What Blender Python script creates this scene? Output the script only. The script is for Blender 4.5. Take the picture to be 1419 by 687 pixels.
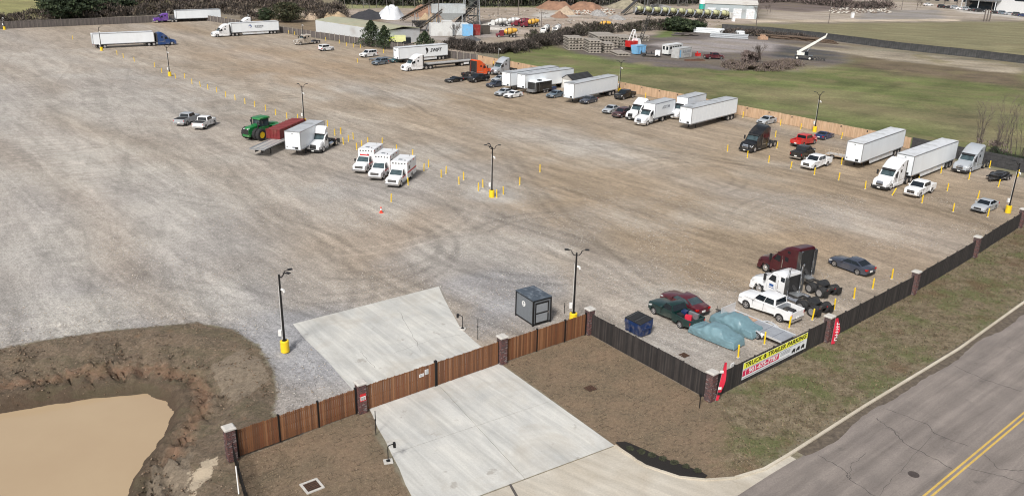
import bpy, math, random
import numpy as np
from mathutils import Vector, Matrix, Euler
random.seed(7); RS = np.random.RandomState(11)
for o in list(bpy.data.objects): bpy.data.objects.remove(o)
S = bpy.context.scene; COL = S.collection
# ------------------------------------------------------------------ camera, world, sun, exposure
CF, CT, CR, CH = 1146.71333, .361483602, .0245531411, 32.5405083     # focal in photo px, pitch, roll, height (surveyed)
cam = bpy.data.cameras.new('camera'); co = bpy.data.objects.new('camera', cam); COL.objects.link(co)
cam.sensor_width = 36; cam.lens = 36*CF/1419; cam.clip_end = 6000; cam.clip_start = .5
co.matrix_world = Matrix.Translation((0,0,CH)) @ Matrix.Rotation(math.pi/2-CT,4,'X') @ Matrix.Rotation(CR,4,'Z')
S.camera = co
W = bpy.data.worlds.new('World'); S.world = W; W.use_nodes = True
SUN_EL, SUN_AZ = math.radians(44), math.radians(200)      # azimuth from +Y clockwise: behind the camera, a little left
sky = W.node_tree.nodes.new('ShaderNodeTexSky'); sky.sky_type = 'NISHITA'; sky.sun_disc = False
sky.sun_elevation = SUN_EL; sky.sun_rotation = SUN_AZ; sky.dust_density = 4; sky.air_density = 1.0; sky.ozone_density = 1
bg = W.node_tree.nodes['Background']; bg.inputs[1].default_value = .08
hs = W.node_tree.nodes.new('ShaderNodeHueSaturation'); hs.inputs['Saturation'].default_value = .45   # overcast: a greyer sky
W.node_tree.links.new(sky.outputs[0], hs.inputs['Color']); W.node_tree.links.new(hs.outputs[0], bg.inputs[0])
sl = bpy.data.lights.new('sun','SUN'); so = bpy.data.objects.new('sun', sl); COL.objects.link(so)
sl.energy = 2.35; sl.angle = math.radians(12); sl.color = (1,.965,.92)
sd = Vector((math.sin(SUN_AZ)*math.cos(SUN_EL), math.cos(SUN_AZ)*math.cos(SUN_EL), math.sin(SUN_EL)))
so.rotation_euler = sd.to_track_quat('Z','Y').to_euler()
S.view_settings.view_transform = 'Standard'; S.view_settings.look = 'None'; S.view_settings.exposure = .55; S.view_settings.gamma = 1
S.render.filter_size = 1.1
try: S.cycles.filter_width = 1.1
except Exception: pass
S.render.resolution_x = 1024; S.render.resolution_y = 495

def G(u, v, z=0.0):
    """survey: ground point (metres) seen along a bearing of the site photograph"""
    u -= 709.5; v -= 343.5
    a = u*math.cos(CR)+v*math.sin(CR); b = -u*math.sin(CR)+v*math.cos(CR)
    d = (a, CF*math.cos(CT)-b*math.sin(CT), -CF*math.sin(CT)-b*math.cos(CT))
    t = (z-CH)/d[2]
    return (d[0]*t, d[1]*t)
def GP(pts, z=0.0): return [G(u,v,z) for u,v in pts]

# ------------------------------------------------------------------ materials
MATS = {}
def NT(m): return m.node_tree.nodes, m.node_tree.links
def mat(name, col, rough=.6, metal=0., var=.12, scale=3., bump=0., spec=.5, dirt=None, coat=0., bscale=None, mapscale=None):
    if name in MATS: return MATS[name]
    m = bpy.data.materials.new(name); m.use_nodes = True; n, l = NT(m); p = n['Principled BSDF']
    p.inputs['Roughness'].default_value = rough; p.inputs['Metallic'].default_value = metal
    p.inputs['Specular IOR Level'].default_value = spec; p.inputs['Coat Weight'].default_value = coat
    tc = n.new('ShaderNodeTexCoord'); src = tc.outputs['Object']
    if mapscale:
        mp = n.new('ShaderNodeMapping'); mp.inputs['Scale'].default_value = mapscale; l.new(src, mp.inputs[0]); src = mp.outputs[0]
    nz = n.new('ShaderNodeTexNoise'); nz.inputs['Scale'].default_value = scale; nz.inputs['Detail'].default_value = 6; nz.inputs['Roughness'].default_value = .65
    l.new(src, nz.inputs['Vector'])
    mr = n.new('ShaderNodeMapRange'); mr.inputs[1].default_value = .3; mr.inputs[2].default_value = .7
    mr.inputs[3].default_value = 1-var; mr.inputs[4].default_value = 1+var; l.new(nz.outputs['Fac'], mr.inputs[0])
    mx = n.new('ShaderNodeMix'); mx.data_type = 'RGBA'; mx.blend_type = 'MULTIPLY'; mx.inputs[0].default_value = 1
    mx.inputs[6].default_value = (*col,1); l.new(mr.outputs[0], mx.inputs[7]); out = mx.outputs[2]
    if dirt:
        nz2 = n.new('ShaderNodeTexNoise'); nz2.inputs['Scale'].default_value = dirt[2] if len(dirt)>2 else 1.1; nz2.inputs['Detail'].default_value = 8
        l.new(src, nz2.inputs['Vector'])
        r2 = n.new('ShaderNodeMapRange'); r2.inputs[1].default_value = .5; r2.inputs[2].default_value = .72; r2.inputs[4].default_value = dirt[1]; l.new(nz2.outputs['Fac'], r2.inputs[0])
        m2 = n.new('ShaderNodeMix'); m2.data_type = 'RGBA'; l.new(r2.outputs[0], m2.inputs[0]); l.new(out, m2.inputs[6]); m2.inputs[7].default_value = (*dirt[0],1); out = m2.outputs[2]
    l.new(out, p.inputs['Base Color'])
    if bump:
        nb = n.new('ShaderNodeTexNoise'); nb.inputs['Scale'].default_value = bscale or scale*6; nb.inputs['Detail'].default_value = 5; l.new(src, nb.inputs['Vector'])
        b = n.new('ShaderNodeBump'); b.inputs['Strength'].default_value = bump; b.inputs['Distance'].default_value = .05
        l.new(nb.outputs['Fac'], b.inputs['Height']); l.new(b.outputs[0], p.inputs['Normal'])
    MATS[name] = m; return m
DUST = (.42,.36,.28)
def paint(name, col, rough=.32, dirt=.22): return mat(name, col, rough, 0, .05, 1.5, dirt=(DUST, dirt, .9), coat=.35)
P_WHITE = paint('white_paint', (.78,.79,.8)); P_BLACK = paint('black_paint', (.012,.013,.015), .25, .08)
P_NAVY = paint('navy_paint', (.012,.03,.1)); P_BLUEGREY = paint('blue_grey_paint', (.12,.16,.2)); P_STEELBLUE = paint('dark_slate_paint', (.045,.055,.08),.25,.1)
P_SILVER = paint('silver_paint', (.36,.39,.42)); P_GREY = paint('grey_paint', (.28,.29,.3)); P_MAROON = paint('maroon_paint', (.06,.007,.014),.3,.05)
P_WINE = paint('wine_paint', (.085,.014,.022)); P_BROWN = paint('maroon_brown_paint', (.07,.03,.035)); P_RED = paint('red_paint', (.5,.02,.02)); P_GREENB = paint('dark_green_paint', (.008,.03,.028),.3,.1)
P_PURPLE = paint('purple_paint', (.13,.05,.3)); P_ORANGE = paint('orange_paint', (.72,.09,.012)); P_BEIGE = paint('beige_paint', (.42,.37,.31)); P_TEAL = paint('teal_paint', (.02,.09,.11))
P_GREEN = paint('green_farm_paint', (.01,.17,.04)); P_YELLOW = mat('yellow_paint', (.82,.56,.02), .45, var=.08); P_TRUCKBLUE = paint('truck_blue_paint', (.012,.05,.17))
P_DKGREY = paint('charcoal_paint', (.05,.052,.055)); P_PALE = paint('pale_yellow_paint', (.72,.74,.38)); P_CRANE = paint('crane_white_paint', (.72,.72,.68))
P_SKYBLUE = paint('light_blue_paint', (.2,.47,.75),.5,.3)
M_GLASS = mat('tinted_glass', (.012,.017,.022), .08, 0, .15, 1.0, spec=.5)
M_GLASSL = mat('light_glass', (.045,.07,.078), .08, 0, .35, 2.0, spec=.6)
M_TYRE = mat('tyre_rubber', (.022,.022,.023), .85, var=.3, scale=8); M_RIM = mat('rim_metal', (.6,.6,.61), .3, .7, var=.15, scale=8)
M_DARK = mat('black_trim', (.02,.02,.021), .6, var=.3, scale=5); M_CHROME = mat('chrome', (.75,.76,.78), .15, .95, var=.1)
M_STEEL = mat('galvanised_steel', (.42,.44,.46), .4, .7, var=.2, scale=4); M_CHASSIS = mat('chassis_black', (.03,.03,.032), .65, var=.4, scale=4, dirt=(DUST,.35,2.))
M_LAMP = mat('headlight_lens', (.75,.78,.8), .12, .2, var=.1); M_TAIL = mat('tail_light_red', (.5,.012,.01), .25, var=.1); M_AMBER = mat('amber_lens', (.8,.3,.03), .3, var=.1)
M_REDSTRIPE = mat('red_stripe', (.55,.02,.025), .4, var=.06); M_PLATE = mat('plate_white', (.7,.7,.68), .5)
M_TRAILER = mat('trailer_white', (.8,.84,.87), .4, .0, .04, .6, dirt=((.55,.53,.5),.15,.35), mapscale=(1,1,.35))
M_ROOF = mat('trailer_roof', (.66,.68,.7), .5, .1, .12, 1.2, dirt=((.34,.33,.31),.8,.5)); M_ROOFDK = mat('trailer_roof_grey', (.5,.52,.54), .5, .2, .12, 1.2, dirt=((.12,.12,.11),.9,.45))
M_ALU = mat('aluminium_trim', (.38,.4,.42), .4, .6, var=.15); M_SKIRT = mat('skirt_white', (.66,.69,.72), .5, dirt=(DUST,.5,1.))
M_WOODDECK = mat('deck_boards', (.46,.44,.41), .7, var=.35, scale=2., mapscale=(1,8,1)); M_PLY = mat('plywood', (.42,.27,.18), .8, var=.3, scale=2)
M_COVER = mat('car_cover_cloth', (.15,.25,.285), .38, var=.15, scale=1.6, bump=.5, bscale=4.)
M_CONC = mat('cap_concrete', (.5,.48,.445), .8, var=.15, scale=5, bump=.2); M_MULCH = mat('mulch', (.018,.015,.013), .95, var=.6, scale=18, bump=1)
M_TEXTK = mat('print_black', (.015,.015,.016), .6); M_TEXTB = mat('print_blue', (.03,.1,.3), .6); M_TEXTW = mat('print_white', (.78,.78,.78), .6); M_TEXTG = mat('print_grey', (.25,.27,.3), .6)
M_YELLOWP = mat('print_yellow', (.82,.82,.06), .55); M_MAG = mat('print_magenta', (.6,.02,.09), .55); M_BANNER = mat('banner_white', (.74,.76,.78), .5)
M_REDFLAG = mat('flag_red', (.58,.02,.05), .7, var=.2, scale=2)

ORD=['first','second','third','fourth','fifth','sixth','seventh','eighth','ninth','tenth','eleventh','twelfth','thirteenth','fourteenth','fifteenth','sixteenth','seventeenth','eighteenth','nineteenth','twentieth']
def ordn(i,n):
    if i==0: return 'leftmost'
    if i==n-1: return 'rightmost'
    return ORD[i]+' from the left' if i<=n//2 else ORD[n-1-i]+' from the right'
# ------------------------------------------------------------------ mesh builder
class MB:
    def __init__(s): s.v = []; s.f = []; s.m = []
    def add(s, vs, fs, m=0, M=None):
        b = len(s.v)
        if M is not None: vs = [tuple(M @ Vector(v)) for v in vs]
        s.v += [tuple(v) for v in vs]; s.f += [tuple(b+i for i in f) for f in fs]; s.m += [m]*len(fs); return s
    def box(s, x0,x1,y0,y1,z0,z1, m=0, M=None):
        return s.add([(x0,y0,z0),(x1,y0,z0),(x1,y1,z0),(x0,y1,z0),(x0,y0,z1),(x1,y0,z1),(x1,y1,z1),(x0,y1,z1)],
            [(3,2,1,0),(4,5,6,7),(0,1,5,4),(1,2,6,5),(2,3,7,6),(3,0,4,7)], m, M)
    def cyl(s, p0, p1, r0, r1=None, n=10, m=0, cap=True):
        r1 = r0 if r1 is None else r1; p0 = Vector(p0); p1 = Vector(p1); d = (p1-p0).normalized()
        a = d.orthogonal().normalized(); b = d.cross(a); vs = []
        for p, r in ((p0,r0),(p1,r1)):
            for i in range(n): t = 2*math.pi*i/n; vs.append(p+(a*math.cos(t)+b*math.sin(t))*r)
        fs = [(i,(i+1)%n,n+(i+1)%n,n+i) for i in range(n)]
        if cap: fs += [tuple(range(n-1,-1,-1)), tuple(range(n,2*n))]
        return s.add(vs, fs, m)
    def loft(s, rings, m=0, cap=True):
        n = len(rings[0]); vs = [v for r in rings for v in r]; fs = []
        for k in range(len(rings)-1):
            for i in range(n): j=(i+1)%n; fs.append((k*n+i,k*n+j,(k+1)*n+j,(k+1)*n+i))
        if cap: fs += [tuple(range(n-1,-1,-1)), tuple(range((len(rings)-1)*n, len(rings)*n))]
        return s.add(vs, fs, m)
    def quad(s, a,b,c,d, m=0): return s.add([a,b,c,d],[(0,1,2,3)],m)
    def panel(s, a,b,c,d, u0,u1,v0,v1, off=.012, th=.02, m=0):
        """thin slab on the face a(0,0) b(1,0) c(1,1) d(0,1), proud by off"""
        a,b,c,d = map(Vector,(a,b,c,d)); nrm = (b-a).cross(d-a).normalized()
        P = lambda u,v: (a*(1-u)+b*u)*(1-v)+(d*(1-u)+c*u)*v
        q = [P(u0,v0),P(u1,v0),P(u1,v1),P(u0,v1)]
        return s.add([p+nrm*(off-th) for p in q]+[p+nrm*off for p in q], [(3,2,1,0),(4,5,6,7),(0,1,5,4),(1,2,6,5),(2,3,7,6),(3,0,4,7)], m)
    def mesh(s, name, mats, smooth=None):
        me = bpy.data.meshes.new(name); me.from_pydata(s.v, [], s.f); me.update()
        for m in mats: me.materials.append(m)
        if any(s.m): me.polygons.foreach_set('material_index', s.m)
        import bmesh
        bm = bmesh.new(); bm.from_mesh(me); bmesh.ops.recalc_face_normals(bm, faces=bm.faces); bm.to_mesh(me); bm.free()
        if smooth:
            me.polygons.foreach_set('use_smooth', [True]*len(me.polygons)); me.set_sharp_from_angle(angle=math.radians(smooth))
        return me
def raw_mesh(name, V, F, mats, smooth=False):
    """numpy verts (n,3) and faces (k,3|4)"""
    me = bpy.data.meshes.new(name); n = F.shape[1]
    me.vertices.add(len(V)); me.vertices.foreach_set('co', V.astype(np.float32).ravel())
    me.loops.add(F.size); me.loops.foreach_set('vertex_index', F.astype(np.int32).ravel())
    me.polygons.add(len(F)); me.polygons.foreach_set('loop_start', (np.arange(len(F))*n).astype(np.int32))
    if smooth: me.polygons.foreach_set('use_smooth', np.ones(len(F), bool))
    for m in mats: me.materials.append(m)
    me.update(calc_edges=True); return me
def link(name, me, parent=None, loc=(0,0,0), rz=0, kind=None, label=None, cat=None, group=None, M=None):
    o = bpy.data.objects.new(name, me); COL.objects.link(o); o.parent = parent
    if M is not None: o.matrix_local = M
    else: o.location = loc; o.rotation_euler = (0,0,rz)
    if kind: o['kind'] = kind
    if label: o['label'] = label
    if cat: o['category'] = cat
    if group: o['group'] = group
    return o
def thing(name, label, cat, loc=(0,0,0), rz=0, group=None): return link(name, None, None, (*loc[:2], loc[2] if len(loc)>2 else 0), rz, None, label, cat, group)

def text_mesh(s, size, m, extrude=.006, shear=0., bold=0., sx=1.):
    c = bpy.data.curves.new('txt','FONT'); c.body = s; c.size = size; c.extrude = extrude; c.shear = shear; c.offset = bold; c.align_x = 'CENTER'; c.align_y = 'CENTER'; c.resolution_u = 2
    o = bpy.data.objects.new('txt', c); COL.objects.link(o); dg = bpy.context.evaluated_depsgraph_get(); dg.update()
    me = bpy.data.meshes.new_from_object(o.evaluated_get(dg)); bpy.data.objects.remove(o); me.materials.clear(); me.materials.append(m)
    if sx != 1: me.transform(Matrix.Diagonal((sx,1,1,1)))
    return me
def face_matrix(org, right, up):
    r = Vector(right).normalized(); u = Vector(up).normalized(); n = r.cross(u)
    return Matrix(((r.x,u.x,n.x,org[0]),(r.y,u.y,n.y,org[1]),(r.z,u.z,n.z,org[2]),(0,0,0,1)))

# ------------------------------------------------------------------ kits: a thing's parts, built once, copied for every individual
class Kit:
    def __init__(s): s.p = []
    def add(s, name, mb, mats, loc=(0,0,0), parent=None, label=None, smooth=None, rot=None, M=None):
        me = mb if isinstance(mb, bpy.types.Mesh) else mb.mesh(name, [m if m else P_WHITE for m in mats], smooth)
        pm = [i for i,m in enumerate(mats) if m is None]
        s.p.append((name, me, pm, loc, rot, parent, label, M)); return len(s.p)-1
    def spawn(s, tname, x, y, rz, pnt, label, cat, group=None, z=0, sc=1):
        t = thing(tname, label, cat, (x,y,z), rz, group); obs = []
        if sc != 1: t.scale = (sc,)*3
        for name, me, pm, loc, rot, par, lab, M in s.p:
            if name is None: obs.append(None); continue
            o = link(name, me, t if par is None else obs[par], loc, 0, None, lab, None, None, M)
            if rot: o.rotation_euler = rot
            for i in pm: o.material_slots[i].link = 'OBJECT'; o.material_slots[i].material = pnt
            obs.append(o)
        return t
def arch_profile(top, x0, x1, zb, wheels, r, zc=None):
    """closed side outline: top points front->rear, then the bottom with wheel arches"""
    pts = list(top)
    for wx in sorted(wheels):
        t0 = -math.asin(max(-.9,min(.9,((zc or zb)-zb)/r)))
        for i in range(11):
            t = (math.pi-t0) - (math.pi-2*t0)*i/10; pts.append((wx+r*math.cos(t), (zc or zb)+r*math.sin(t)))
    return pts
def prof_prism(mb, prof, ys, m=0, taper=None, inset=None, zmin=.55, crown=0.):
    """extrude an (x,z) outline across y; outer layers pulled in to round the shoulders"""
    W2 = max(abs(y) for y in ys); zt = max(p[1] for p in prof); xs=[p[0] for p in prof]; xm=(min(xs)+max(xs))/2; hl=(max(xs)-min(xs))/2
    rings = []
    for y in ys:
        e = inset*(1 if abs(abs(y)-W2)<1e-6 else 0) if inset else 0; ring = []
        for x,z in prof:
            zz = z - e if z > zmin else z; zz += crown*(1-(y/W2)**2) if z > zmin else 0
            yy = y
            if taper:
                d = (abs(x-xm)-(hl-taper[0]))/taper[0]
                if d > 0: yy = y*(1-taper[1]*d*d)
            ring.append((x,yy,zz))
        rings.append(ring)
    mb.loft(rings, m); return mb
WH = {}
def add_wheel(k, x, y, r, w, style='car', dual=False):
    """tyre plus rim sub-part; y is the outer face"""
    key = (round(r,3), round(w,3), style, y>0, dual); s = 1 if y>0 else -1
    if key not in WH:
        t = MB(); n = 20
        prof = [(0,r*.62),(0,r*.93),(-.04,r),(-w+.04,r),(-w,r*.93),(-w,r*.5)]
        if dual: prof = prof[:4]+[(-w+.04,r),(-w,r*.92),(-w-.06,r*.8),(-w-.12,r*.92),(-w-.16,r),(-2*w-.08,r),(-2*w-.12,r*.9),(-2*w-.12,r*.5)]
        rings = [[(rr*math.cos(2*math.pi*i/n), yy*s, rr*math.sin(2*math.pi*i/n)) for i in range(n)] for yy,rr in prof]
        t.loft(rings, 0, cap=False); c = MB(); rr = r*.64
        if style == 'car':
            c.cyl((0,-.07*s,0),(0,-.02*s,0), rr, rr, 14, 1); 
            for i in range(5):
                a = 2*math.pi*i/5; M = Matrix.Rotation(a,4,'Y'); c.box(0,rr*.97,min(-.03*s,-.005*s),max(-.03*s,-.005*s),-.035,.035,0,M)
            rings = [[(q*math.cos(2*math.pi*i/14), yy*s, q*math.sin(2*math.pi*i/14)) for i in range(14)] for q,yy in ((rr,-.02),(rr,.002),(rr*.88,.002),(rr*.88,-.02))]
            c.loft(rings,0,cap=False)
        else:
            ins = -.13 if style=='drive' else -.02
            rings = [[(q*math.cos(2*math.pi*i/14), yy*s, q*math.sin(2*math.pi*i/14)) for i in range(14)] for q,yy in ((rr,0),(rr*.9,-.01),(rr*.75,ins),(rr*.35,ins-.01),(rr*.33,ins+.1),(rr*.2,ins+.12))]
            c.loft(rings,0,cap=True)
        WH[key] = (t.mesh('tyre',[M_TYRE],40), c.mesh('rim',[M_RIM,M_DARK],35))
    t, c = WH[key]; i = k.add('wheel', t, [], (x,y,r)); k.add('rim', c, [], (0,0,0), i)

def mirror_pair(k, name, fn, mats, **kw):
    for s in (1,-1): mb = MB(); fn(mb, s); k.add(name, mb, mats, **kw)

def car_kit(L=4.7, W_=1.82, H=1.43, wb=2.78, fo=.85, hood=.93, trunk=1.0, belt=.93, xa=.95, xb=.25, xc=-.85, xd=-1.65, wr=.33, gc=.2, doors=2, kind='sedan', bed=None, roofin=.17, crown=.03, glass=None, plate=True, seams=True):
    k = Kit(); gl = glass or M_GLASS; xf = L/2-fo; xr = xf-wb; h2 = W_/2
    suv = kind in ('suv','jeep'); pick = kind=='pickup'
    rear_top = trunk
    bx = (xd if pick else -L/2)
    top = [(L/2,gc+.12),(L/2+.0,hood-.36),(L/2-.06,hood-.22),(L/2-.3,hood-.09),(xa+.05,hood+.02)]
    if pick: top = [(L/2,gc+.12),(L/2,hood-.2),(L/2-.05,hood-.08),(L/2-.25,hood-.02),(xa+.05,hood+.03)]
    if pick: top += [(xd-.02,belt),(xd-.02,gc+.18)]
    elif suv: top += [(xd,belt),(-L/2+.05,belt),(-L/2,belt-.15),(-L/2,gc+.12)]
    else: top += [(xd+.05,trunk-.01),(-L/2+.18,trunk-.03),(-L/2+.03,trunk-.12),(-L/2,trunk-.3),(-L/2,gc+.12)]
    ar = wr+.07
    wh = [xf] if pick else [xr,xf]
    b = MB(); prof = arch_profile(top, bx, L/2, gc, wh, ar, wr)
    if pick: prof = top + [p for p in arch_profile([], bx, L/2, gc+.0, [xf], ar, wr)]
    prof_prism(b, prof, [-h2,-h2+.1,0,h2-.1,h2], 0, taper=(.75,.13), inset=.055, zmin=hood-.3, crown=crown)
    # greenhouse
    zb0, zb1 = hood-.01, (belt if (suv or pick) else trunk-.02); yb = h2-.05; yt = h2-roofin-.03; zr = H-.05
    xe = xd if not suv else -L/2+.1
    base = [(xe,-yb,zb1),(xa,-yb,zb0),(xa,yb,zb0),(xe,yb,zb1)]
    up = [(xc,-yt,zr),(xb,-yt,zr),(xb,yt,zr),(xc,yt,zr)]
    i1=.09; tp = [(xc+i1,-yt+i1,H-.008),(xb-i1,-yt+i1,H-.008),(xb-i1,yt-i1,H-.008),(xc+i1,yt-i1,H-.008)]
    low = [(x,y,z-.15) for x,y,z in base]
    b.loft([low,base,up,tp], 0)
    if kind=='jeep': b.box(xe+.05,xb-.35,-yt+.02,yt-.02,H-.03,H+.02,0)
    k.add('body', b, [None, M_DARK], smooth=38)
    w = MB(); w.panel(base[1],base[2],up[2],up[1],.05,.95,.06,.95,.012); k.add('windshield', w, [gl])
    w = MB(); w.panel(base[3],base[0],up[0],up[3],.08,.92,.1 if not suv else .25,.92,.012); k.add('rear_window', w, [gl])
    nw = {'sedan':2,'coupe':1,'suv':3,'jeep':2,'pickup':doors,'wagon':2}.get(kind,2)
    for s in (1,-1):
        if s < 0: A,B,C,D = base[0],base[1],up[1],up[0]
        else: A,B,C,D = base[2],base[3],up[3],up[2]
        cuts = [.05+.9*i/nw for i in range(nw+1)]
        for i in range(nw):
            w = MB(); u0,u1 = cuts[i]+.012, cuts[i+1]-.012
            w.panel(A,B,C,D,u0,u1,.12,.92,.012); k.add('side_window', w, [gl])
        if seams:
            w = MB()
            for i in range(nw+1 if nw<3 else 3):
                xx = xa-.12 - (xa-.12-max(xd,xr+.25))*i/(2 if nw>1 else 1)
                if xx > xe: w.box(xx-.008,xx+.008,s*(h2-.02),s*(h2+.004),gc+.25,belt-.12)
            k.add('door_seam', w, [M_DARK])
        w = MB(); w.box(xa-.35,xa-.17,s*(h2-.06),s*(h2+.16),belt+.0,belt+.16); k.add('mirror', w, [None])
        w = MB(); x1 = L/2-.02; w.loft([[(x1-.45,s*(h2+.003),hood-.2),(x1-.5,s*(h2+.003),hood-.28),(x1-.1,s*(h2-.06),hood-.42),(x1-.05,s*(h2-.08),hood-.3)],
            [(x1-.42,s*(h2-.35),hood-.13),(x1-.42,s*(h2-.35),hood-.22),(x1+.025,s*(h2-.42),hood-.4),(x1+.01,s*(h2-.42),hood-.24)]]); k.add('headlight', w, [M_LAMP])
        w = MB(); zt = (belt if (suv or pick) else trunk)
        w.box(-L/2-.012,-L/2+.2,s*(h2-.33 if not pick else h2-.12),s*(h2-.045),zt-(.42 if suv or pick else .3),zt-.13); k.add('tail_light', w, [M_TAIL])
    w = MB(); w.box(L/2-.1,L/2+.02,-h2*.5,h2*.5,hood-(.62 if pick else .42),hood-.2); k.add('grille', w, [M_DARK])
    if pick: w = MB(); w.box(L/2+.02,L/2+.035,-h2*.5,h2*.5,hood-.42,hood-.37); w.box(L/2+.02,L/2+.035,-.04,.04,hood-.6,hood-.42); k.add('grille_bar', w, [M_CHROME])
    w = MB(); w.box(L/2-.14,L/2+.035,-h2*.82,h2*.82,gc+.02,gc+.22)
    k.add('bumper', w, [M_CHROME if pick and kind=='pickup' and bed!='black' else M_DARK])
    w = MB(); w.box(-L/2-.04,-L/2+.14,-h2*.84,h2*.84,gc+.04,gc+.24); k.add('bumper', w, [M_CHROME if pick and bed!='black' else M_DARK])
    if plate: w = MB(); w.box(-L/2-.05,-L/2,-.2,.2,gc+.3,gc+.46); k.add('license_plate', w, [M_PLATE])
    if pick:
        xbk = -L/2
        bt = belt+.02; pr = [(xd-.04,bt),(xbk+.02,bt-.02),(xbk,gc+.28)]
        for s in (1,-1):
            bb = MB(); pf = pr + [p for p in arch_profile([], xbk, xd, gc+.1, [xr], ar, wr)] + [(xd-.04,gc+.1)]
            prof_prism(bb, pf, [s*h2, s*(h2-.02), s*(h2-.11)], 0); k.add('bed_side', bb, [None], smooth=30)
        bb = MB(); bb.box(xbk+.0,xbk+.07,-h2+.1,h2-.1,gc+.3,bt-.03); k.add('tailgate', bb, [None])
        bb = MB(); bb.box(xbk+.06,xd-.04,-h2+.1,h2-.1,gc+.42,gc+.48); k.add('bed_floor', bb, [M_DARK])
        if bed=='cover': bb = MB(); bb.box(xbk+.05,xd-.05,-h2+.1,h2-.1,bt-.06,bt+.02); k.add('bed_cover', bb, [M_DARK])
        bb = MB(); bb.box(xbk+.1,xf-.3,-.4,.4,gc-.0,gc+.3); k.add('chassis', bb, [M_CHASSIS])
    else:
        bb = MB(); bb.box(xr-.3,xf+.3,-h2+.22,h2-.22,gc-.02,gc+.5); k.add('underbody', bb, [M_DARK])
    for x in (xf,xr):
        for s in (1,-1): add_wheel(k, x, s*(h2-.015), wr, .22)
    k.xf, k.xr, k.h2 = xf, xr, h2
    return k
# ------------------------------------------------------------------ trucks
def chassis(k, xa, xt, nd=2, col=None, r=.51, single=False):
    b = MB()
    for s in (1,-1): b.box(xt-1.0, .9, s*.43-.05, s*.43+.05, .68, .95)
    for x in np.arange(xt-.8, xa-.2, 1.1): b.box(x-.06,x+.06,-.42,.42,.72,.9)
    b.box(xt-1.02,xt-.94,-.43,.43,.66,.98); k.add('chassis', b, [M_CHASSIS])
    for i in range(nd):
        x = xt-.65+1.3*i if nd==2 else xt
        a = MB(); a.cyl((x,-.95,r),(x,.95,r),.11,n=8); a.box(x-.18,x+.18,-.22,.22,r-.2,r+.22); k.add('axle', a, [M_CHASSIS])
        for s in (1,-1): add_wheel(k, x, s*1.22, r, .27, 'drive', dual=not single)
    w = MB(); w.loft([[(xt-.5,-.45,.98),(xt+.5,-.45,1.02),(xt+.5,.45,1.02),(xt-.5,.45,.98)],[(xt-.5,-.4,1.1),(xt+.45,-.4,1.14),(xt+.45,.4,1.14),(xt-.5,.4,1.1)]]); k.add('fifth_wheel', w, [M_DARK])
    for s in (1,-1):
        w = MB(); w.box(xt-1.33,xt-1.3,s*.62 if s>0 else -1.2,s*1.2 if s>0 else -.62,.25,.95); k.add('mud_flap', w, [M_DARK])
        w = MB(); w.box(xt-1.06,xt-1.02,min(s*.5,s*.7),max(s*.5,s*.7),.72,.82); k.add('tail_light', w, [M_TAIL])
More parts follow.
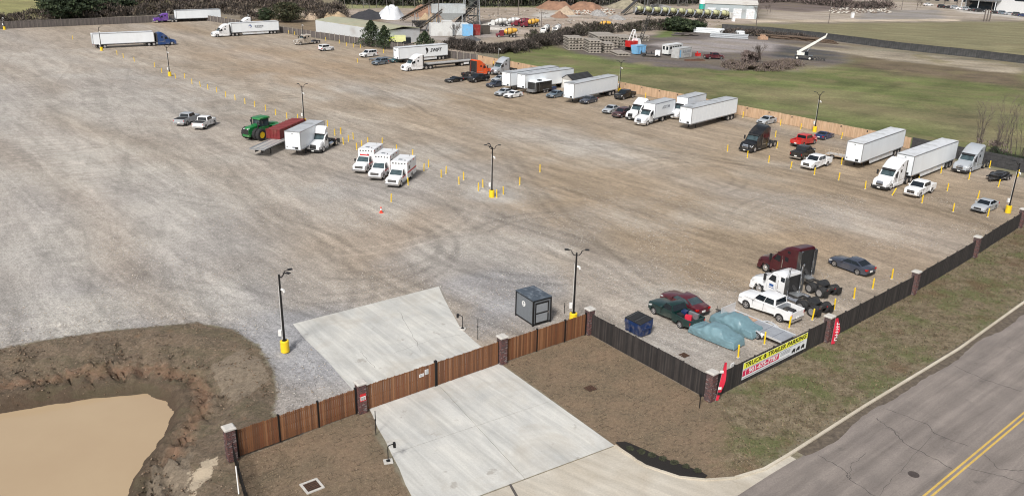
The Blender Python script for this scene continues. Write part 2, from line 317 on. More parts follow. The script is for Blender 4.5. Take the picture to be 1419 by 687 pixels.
def semi_kit(style='aero', sleeper=2.05, roof=3.95, xt=-5.7, grille='chrome', bumper='paint', stack=False, fender=None, tank='skirt', doorprint=False, nd=2, side_ext=True, ladder=False, front=None, fairing=False):
    k = Kit(); P = None; xs = -1.95-sleeper
    y = 1.15
    # hood
    b = MB()
    if style=='classic':
        prof = arch_profile([(1.35,.62),(1.38,1.0),(1.34,1.5),(1.2,1.62),(-.75,1.78),(-.75,.6)][::1][:5]+[(-.75,.6)], -.75, 1.35, .6, [0.35], .58)
        prof_prism(b, prof, [-1.0,-.86,0,.86,1.0], 0, taper=(.5,.1), inset=.14, zmin=1.2)
        k.add('hood', b, [P], smooth=35)
        for s in (1,-1):
            f = MB(); rr = .62; ring=[]
            for i in range(11):
                t = math.pi*(-.02+1.04*i/10); ring.append([( .35+q*math.cos(t), s*yy, .5+q*math.sin(t)) for q,yy in ((rr,.82),(rr+.06,.84),(rr+.06,1.2),(rr,1.22))])
            f.loft(ring); k.add('fender', f, [P], smooth=40)
        xf = .35
    else:
        top = [(1.26,.5),(1.3,.92),(1.18,1.26),(.8,1.5),(-.55,1.78),(-.55,.5)]
        prof = arch_profile(top, -.55, 1.26, .5, [0], .6)
        prof_prism(b, prof, [-1.2,-1.04,-.5,.5,1.04,1.2], 0, taper=(.8,.2), inset=.22, zmin=1.05, crown=.05)
        k.add('hood', b, [P], smooth=35); xf = 0
    # cab
    b = MB()
    if style=='classic': top = [(-.75,1.78),(-.95,2.55),(-1.15,2.72),(-1.95,2.78)]
    else: top = [(-.5,1.76),(-1.22,2.66),(-1.5,2.8),(-1.95,2.86)]
    zb = .75 if style=='classic' else .55
    prof_prism(b, [(top[0][0],zb)]+top+[(-1.95,zb)], [-y+.05,-y+.2,0,y-.2,y-.05], 0, inset=.12, zmin=2.6)
    k.add('cab', b, [P], smooth=35)
    if sleeper > 0:
        b = MB()
        if roof > 3.3: t2 = [(-1.3,2.75),(-1.7,3.12),(-2.3,3.56),(-2.9,3.82),(xs+.3,roof),(xs,roof-.02),(xs,zb)]
        else: t2 = [(-1.6,2.8),(-2.2,roof-.03),(xs,roof),(xs,zb)]
        prof_prism(b, [(-1.96,zb),(-1.96,2.78)][0:1]+[(-1.96,2.74)]+t2, [-y,-y+.2,0,y-.2,y], 0, inset=.2, zmin=2.9)
        k.add('sleeper', b, [P], smooth=35)
        for s in (1,-1):
            w = MB(); w.box(-2.85,-2.4,s*y-.01,s*y+.012,2.15,2.6); k.add('sleeper_window', w, [M_GLASS])
            w = MB(); w.box(xs+.25,-2.1,min(s*y,s*(y+.01)),max(s*y,s*(y+.01)),1.02,1.08); w.box(-2.06,-2.045,min(s*y,s*(y+.01)),max(s*y,s*(y+.01)),.8,2.6); k.add('trim_strip', w, [M_CHROME])
            w = MB(); w.box(xs+.3,xs+.75 if sleeper>1.5 else xs+.5,min(s*y,s*(y+.012)),max(s*y,s*(y+.012)),1.2,1.75); k.add('locker_door', w, [P])
            w = MB(); w.cyl((-2.15,s*(y+.04),1.3),(-2.15,s*(y+.04),2.2),.025,n=5); k.add('grab_rail', w, [M_CHROME])
            if side_ext: w = MB(); w.box(xs-.38,xs,s*(y-.03),s*y,.95,roof-.25); k.add('side_extender', w, [P_DKGREY if style=='aero' else M_DARK])
        if roof>3.3 and style=='aero':
            for s in (1,-1):
                w = MB(); w.box(-3.0,-2.65,s*(y-.05)-.005,s*(y-.05)+.06,3.05,3.3); k.add('roof_window', w, [M_GLASS])
        w = MB(); w.box(xs-.03,xs-.003,-y+.12,y-.12,.9,roof-.3); w.box(xs-.06,xs-.03,-.7,.7,1.1,2.3); k.add('back_wall', w, [M_DARK])
    elif fairing:
        b = MB(); prof_prism(b, [(-.98,2.7),(-1.15,3.3),(-1.5,3.65),(-1.95,3.75),(-1.97,2.7)], [-1.0,-.85,0,.85,1.0], 0, inset=.12, zmin=2.9); k.add('roof_fairing', b, [P], smooth=35)
    # glass
    w = MB(); a0,a1 = top[0],top[1]
    for s in ((-1,1) if style=='classic' else (0,)):
        if s==0: w.panel((a0[0],-1.0,a0[1]),(a0[0],1.0,a0[1]),(a1[0],.95,a1[1]),(a1[0],-.95,a1[1]),.03,.97,.08,.95,.015)
        else: w.panel((a0[0],min(s*.03,s*.98),a0[1]),(a0[0],max(s*.03,s*.98),a0[1]),(a1[0],max(s*.03,s*.9),a1[1]),(a1[0],min(s*.03,s*.9),a1[1]),.02,.98,.1,.9,.015)
    k.add('windshield', w, [M_GLASSL])
    w = MB(); w.loft([[(a1[0]+.05,-.98,a1[1]+.0),(a1[0]+.3,-.98,a1[1]-.12),(a1[0]+.32,-.98,a1[1]-.1),(a1[0]+.0,-.98,a1[1]+.08)],[(a1[0]+.05,.98,a1[1]+.0),(a1[0]+.3,.98,a1[1]-.12),(a1[0]+.32,.98,a1[1]-.1),(a1[0]+.0,.98,a1[1]+.08)]]); k.add('sun_visor', w, [M_DARK])
    for s in (1,-1):
        w = MB(); yy = s*(y-.05)
        q = [(-.92,yy,1.85),(-1.8,yy,1.78),(-1.8,yy,2.45),(-1.3,yy,2.45)]
        vs = [(p[0],p[1]+s*.012,p[2]) for p in q]+[(p[0],p[1]-s*.02,p[2]) for p in q]
        w.add(vs,[(0,1,2,3),(7,6,5,4),(0,4,5,1),(1,5,6,2),(2,6,7,3),(3,7,4,0)]); k.add('side_window', w, [M_GLASS])
        w = MB(); w.box(-1.88,-1.87,min(yy,yy+s*.008),max(yy,yy+s*.008),.8,2.5); w.box(-.8,-.79,min(yy,yy+s*.008),max(yy,yy+s*.008),.8,1.8); k.add('door_seam', w, [M_DARK])
        w = MB(); w.box(-.78,-.62,s*1.28,s*1.5,1.75,2.4) if s>0 else w.box(-.78,-.62,-1.5,-1.28,1.75,2.4); w.box(-.74,-.7,min(s*1.0,s*1.3),max(s*1.0,s*1.3),2.2,2.24); k.add('mirror', w, [M_DARK])
        w = MB(); fx = xf+.9
        if style=='classic': w.cyl((1.3,s*.86,1.12),(1.44,s*.86,1.12),.14,n=10)
        else: w.loft([[(.95,s*1.12,1.0),(.75,s*1.2,1.28),(.8,s*1.05,1.34),(1.12,s*.9,1.1)],[(1.24,s*.78,.82),(1.2,s*.8,1.02),(1.2,s*.76,1.1),(1.3,s*.7,.9)]])
        k.add('headlight', w, [M_LAMP])
    gm = {'chrome':M_CHROME,'black':M_DARK,'paint':None}[grille]; w = MB()
    if style=='classic': w.box(1.3,1.42,-.5,.5,.75,1.58)
    else: w.loft([[(1.28,-.5,.72),(1.28,.5,.72),(1.3,.5,.76),(1.3,-.5,.76)],[(1.35,-.52,1.0),(1.35,.52,1.0),(1.25,.52,1.0),(1.25,-.52,1.0)],[(1.2,-.46,1.36),(1.2,.46,1.36),(1.05,.46,1.36),(1.05,-.46,1.36)]])
    gi = k.add('grille', w, [gm if gm else None])
    w = MB()
    for i in range(5): z = .8+.1*i; w.box(1.36-.02*max(0,i-2)*1.6, 1.385-.02*max(0,i-2)*1.6,-.44,.44,z,z+.035)
    if style!='classic': k.add('grille_bar', w, [M_DARK if grille=='chrome' else M_CHASSIS])
    bm_ = {'paint':None,'black':M_DARK,'chrome':M_CHROME}[bumper]; w = MB()
    prof_prism(w, [(1.42,.3),(1.46,.6),(1.38,.66),(.95,.66),(.95,.3)], [-1.2,-.8,0,.8,1.2], 0, taper=(3.0,.0)); 
    for i,(vx,vy,vz) in enumerate(w.v): w.v[i] = (vx-.28*(abs(vy)/1.2)**2, vy, vz)
    k.add('bumper', w, [bm_])
    w = MB(); w.box(1.43,1.49,-.2,.2,.4,.54); k.add('license_plate', w, [M_PLATE])
    for s in (1,-1):
        if tank=='skirt':
            w = MB(); w.box(-3.9 if sleeper>0 else -2.4,-.7,min(s*1.05,s*1.17),max(s*1.05,s*1.17),.32,.76); k.add('side_skirt', w, [None])
        if True:
            w = MB(); x0 = -3.2 if sleeper>0 else -2.5; w.cyl((x0,s*.85,.66),(x0-1.2,s*.85,.66),.3,n=14); k.add('fuel_tank', w, [M_CHROME if tank!='skirt' else M_STEEL], smooth=40)
            w = MB(); w.box(-1.75,-.95,min(s*1.0,s*1.25),max(s*1.0,s*1.25),.42,.48); w.box(-1.75,-.95,min(s*.95,s*1.15),max(s*.95,s*1.15),.66,.7); k.add('step', w, [M_STEEL])
        if stack: w = MB(); w.cyl((xs-.2,s*.95,.9),(xs-.2,s*.95,3.5),.08,n=8); w.cyl((xs-.2,s*.95,1.3),(xs-.2,s*.95,2.4),.12,n=8); w.cyl((xs-.2,s*.95,3.48),(xs-.32,s*.95,3.75),.08,n=8); k.add('exhaust_stack', w, [M_CHROME], smooth=40)
        if fender:
            for i in range(nd):
                x = xt-.65+1.3*i; f = MB(); rings=[]
                for j in range(7):
                    t = math.pi*(.12+.76*j/6); rings.append([(x+q*math.cos(t), yy, .51+q*math.sin(t)) for q in (.57,.6) for yy in ((s*.6,s*1.22) if q==.57 else (s*1.22,s*.6))])
                f.loft(rings); k.add('fender', f, [fender], smooth=40)
        add_wheel(k, xf, s*1.18, .51, .28, 'steer')
    if sleeper>0 or True:
        w = MB(); w.box(xs-1.1,xs-.05,-.42,.42,.95,1.02); k.add('deck_plate', w, [M_STEEL])
        w = MB()
        for i in range(3): w.cyl((xs-.05,-.12+.12*i,1.7),(xs-.5,-.15+.15*i,1.3),.025,n=5); w.cyl((xs-.5,-.15+.15*i,1.3),(xs-.1,-.12+.12*i,1.05),.025,n=5)
        k.add('air_hose', w, [M_REDSTRIPE if False else M_DARK])
    if doorprint:
        for s in (1,-1):
            w = MB(); w.box(-1.6,-1.1,min(s*1.1,s*1.106),max(s*1.1,s*1.106),1.25,1.5); w.box(-1.7,-1.05,min(s*1.1,s*1.106),max(s*1.1,s*1.106),1.08,1.15); k.add('door_print', w, [M_TEXTB])
    chassis(k, xs, xt, nd)
    k.xf, k.h2 = xf, 1.2; return k

def trailer_kit(L=16.15, H=4.1, zb=1.15, roofm=None, ribs=False, skirt=False, W_=2.6, legs=True, doors=True, body=None, tand=None, vents=0):
    k = Kit(); hx = L/2; hy = W_/2; t = .03; roofm = roofm or M_ROOF; body = body or M_TRAILER
    b = MB(); b.box(-hx+.03,hx-.03,-hy+.03,hy-.03,zb,H-.05); k.add('body', b, [body])
    if ribs:
        n = int(L/1.22); me = None
        for s in (1,-1):
            for i in range(n):
                x0 = -hx+.08+(L-.16)*i/n; x1 = x0+(L-.16)/n-.035
                if me is None: w = MB(); w.box(0,x1-x0,-.012,.012,zb+.12,H-.14); me = w.mesh('side_panel',[body])
                k.add('side_panel', me, [], (x0,s*(hy-.022),0))
    w = MB(); w.box(-hx+.06,hx-.06,-hy+.06,hy-.06,H-.05,H-.012); k.add('roof', w, [roofm])
    for s in (1,-1):
        w = MB(); w.box(-hx,hx,min(s*(hy-.07),s*hy),max(s*(hy-.07),s*hy),H-.13,H); k.add('top_rail', w, [M_ALU])
        w = MB(); w.box(-hx,hx,min(s*(hy-.07),s*(hy+.004)),max(s*(hy-.07),s*(hy+.004)),zb-.06,zb+.1); k.add('bottom_rail', w, [M_ALU])
        for x in (-hx,hx-.09): w = MB(); w.box(x,x+.09,min(s*(hy-.09),s*(hy+.003)),max(s*(hy-.09),s*(hy+.003)),zb+.1,H-.13); k.add('corner_post', w, [M_ALU])
        w = MB()
        for i in range(4): x=-hx+.3+(L-.6)*i/3; w.box(x-.06,x+.06,min(s*hy,s*(hy+.015)),max(s*hy,s*(hy+.015)),zb-.02,zb+.04)
        for i in range(3): x=-hx+.3+(L-.6)*i/2; w.box(x-.05,x+.05,min(s*hy,s*(hy+.012)),max(s*hy,s*(hy+.012)),H-.1,H-.05)
        k.add('marker_light', w, [M_AMBER])
    w = MB(); w.box(hx-.04,hx+.02,-hy+.09,hy-.09,H-.1,H+.002); w.box(hx-.04,hx+.015,-hy+.09,hy-.09,zb-.05,zb+.06); k.add('front_rail', w, [M_ALU])
    w = MB(); w.box(hx-.03,hx+.03,.35,.85,zb+.12,zb+.42); k.add('hose_box', w, [M_DARK])
    w = MB(); w.box(hx-.03,hx+.008,-.12,.12,H-.42,H-.34); w.box(hx-.03,hx+.01,-hy+.25,-hy+.4,zb+.3,zb+.5); k.add('marker_plate', w, [M_DARK])
    if doors:
        for s in (1,-1):
            d = MB(); d.box(-hx-.02,-hx+.03,min(s*.015,s*(hy-.1)),max(s*.015,s*(hy-.1)),zb+.08,H-.15); di=k.add('rear_door', d, [body])
            r = MB(); [r.cyl((-hx-.04,s*q,zb+.1),(-hx-.04,s*q,H-.18),.018,n=5) for q in (.3,.85)]; k.add('lock_rod', r, [M_STEEL], parent=di)
    w = MB()
    for s in (1,-1): w.box(-hx+.3,hx-1.0,s*.5-.05,s*.5+.05,zb-.32,zb-.05)
    for x in np.arange(-hx+.5,hx-.5,1.5): w.box(x-.04,x+.04,-hy+.1,hy-.1,zb-.16,zb-.05)
    k.add('underframe', w, [M_CHASSIS])
    if legs:
        for s in (1,-1): w = MB(); xx=hx-2.6; w.box(xx-.07,xx+.07,s*.75-.07,s*.75+.07,.06,zb-.05); w.box(xx-.16,xx+.16,s*.75-.14,s*.75+.14,0,.06); k.add('landing_leg', w, [M_CHASSIS])
        w = MB(); xx=hx-2.6; w.box(xx-.03,xx+.03,-.7,.7,.55,.62); k.add('leg_brace', w, [M_CHASSIS])
    tx = tand if tand is not None else -hx+2.2
    for x in ((tx-.62,tx+.62) if L>10 else (tx,)):
        a = MB(); a.cyl((x,-.95,.5),(x,.95,.5),.1,n=8); k.add('axle', a, [M_CHASSIS])
        for s in (1,-1): add_wheel(k, x, s*1.27, .5, .27, 'drive', True)
    w = MB()
    for s in (1,-1): w.box(tx-1.3,tx+1.3,s*.5-.06,s*.5+.06,.62,zb-.3)
    k.add('bogie', w, [M_CHASSIS])
    for s in (1,-1): w = MB(); w.box(tx-1.45,tx-1.42,min(s*.65,s*1.25),max(s*.65,s*1.25),.2,zb-.1); k.add('mud_flap', w, [M_DARK])
    w = MB(); w.box(-hx,-hx+.08,-1.1,1.1,.5,.6); [w.box(-hx,-hx+.08,q-.05,q+.05,.6,zb-.05) for q in (-.7,.7)]; k.add('underride_guard', w, [M_STEEL])
    for s in (1,-1): w = MB(); w.box(-hx-.03,-hx,min(s*.9,s*1.2),max(s*.9,s*1.2),zb-.05,zb+.05); k.add('tail_light', w, [M_TAIL])
    if skirt:
        for s in (1,-1):
            w = MB(); a,c = tx+1.5, hx-3.2
            q = [(a,zb-.05),(c,zb-.05),(c-.5,.4),(a,.4)]; w.loft([[(x,s*(hy-.12),z) for x,z in q],[(x,s*(hy-.16),z) for x,z in q]]); k.add('side_skirt', w, [M_SKIRT])
    k.hx, k.hy = hx, hy; return k

def flatbed_kit(L=14.6, z=1.35, spread=True, drop=False):
    k = Kit(); hx=L/2
    n = 8; me=None
    for i in range(n):
        w = MB(); y0 = -1.25+2.5*i/n; w.box(-hx,hx,y0+.015,y0+2.5/n-.015,z-.04,z); k.add('deck_board', w, [M_WOODDECK if i%3 else M_STEEL])
    for s in (1,-1): w = MB(); w.box(-hx,hx,min(s*1.25,s*1.3),max(s*1.25,s*1.3),z-.16,z+.01); k.add('side_rail', w, [M_STEEL])
    w = MB()
    for s in (1,-1): w.box(-hx+.2,hx-.3,s*.5-.06,s*.5+.06,z-.62,z-.05)
    for x in np.arange(-hx+.4,hx,1.2): w.box(x-.04,x+.04,-1.2,1.2,z-.14,z-.05)
    k.add('underframe', w, [M_CHASSIS])
    w = MB(); w.box(hx-.05,hx+.05,-1.3,1.3,z-.2,z+.02); w.box(-hx-.05,-hx+.05,-1.3,1.3,z-.2,z+.0); k.add('end_rail', w, [M_STEEL])
    for s in (1,-1): w = MB(); xx=hx-2.6; w.box(xx-.07,xx+.07,s*.75-.07,s*.75+.07,.06,z-.1); w.box(xx-.16,xx+.16,s*.75-.14,s*.75+.14,0,.06); k.add('landing_leg', w, [M_CHASSIS])
    for x in ((-hx+1.0,-hx+4.1) if spread else (-hx+1.2,-hx+2.45)):
        a = MB(); a.cyl((x,-.95,.5),(x,.95,.5),.1,n=8); k.add('axle', a, [M_CHASSIS])
        for s in (1,-1): add_wheel(k, x, s*1.27, .5, .27, 'drive', True)
    w = MB(); w.box(-hx+1.8,-hx+3.3,.95,1.22,.5,1.0); k.add('tool_box', w, [M_SKIRT]); return k

def boxtruck_kit(H=3.75, Lb=7.4, text=None, cabc=True):
    k = semi_kit('aero', 0, 2.86, -5.2 if Lb>7 else -3.9, 'chrome' , 'chrome', nd=1, tank='none')
    k.p = [((None,)+p[1:] if p[0] in ('fifth_wheel','air_hose','deck_plate') else p) for p in k.p]
    x1 = -2.15; x0 = x1-Lb; b = MB(); b.box(x0,x1,-1.22,1.22,1.05,H); k.add('cargo_box', b, [M_TRAILER])
    w = MB(); w.box(x0+.06,x1-.06,-1.16,1.16,H-.01,H+.015); k.add('roof', w, [M_ROOFDK])
    for s in (1,-1):
        w = MB(); w.box(x0-.01,x1+.01,min(s*1.18,s*1.25),max(s*1.18,s*1.25),H-.08,H+.03); k.add('top_rail', w, [M_ALU])
        w = MB(); w.box(x0-.01,x1+.01,min(s*1.18,s*1.245),max(s*1.18,s*1.245),1.0,1.14); k.add('bottom_rail', w, [M_ALU])
        for xx in (x0,x1-.08): w = MB(); w.box(xx-.01,xx+.09,min(s*1.18,s*1.24),max(s*1.18,s*1.24),1.14,H-.08); k.add('corner_post', w, [M_ALU])
    w = MB(); w.box(x1-.03,x1+.012,-1.18,1.18,H-.06,H+.03); k.add('front_rail', w, [M_ALU])
    w = MB()
    for s in (1,-1): w.box(x0+.1,x1,s*.45-.05,s*.45+.05,.9,1.05)
    k.add('underframe', w, [M_CHASSIS])
    w = MB(); w.box(x0-.1,x0,-1.2,1.2,.5,.62); k.add('bumper', w, [M_STEEL])
    if text:
        me = text_mesh(text,.75,M_TEXTG,shear=.2,bold=.015)
        for s in (1,):
            k.add('lettering', me, [], M=face_matrix(((x0+x1)/2-.2,1.235,2.75),(-1,0,0),(0,0,1)))
    return k

def ambulance_kit(rooflight=True, lightbar=False):
    k = Kit(); gc=.35; xf=0; wb=4.1
    b = MB(); top=[(1.05,.6),(1.07,1.0),(.95,1.22),(.5,1.3),(-.45,1.42),(-.45,.45)]
    prof = arch_profile(top, -.45, 1.05, .45, [0], .5); prof_prism(b, prof, [-1.02,-.9,0,.9,1.02], 0, taper=(.6,.14), inset=.1, zmin=1.05, crown=.04); k.add('hood', b, [None], smooth=35)
    b = MB(); base=[(-1.95,-.98,1.4),(-.42,-.98,1.4),(-.42,.98,1.4),(-1.95,.98,1.4)]; up=[(-1.95,-.82,2.05),(-1.1,-.82,2.05),(-1.1,.82,2.05),(-1.95,.82,2.05)]
    b.loft([[(x,y,.42) for x,y,z in base],base,up,[(x-(.08 if x>-1.5 else 0),y*.88,2.12) for x,y,z in up]]); k.add('cab', b, [None], smooth=35)
    w = MB(); w.panel(base[1],base[2],up[2],up[1],.05,.95,.06,.95); k.add('windshield', w, [M_GLASSL])
    for s in (1,-1):
        A,B,C,D = (base[2],base[3],up[3],up[2]) if s>0 else (base[0],base[1],up[1],up[0])
        w = MB(); w.panel(A,B,C,D,.1 if s>0 else .3,.7 if s>0 else .9,.12,.92); k.add('side_window', w, [M_GLASS])
        w = MB(); w.box(-.75,-.6,min(s*1.08,s*1.3),max(s*1.08,s*1.3),1.4,1.75); k.add('mirror', w, [M_DARK])
        w = MB(); w.box(.85,1.02,min(s*.68,s*.96),max(s*.68,s*.96),.95,1.14); k.add('headlight', w, [M_LAMP])
        w = MB(); w.box(-1.9,-.6,min(s*.9,s*1.1),max(s*.9,s*1.1),.42,.48); k.add('step', w, [M_STEEL])
        # stripe along hood, door and box
        w = MB(); w.box(-1.9,-.5,min(s*.99,s*1.0)-.001,max(s*.99,s*1.0)+.001,1.05,1.22); k.add('red_stripe', w, [M_REDSTRIPE])
    w = MB(); w.box(1.0,1.1,-.6,.6,.8,1.15); k.add('grille', w, [M_DARK])
    w = MB()
    for i in range(3): w.box(1.1,1.115,-.58,.58,.84+.1*i,.875+.1*i)
    k.add('grille_bar', w, [M_CHROME])
    w = MB(); w.box(.85,1.22,-.98,.98,.42,.7); k.add('bumper', w, [M_CHROME])
    x0,x1,h,zt = -6.0,-1.97,1.2,2.95
    b = MB(); prof_prism(b, arch_profile([(x1,.55),(x1,zt-.12),(x1-.12,zt),(x0+.08,zt),(x0,zt-.08),(x0,.55)], x0,x1,.55,[-wb],.5), [-h,-h+.08,0,h-.08,h], 0, inset=.06, zmin=2.8); k.add('patient_box', b, [None], smooth=30)
    for s in (1,-1):
        for j in range(3):
            w = MB(); xa = x1-.15-1.3*j; w.box(xa-.25,xa,s*h-.005 if s>0 else -h-.02,s*h+.02 if s>0 else -h+.005,zt-.36,zt-.2); k.add('warning_light', w, [M_DARK if j%2 else M_TAIL])
        w = MB(); w.box(x0+.02,x1-.02,min(s*h,s*(h+.008)),max(s*h,s*(h+.008)),1.3,1.52); k.add('red_stripe', w, [M_REDSTRIPE])
        w = MB(); 
        for xx in (x1-.5,x1-1.35,x0+1.0): w.box(xx-.008,xx+.008,min(s*h,s*(h+.006)),max(s*h,s*(h+.006)),.6,2.5)
        k.add('door_seam', w, [M_DARK])
        w = MB(); w.box(x1-1.2,x1-.65,min(s*h,s*(h+.01)),max(s*h,s*(h+.01)),1.75,2.25); k.add('side_window', w, [M_GLASS])
    for j in range(5):
        w = MB(); y = -.85+.425*j; w.box(x1-.01,x1+.03,y-.1,y+.1,zt-.36,zt-.2); k.add('warning_light', w, [M_DARK])
    w = MB(); w.box(x1-1.2,x1-.7,-.35,.15,zt,zt+.08); k.add('roof_vent', w, [M_STEEL]); w = MB(); w.cyl((x1-.6,.7,zt),(x1-.6,.7,zt+.15),.05,n=6); w.cyl((x0+.8,.5,zt),(x0+.8,.5,zt+.3),.02,n=5); k.add('antenna', w, [M_DARK])
    if lightbar:
        w = MB(); w.box(-1.6,-1.25,-.65,.65,2.12,2.3); k.add('light_bar', w, [M_TAIL]); w = MB(); w.box(-1.75,-1.3,-.45,.45,2.3,2.42); k.add('light_bar_cover', w, [P_WHITE])
    w = MB(); w.box(-5.9,.8,-.5,.5,.4,.62); k.add('chassis', w, [M_CHASSIS])
    for s in (1,-1): add_wheel(k, 0, s*1.0, .42, .25, 'steer'); add_wheel(k, -wb, s*1.15, .42, .25, 'drive', True)
    k.xf=0; k.h2=1.0; return k

def tractor_kit():
    """articulated four wheel drive farm tractor on dual tyres"""
    k = Kit(); G_ = None
    b = MB(); prof_prism(b, [(3.5,1.0),(3.52,1.9),(3.2,2.25),(1.2,2.5),(1.2,1.1)], [-.6,-.45,0,.45,.6], 0, inset=.15, zmin=1.8, taper=(.9,.12)); k.add('hood', b, [G_], smooth=35)
    w = MB(); w.box(3.45,3.56,-.5,.5,1.05,1.95); k.add('grille', w, [M_DARK])
    w = MB(); w.box(3.2,3.62,-.75,.75,.75,1.1); k.add('front_weight', w, [G_])
    for s in (1,-1): w = MB(); w.box(3.3,3.56,min(s*.28,s*.52),max(s*.28,s*.52),1.95,2.08); k.add('headlight', w, [M_LAMP])
    w = MB(); base=[(-.6,-.95,2.0),(1.2,-.75,2.0),(1.2,.75,2.0),(-.6,.95,2.0)]; up=[(-.7,-.95,3.25),(1.1,-.8,3.25),(1.1,.8,3.25),(-.7,.95,3.25)]; w.loft([base,up]); k.add('cab_frame', w, [M_DARK])
    for q,(A,B,C,D) in enumerate(((base[1],base[2],up[2],up[1]),(base[2],base[3],up[3],up[2]),(base[0],base[1],up[1],up[0]),(base[3],base[0],up[0],up[3]))):
        w = MB(); w.panel(A,B,C,D,.07,.93,.05,.95); k.add('cab_window', w, [M_GLASSL])
    w = MB(); prof_prism(w, [(1.4,3.25),(1.3,3.45),(.9,3.55),(-.8,3.55),(-.95,3.4),(-.95,3.25)], [-1.05,-.9,0,.9,1.05], 0, inset=.08, zmin=3.3); k.add('cab_roof', w, [G_], smooth=35)
    w = MB(); w.box(-.6,1.3,-1.0,1.0,1.3,2.0); k.add('cab_base', w, [G_])
    w = MB(); w.cyl((1.5,-.7,1.9),(1.5,-.7,3.0),.13,n=10); w.cyl((1.5,-.7,3.0),(1.5,-.7,3.55),.07,n=8); k.add('exhaust_stack', w, [M_DARK], smooth=40)
    w = MB(); w.cyl((1.5,.7,1.9),(1.5,.7,2.9),.12,n=10); k.add('air_cleaner', w, [M_DARK], smooth=40)
    w = MB(); prof_prism(w, [(-.7,1.9),(-1.4,2.3),(-3.0,2.15),(-3.3,1.6),(-3.2,1.1),(-.8,1.1)], [-.8,-.6,0,.6,.8], 0, inset=.15, zmin=1.8); k.add('rear_hood', w, [G_], smooth=35)
    w = MB(); w.box(-3.4,3.3,-.45,.45,.7,1.2); w.cyl((-.9,0,.5),(-.9,0,1.6),.35,n=10); k.add('chassis', w, [M_CHASSIS])
    for s in (1,-1):
        f = MB(); f.box(-3.0,-.95,min(s*.8,s*1.7),max(s*.8,s*1.7),1.95,2.03); k.add('fender', f, [G_])
        w = MB(); w.box(1.1,1.14,min(s*.9,s*1.25),max(s*.9,s*1.25),3.0,3.1); w.box(1.05,1.15,min(s*1.2,s*1.45),max(s*1.2,s*1.45),2.6,3.0); k.add('mirror', w, [M_DARK])
        for x in (1.9,-2.1):
            for o in (.95,1.85):
                t = MB(); n=28; r=.98
                rings=[[(rr*(1 if (i%2==0 or j in (0,5)) else .955)*math.cos(2*math.pi*i/n), s*(yy), rr*(1 if (i%2==0 or j in (0,5)) else .955)*math.sin(2*math.pi*i/n)) for i in range(n)] for j,(yy,rr) in enumerate(((0,.55),(0,.86),(-.08,r),(-.62,r),(-.7,.86),(-.7,.5)))]
                t.loft(rings,cap=False); i = k.add('wheel', t, [M_TYRE], (x,s*(o+.1),r), smooth=20)
                c = MB(); c.loft([[(q*math.cos(2*math.pi*j/12),s*yy,q*math.sin(2*math.pi*j/12)) for j in range(12)] for q,yy in ((.56,-.03),(.5,-.05),(.4,-.25),(.2,-.25),(.18,-.1))],cap=True); k.add('rim', c, [P_YELLOW], (0,0,0), i)
    return k
# ------------------------------------------------------------------ terrain
def pip_sd(X, Y, poly):
    """signed distance to polygon, positive inside"""
    n = len(poly); d = np.full(X.shape, 1e9); ins = np.zeros(X.shape, bool)
    for i in range(n):
        ax,ay = poly[i]; bx,by = poly[(i+1)%n]; dx,dy = bx-ax,by-ay; L2 = dx*dx+dy*dy+1e-9
        t = np.clip(((X-ax)*dx+(Y-ay)*dy)/L2,0,1); d = np.minimum(d, (X-ax-t*dx)**2+(Y-ay-t*dy)**2)
        c = ((ay>Y)!=(by>Y)) & (X < dx*(Y-ay)/(dy+1e-12 if abs(dy)<1e-12 else dy)+ax); ins ^= c
    d = np.sqrt(d); return np.where(ins, d, -d)
def vnoise(X, Y, s, seed=0):
    r = np.random.RandomState(seed).rand(256,256); x = X/s; y = Y/s; xi = np.floor(x).astype(int); yi = np.floor(y).astype(int); fx = x-xi; fy = y-yi
    fx = fx*fx*(3-2*fx); fy = fy*fy*(3-2*fy); g = lambda a,b: r[a%256,b%256]
    return (g(xi,yi)*(1-fx)+g(xi+1,yi)*fx)*(1-fy)+(g(xi,yi+1)*(1-fx)+g(xi+1,yi+1)*fx)*fy-.5
def smooth(a, b, x): t = np.clip((x-a)/(b-a),0,1); return t*t*(3-2*t)
PZ = -1.9
water_px = [(-260,640),(-120,600),(0,574),(60,564),(120,556),(165,550),(200,549),(226,557),(235,572),(229,592),(205,625),(182,655),(168,690),(150,760),(60,900),(-200,1100)]
WATER = GP(water_px, PZ)
LOT = [(-300,165),(-168.3,275.5),(-131.7,305.6),(-117,318),(-79.7,285),(-58.3,265.5),(-33,246),(-12.7,229.5),(23.2,189.4),(44.2,164),(66.7,139.2),(81,114),(62.7,97.8),(15.2,54.6),(6.9,65.3),(-.6,59.6),(-10.6,51.8),(-14.3,48.7)] + \
      GP([(377,570),(383,545),(378,512),(358,478),(322,455),(270,446),(150,457),(60,470),(0,481),(-150,510),(-500,640)])
VERGE = [(15.2,54.6),(62.7,97.8),(90,123),(120,142)] + GP([(1560,335),(1419,420),(1330,484),(1200,563),(1094,630),(1060,651),(1020,663),(1000,640),(1010,590)])
SOD = [(-.6,59.6),(6.9,65.3),(15.2,54.6)] + GP([(1010,575),(1040,620),(1060,651),(1020,663),(979,665.5),(941,661),(893,645),(851,617),(770,557),(694,503)])
SOD2 = [(-18,45.7),(-10.6,51.8)] + GP([(508.7,571),(520,603),(543.6,641),(569.9,687),(600,760),(345,760),(334,687)])
axx = np.concatenate([np.arange(-3000,-700,230),np.arange(-700,-260,40),np.arange(-260,-44,1.6),np.arange(-44,24,.3),np.arange(24,76,.45),np.arange(76,330,1.8),np.arange(330,800,35),np.arange(800,3001,220)])
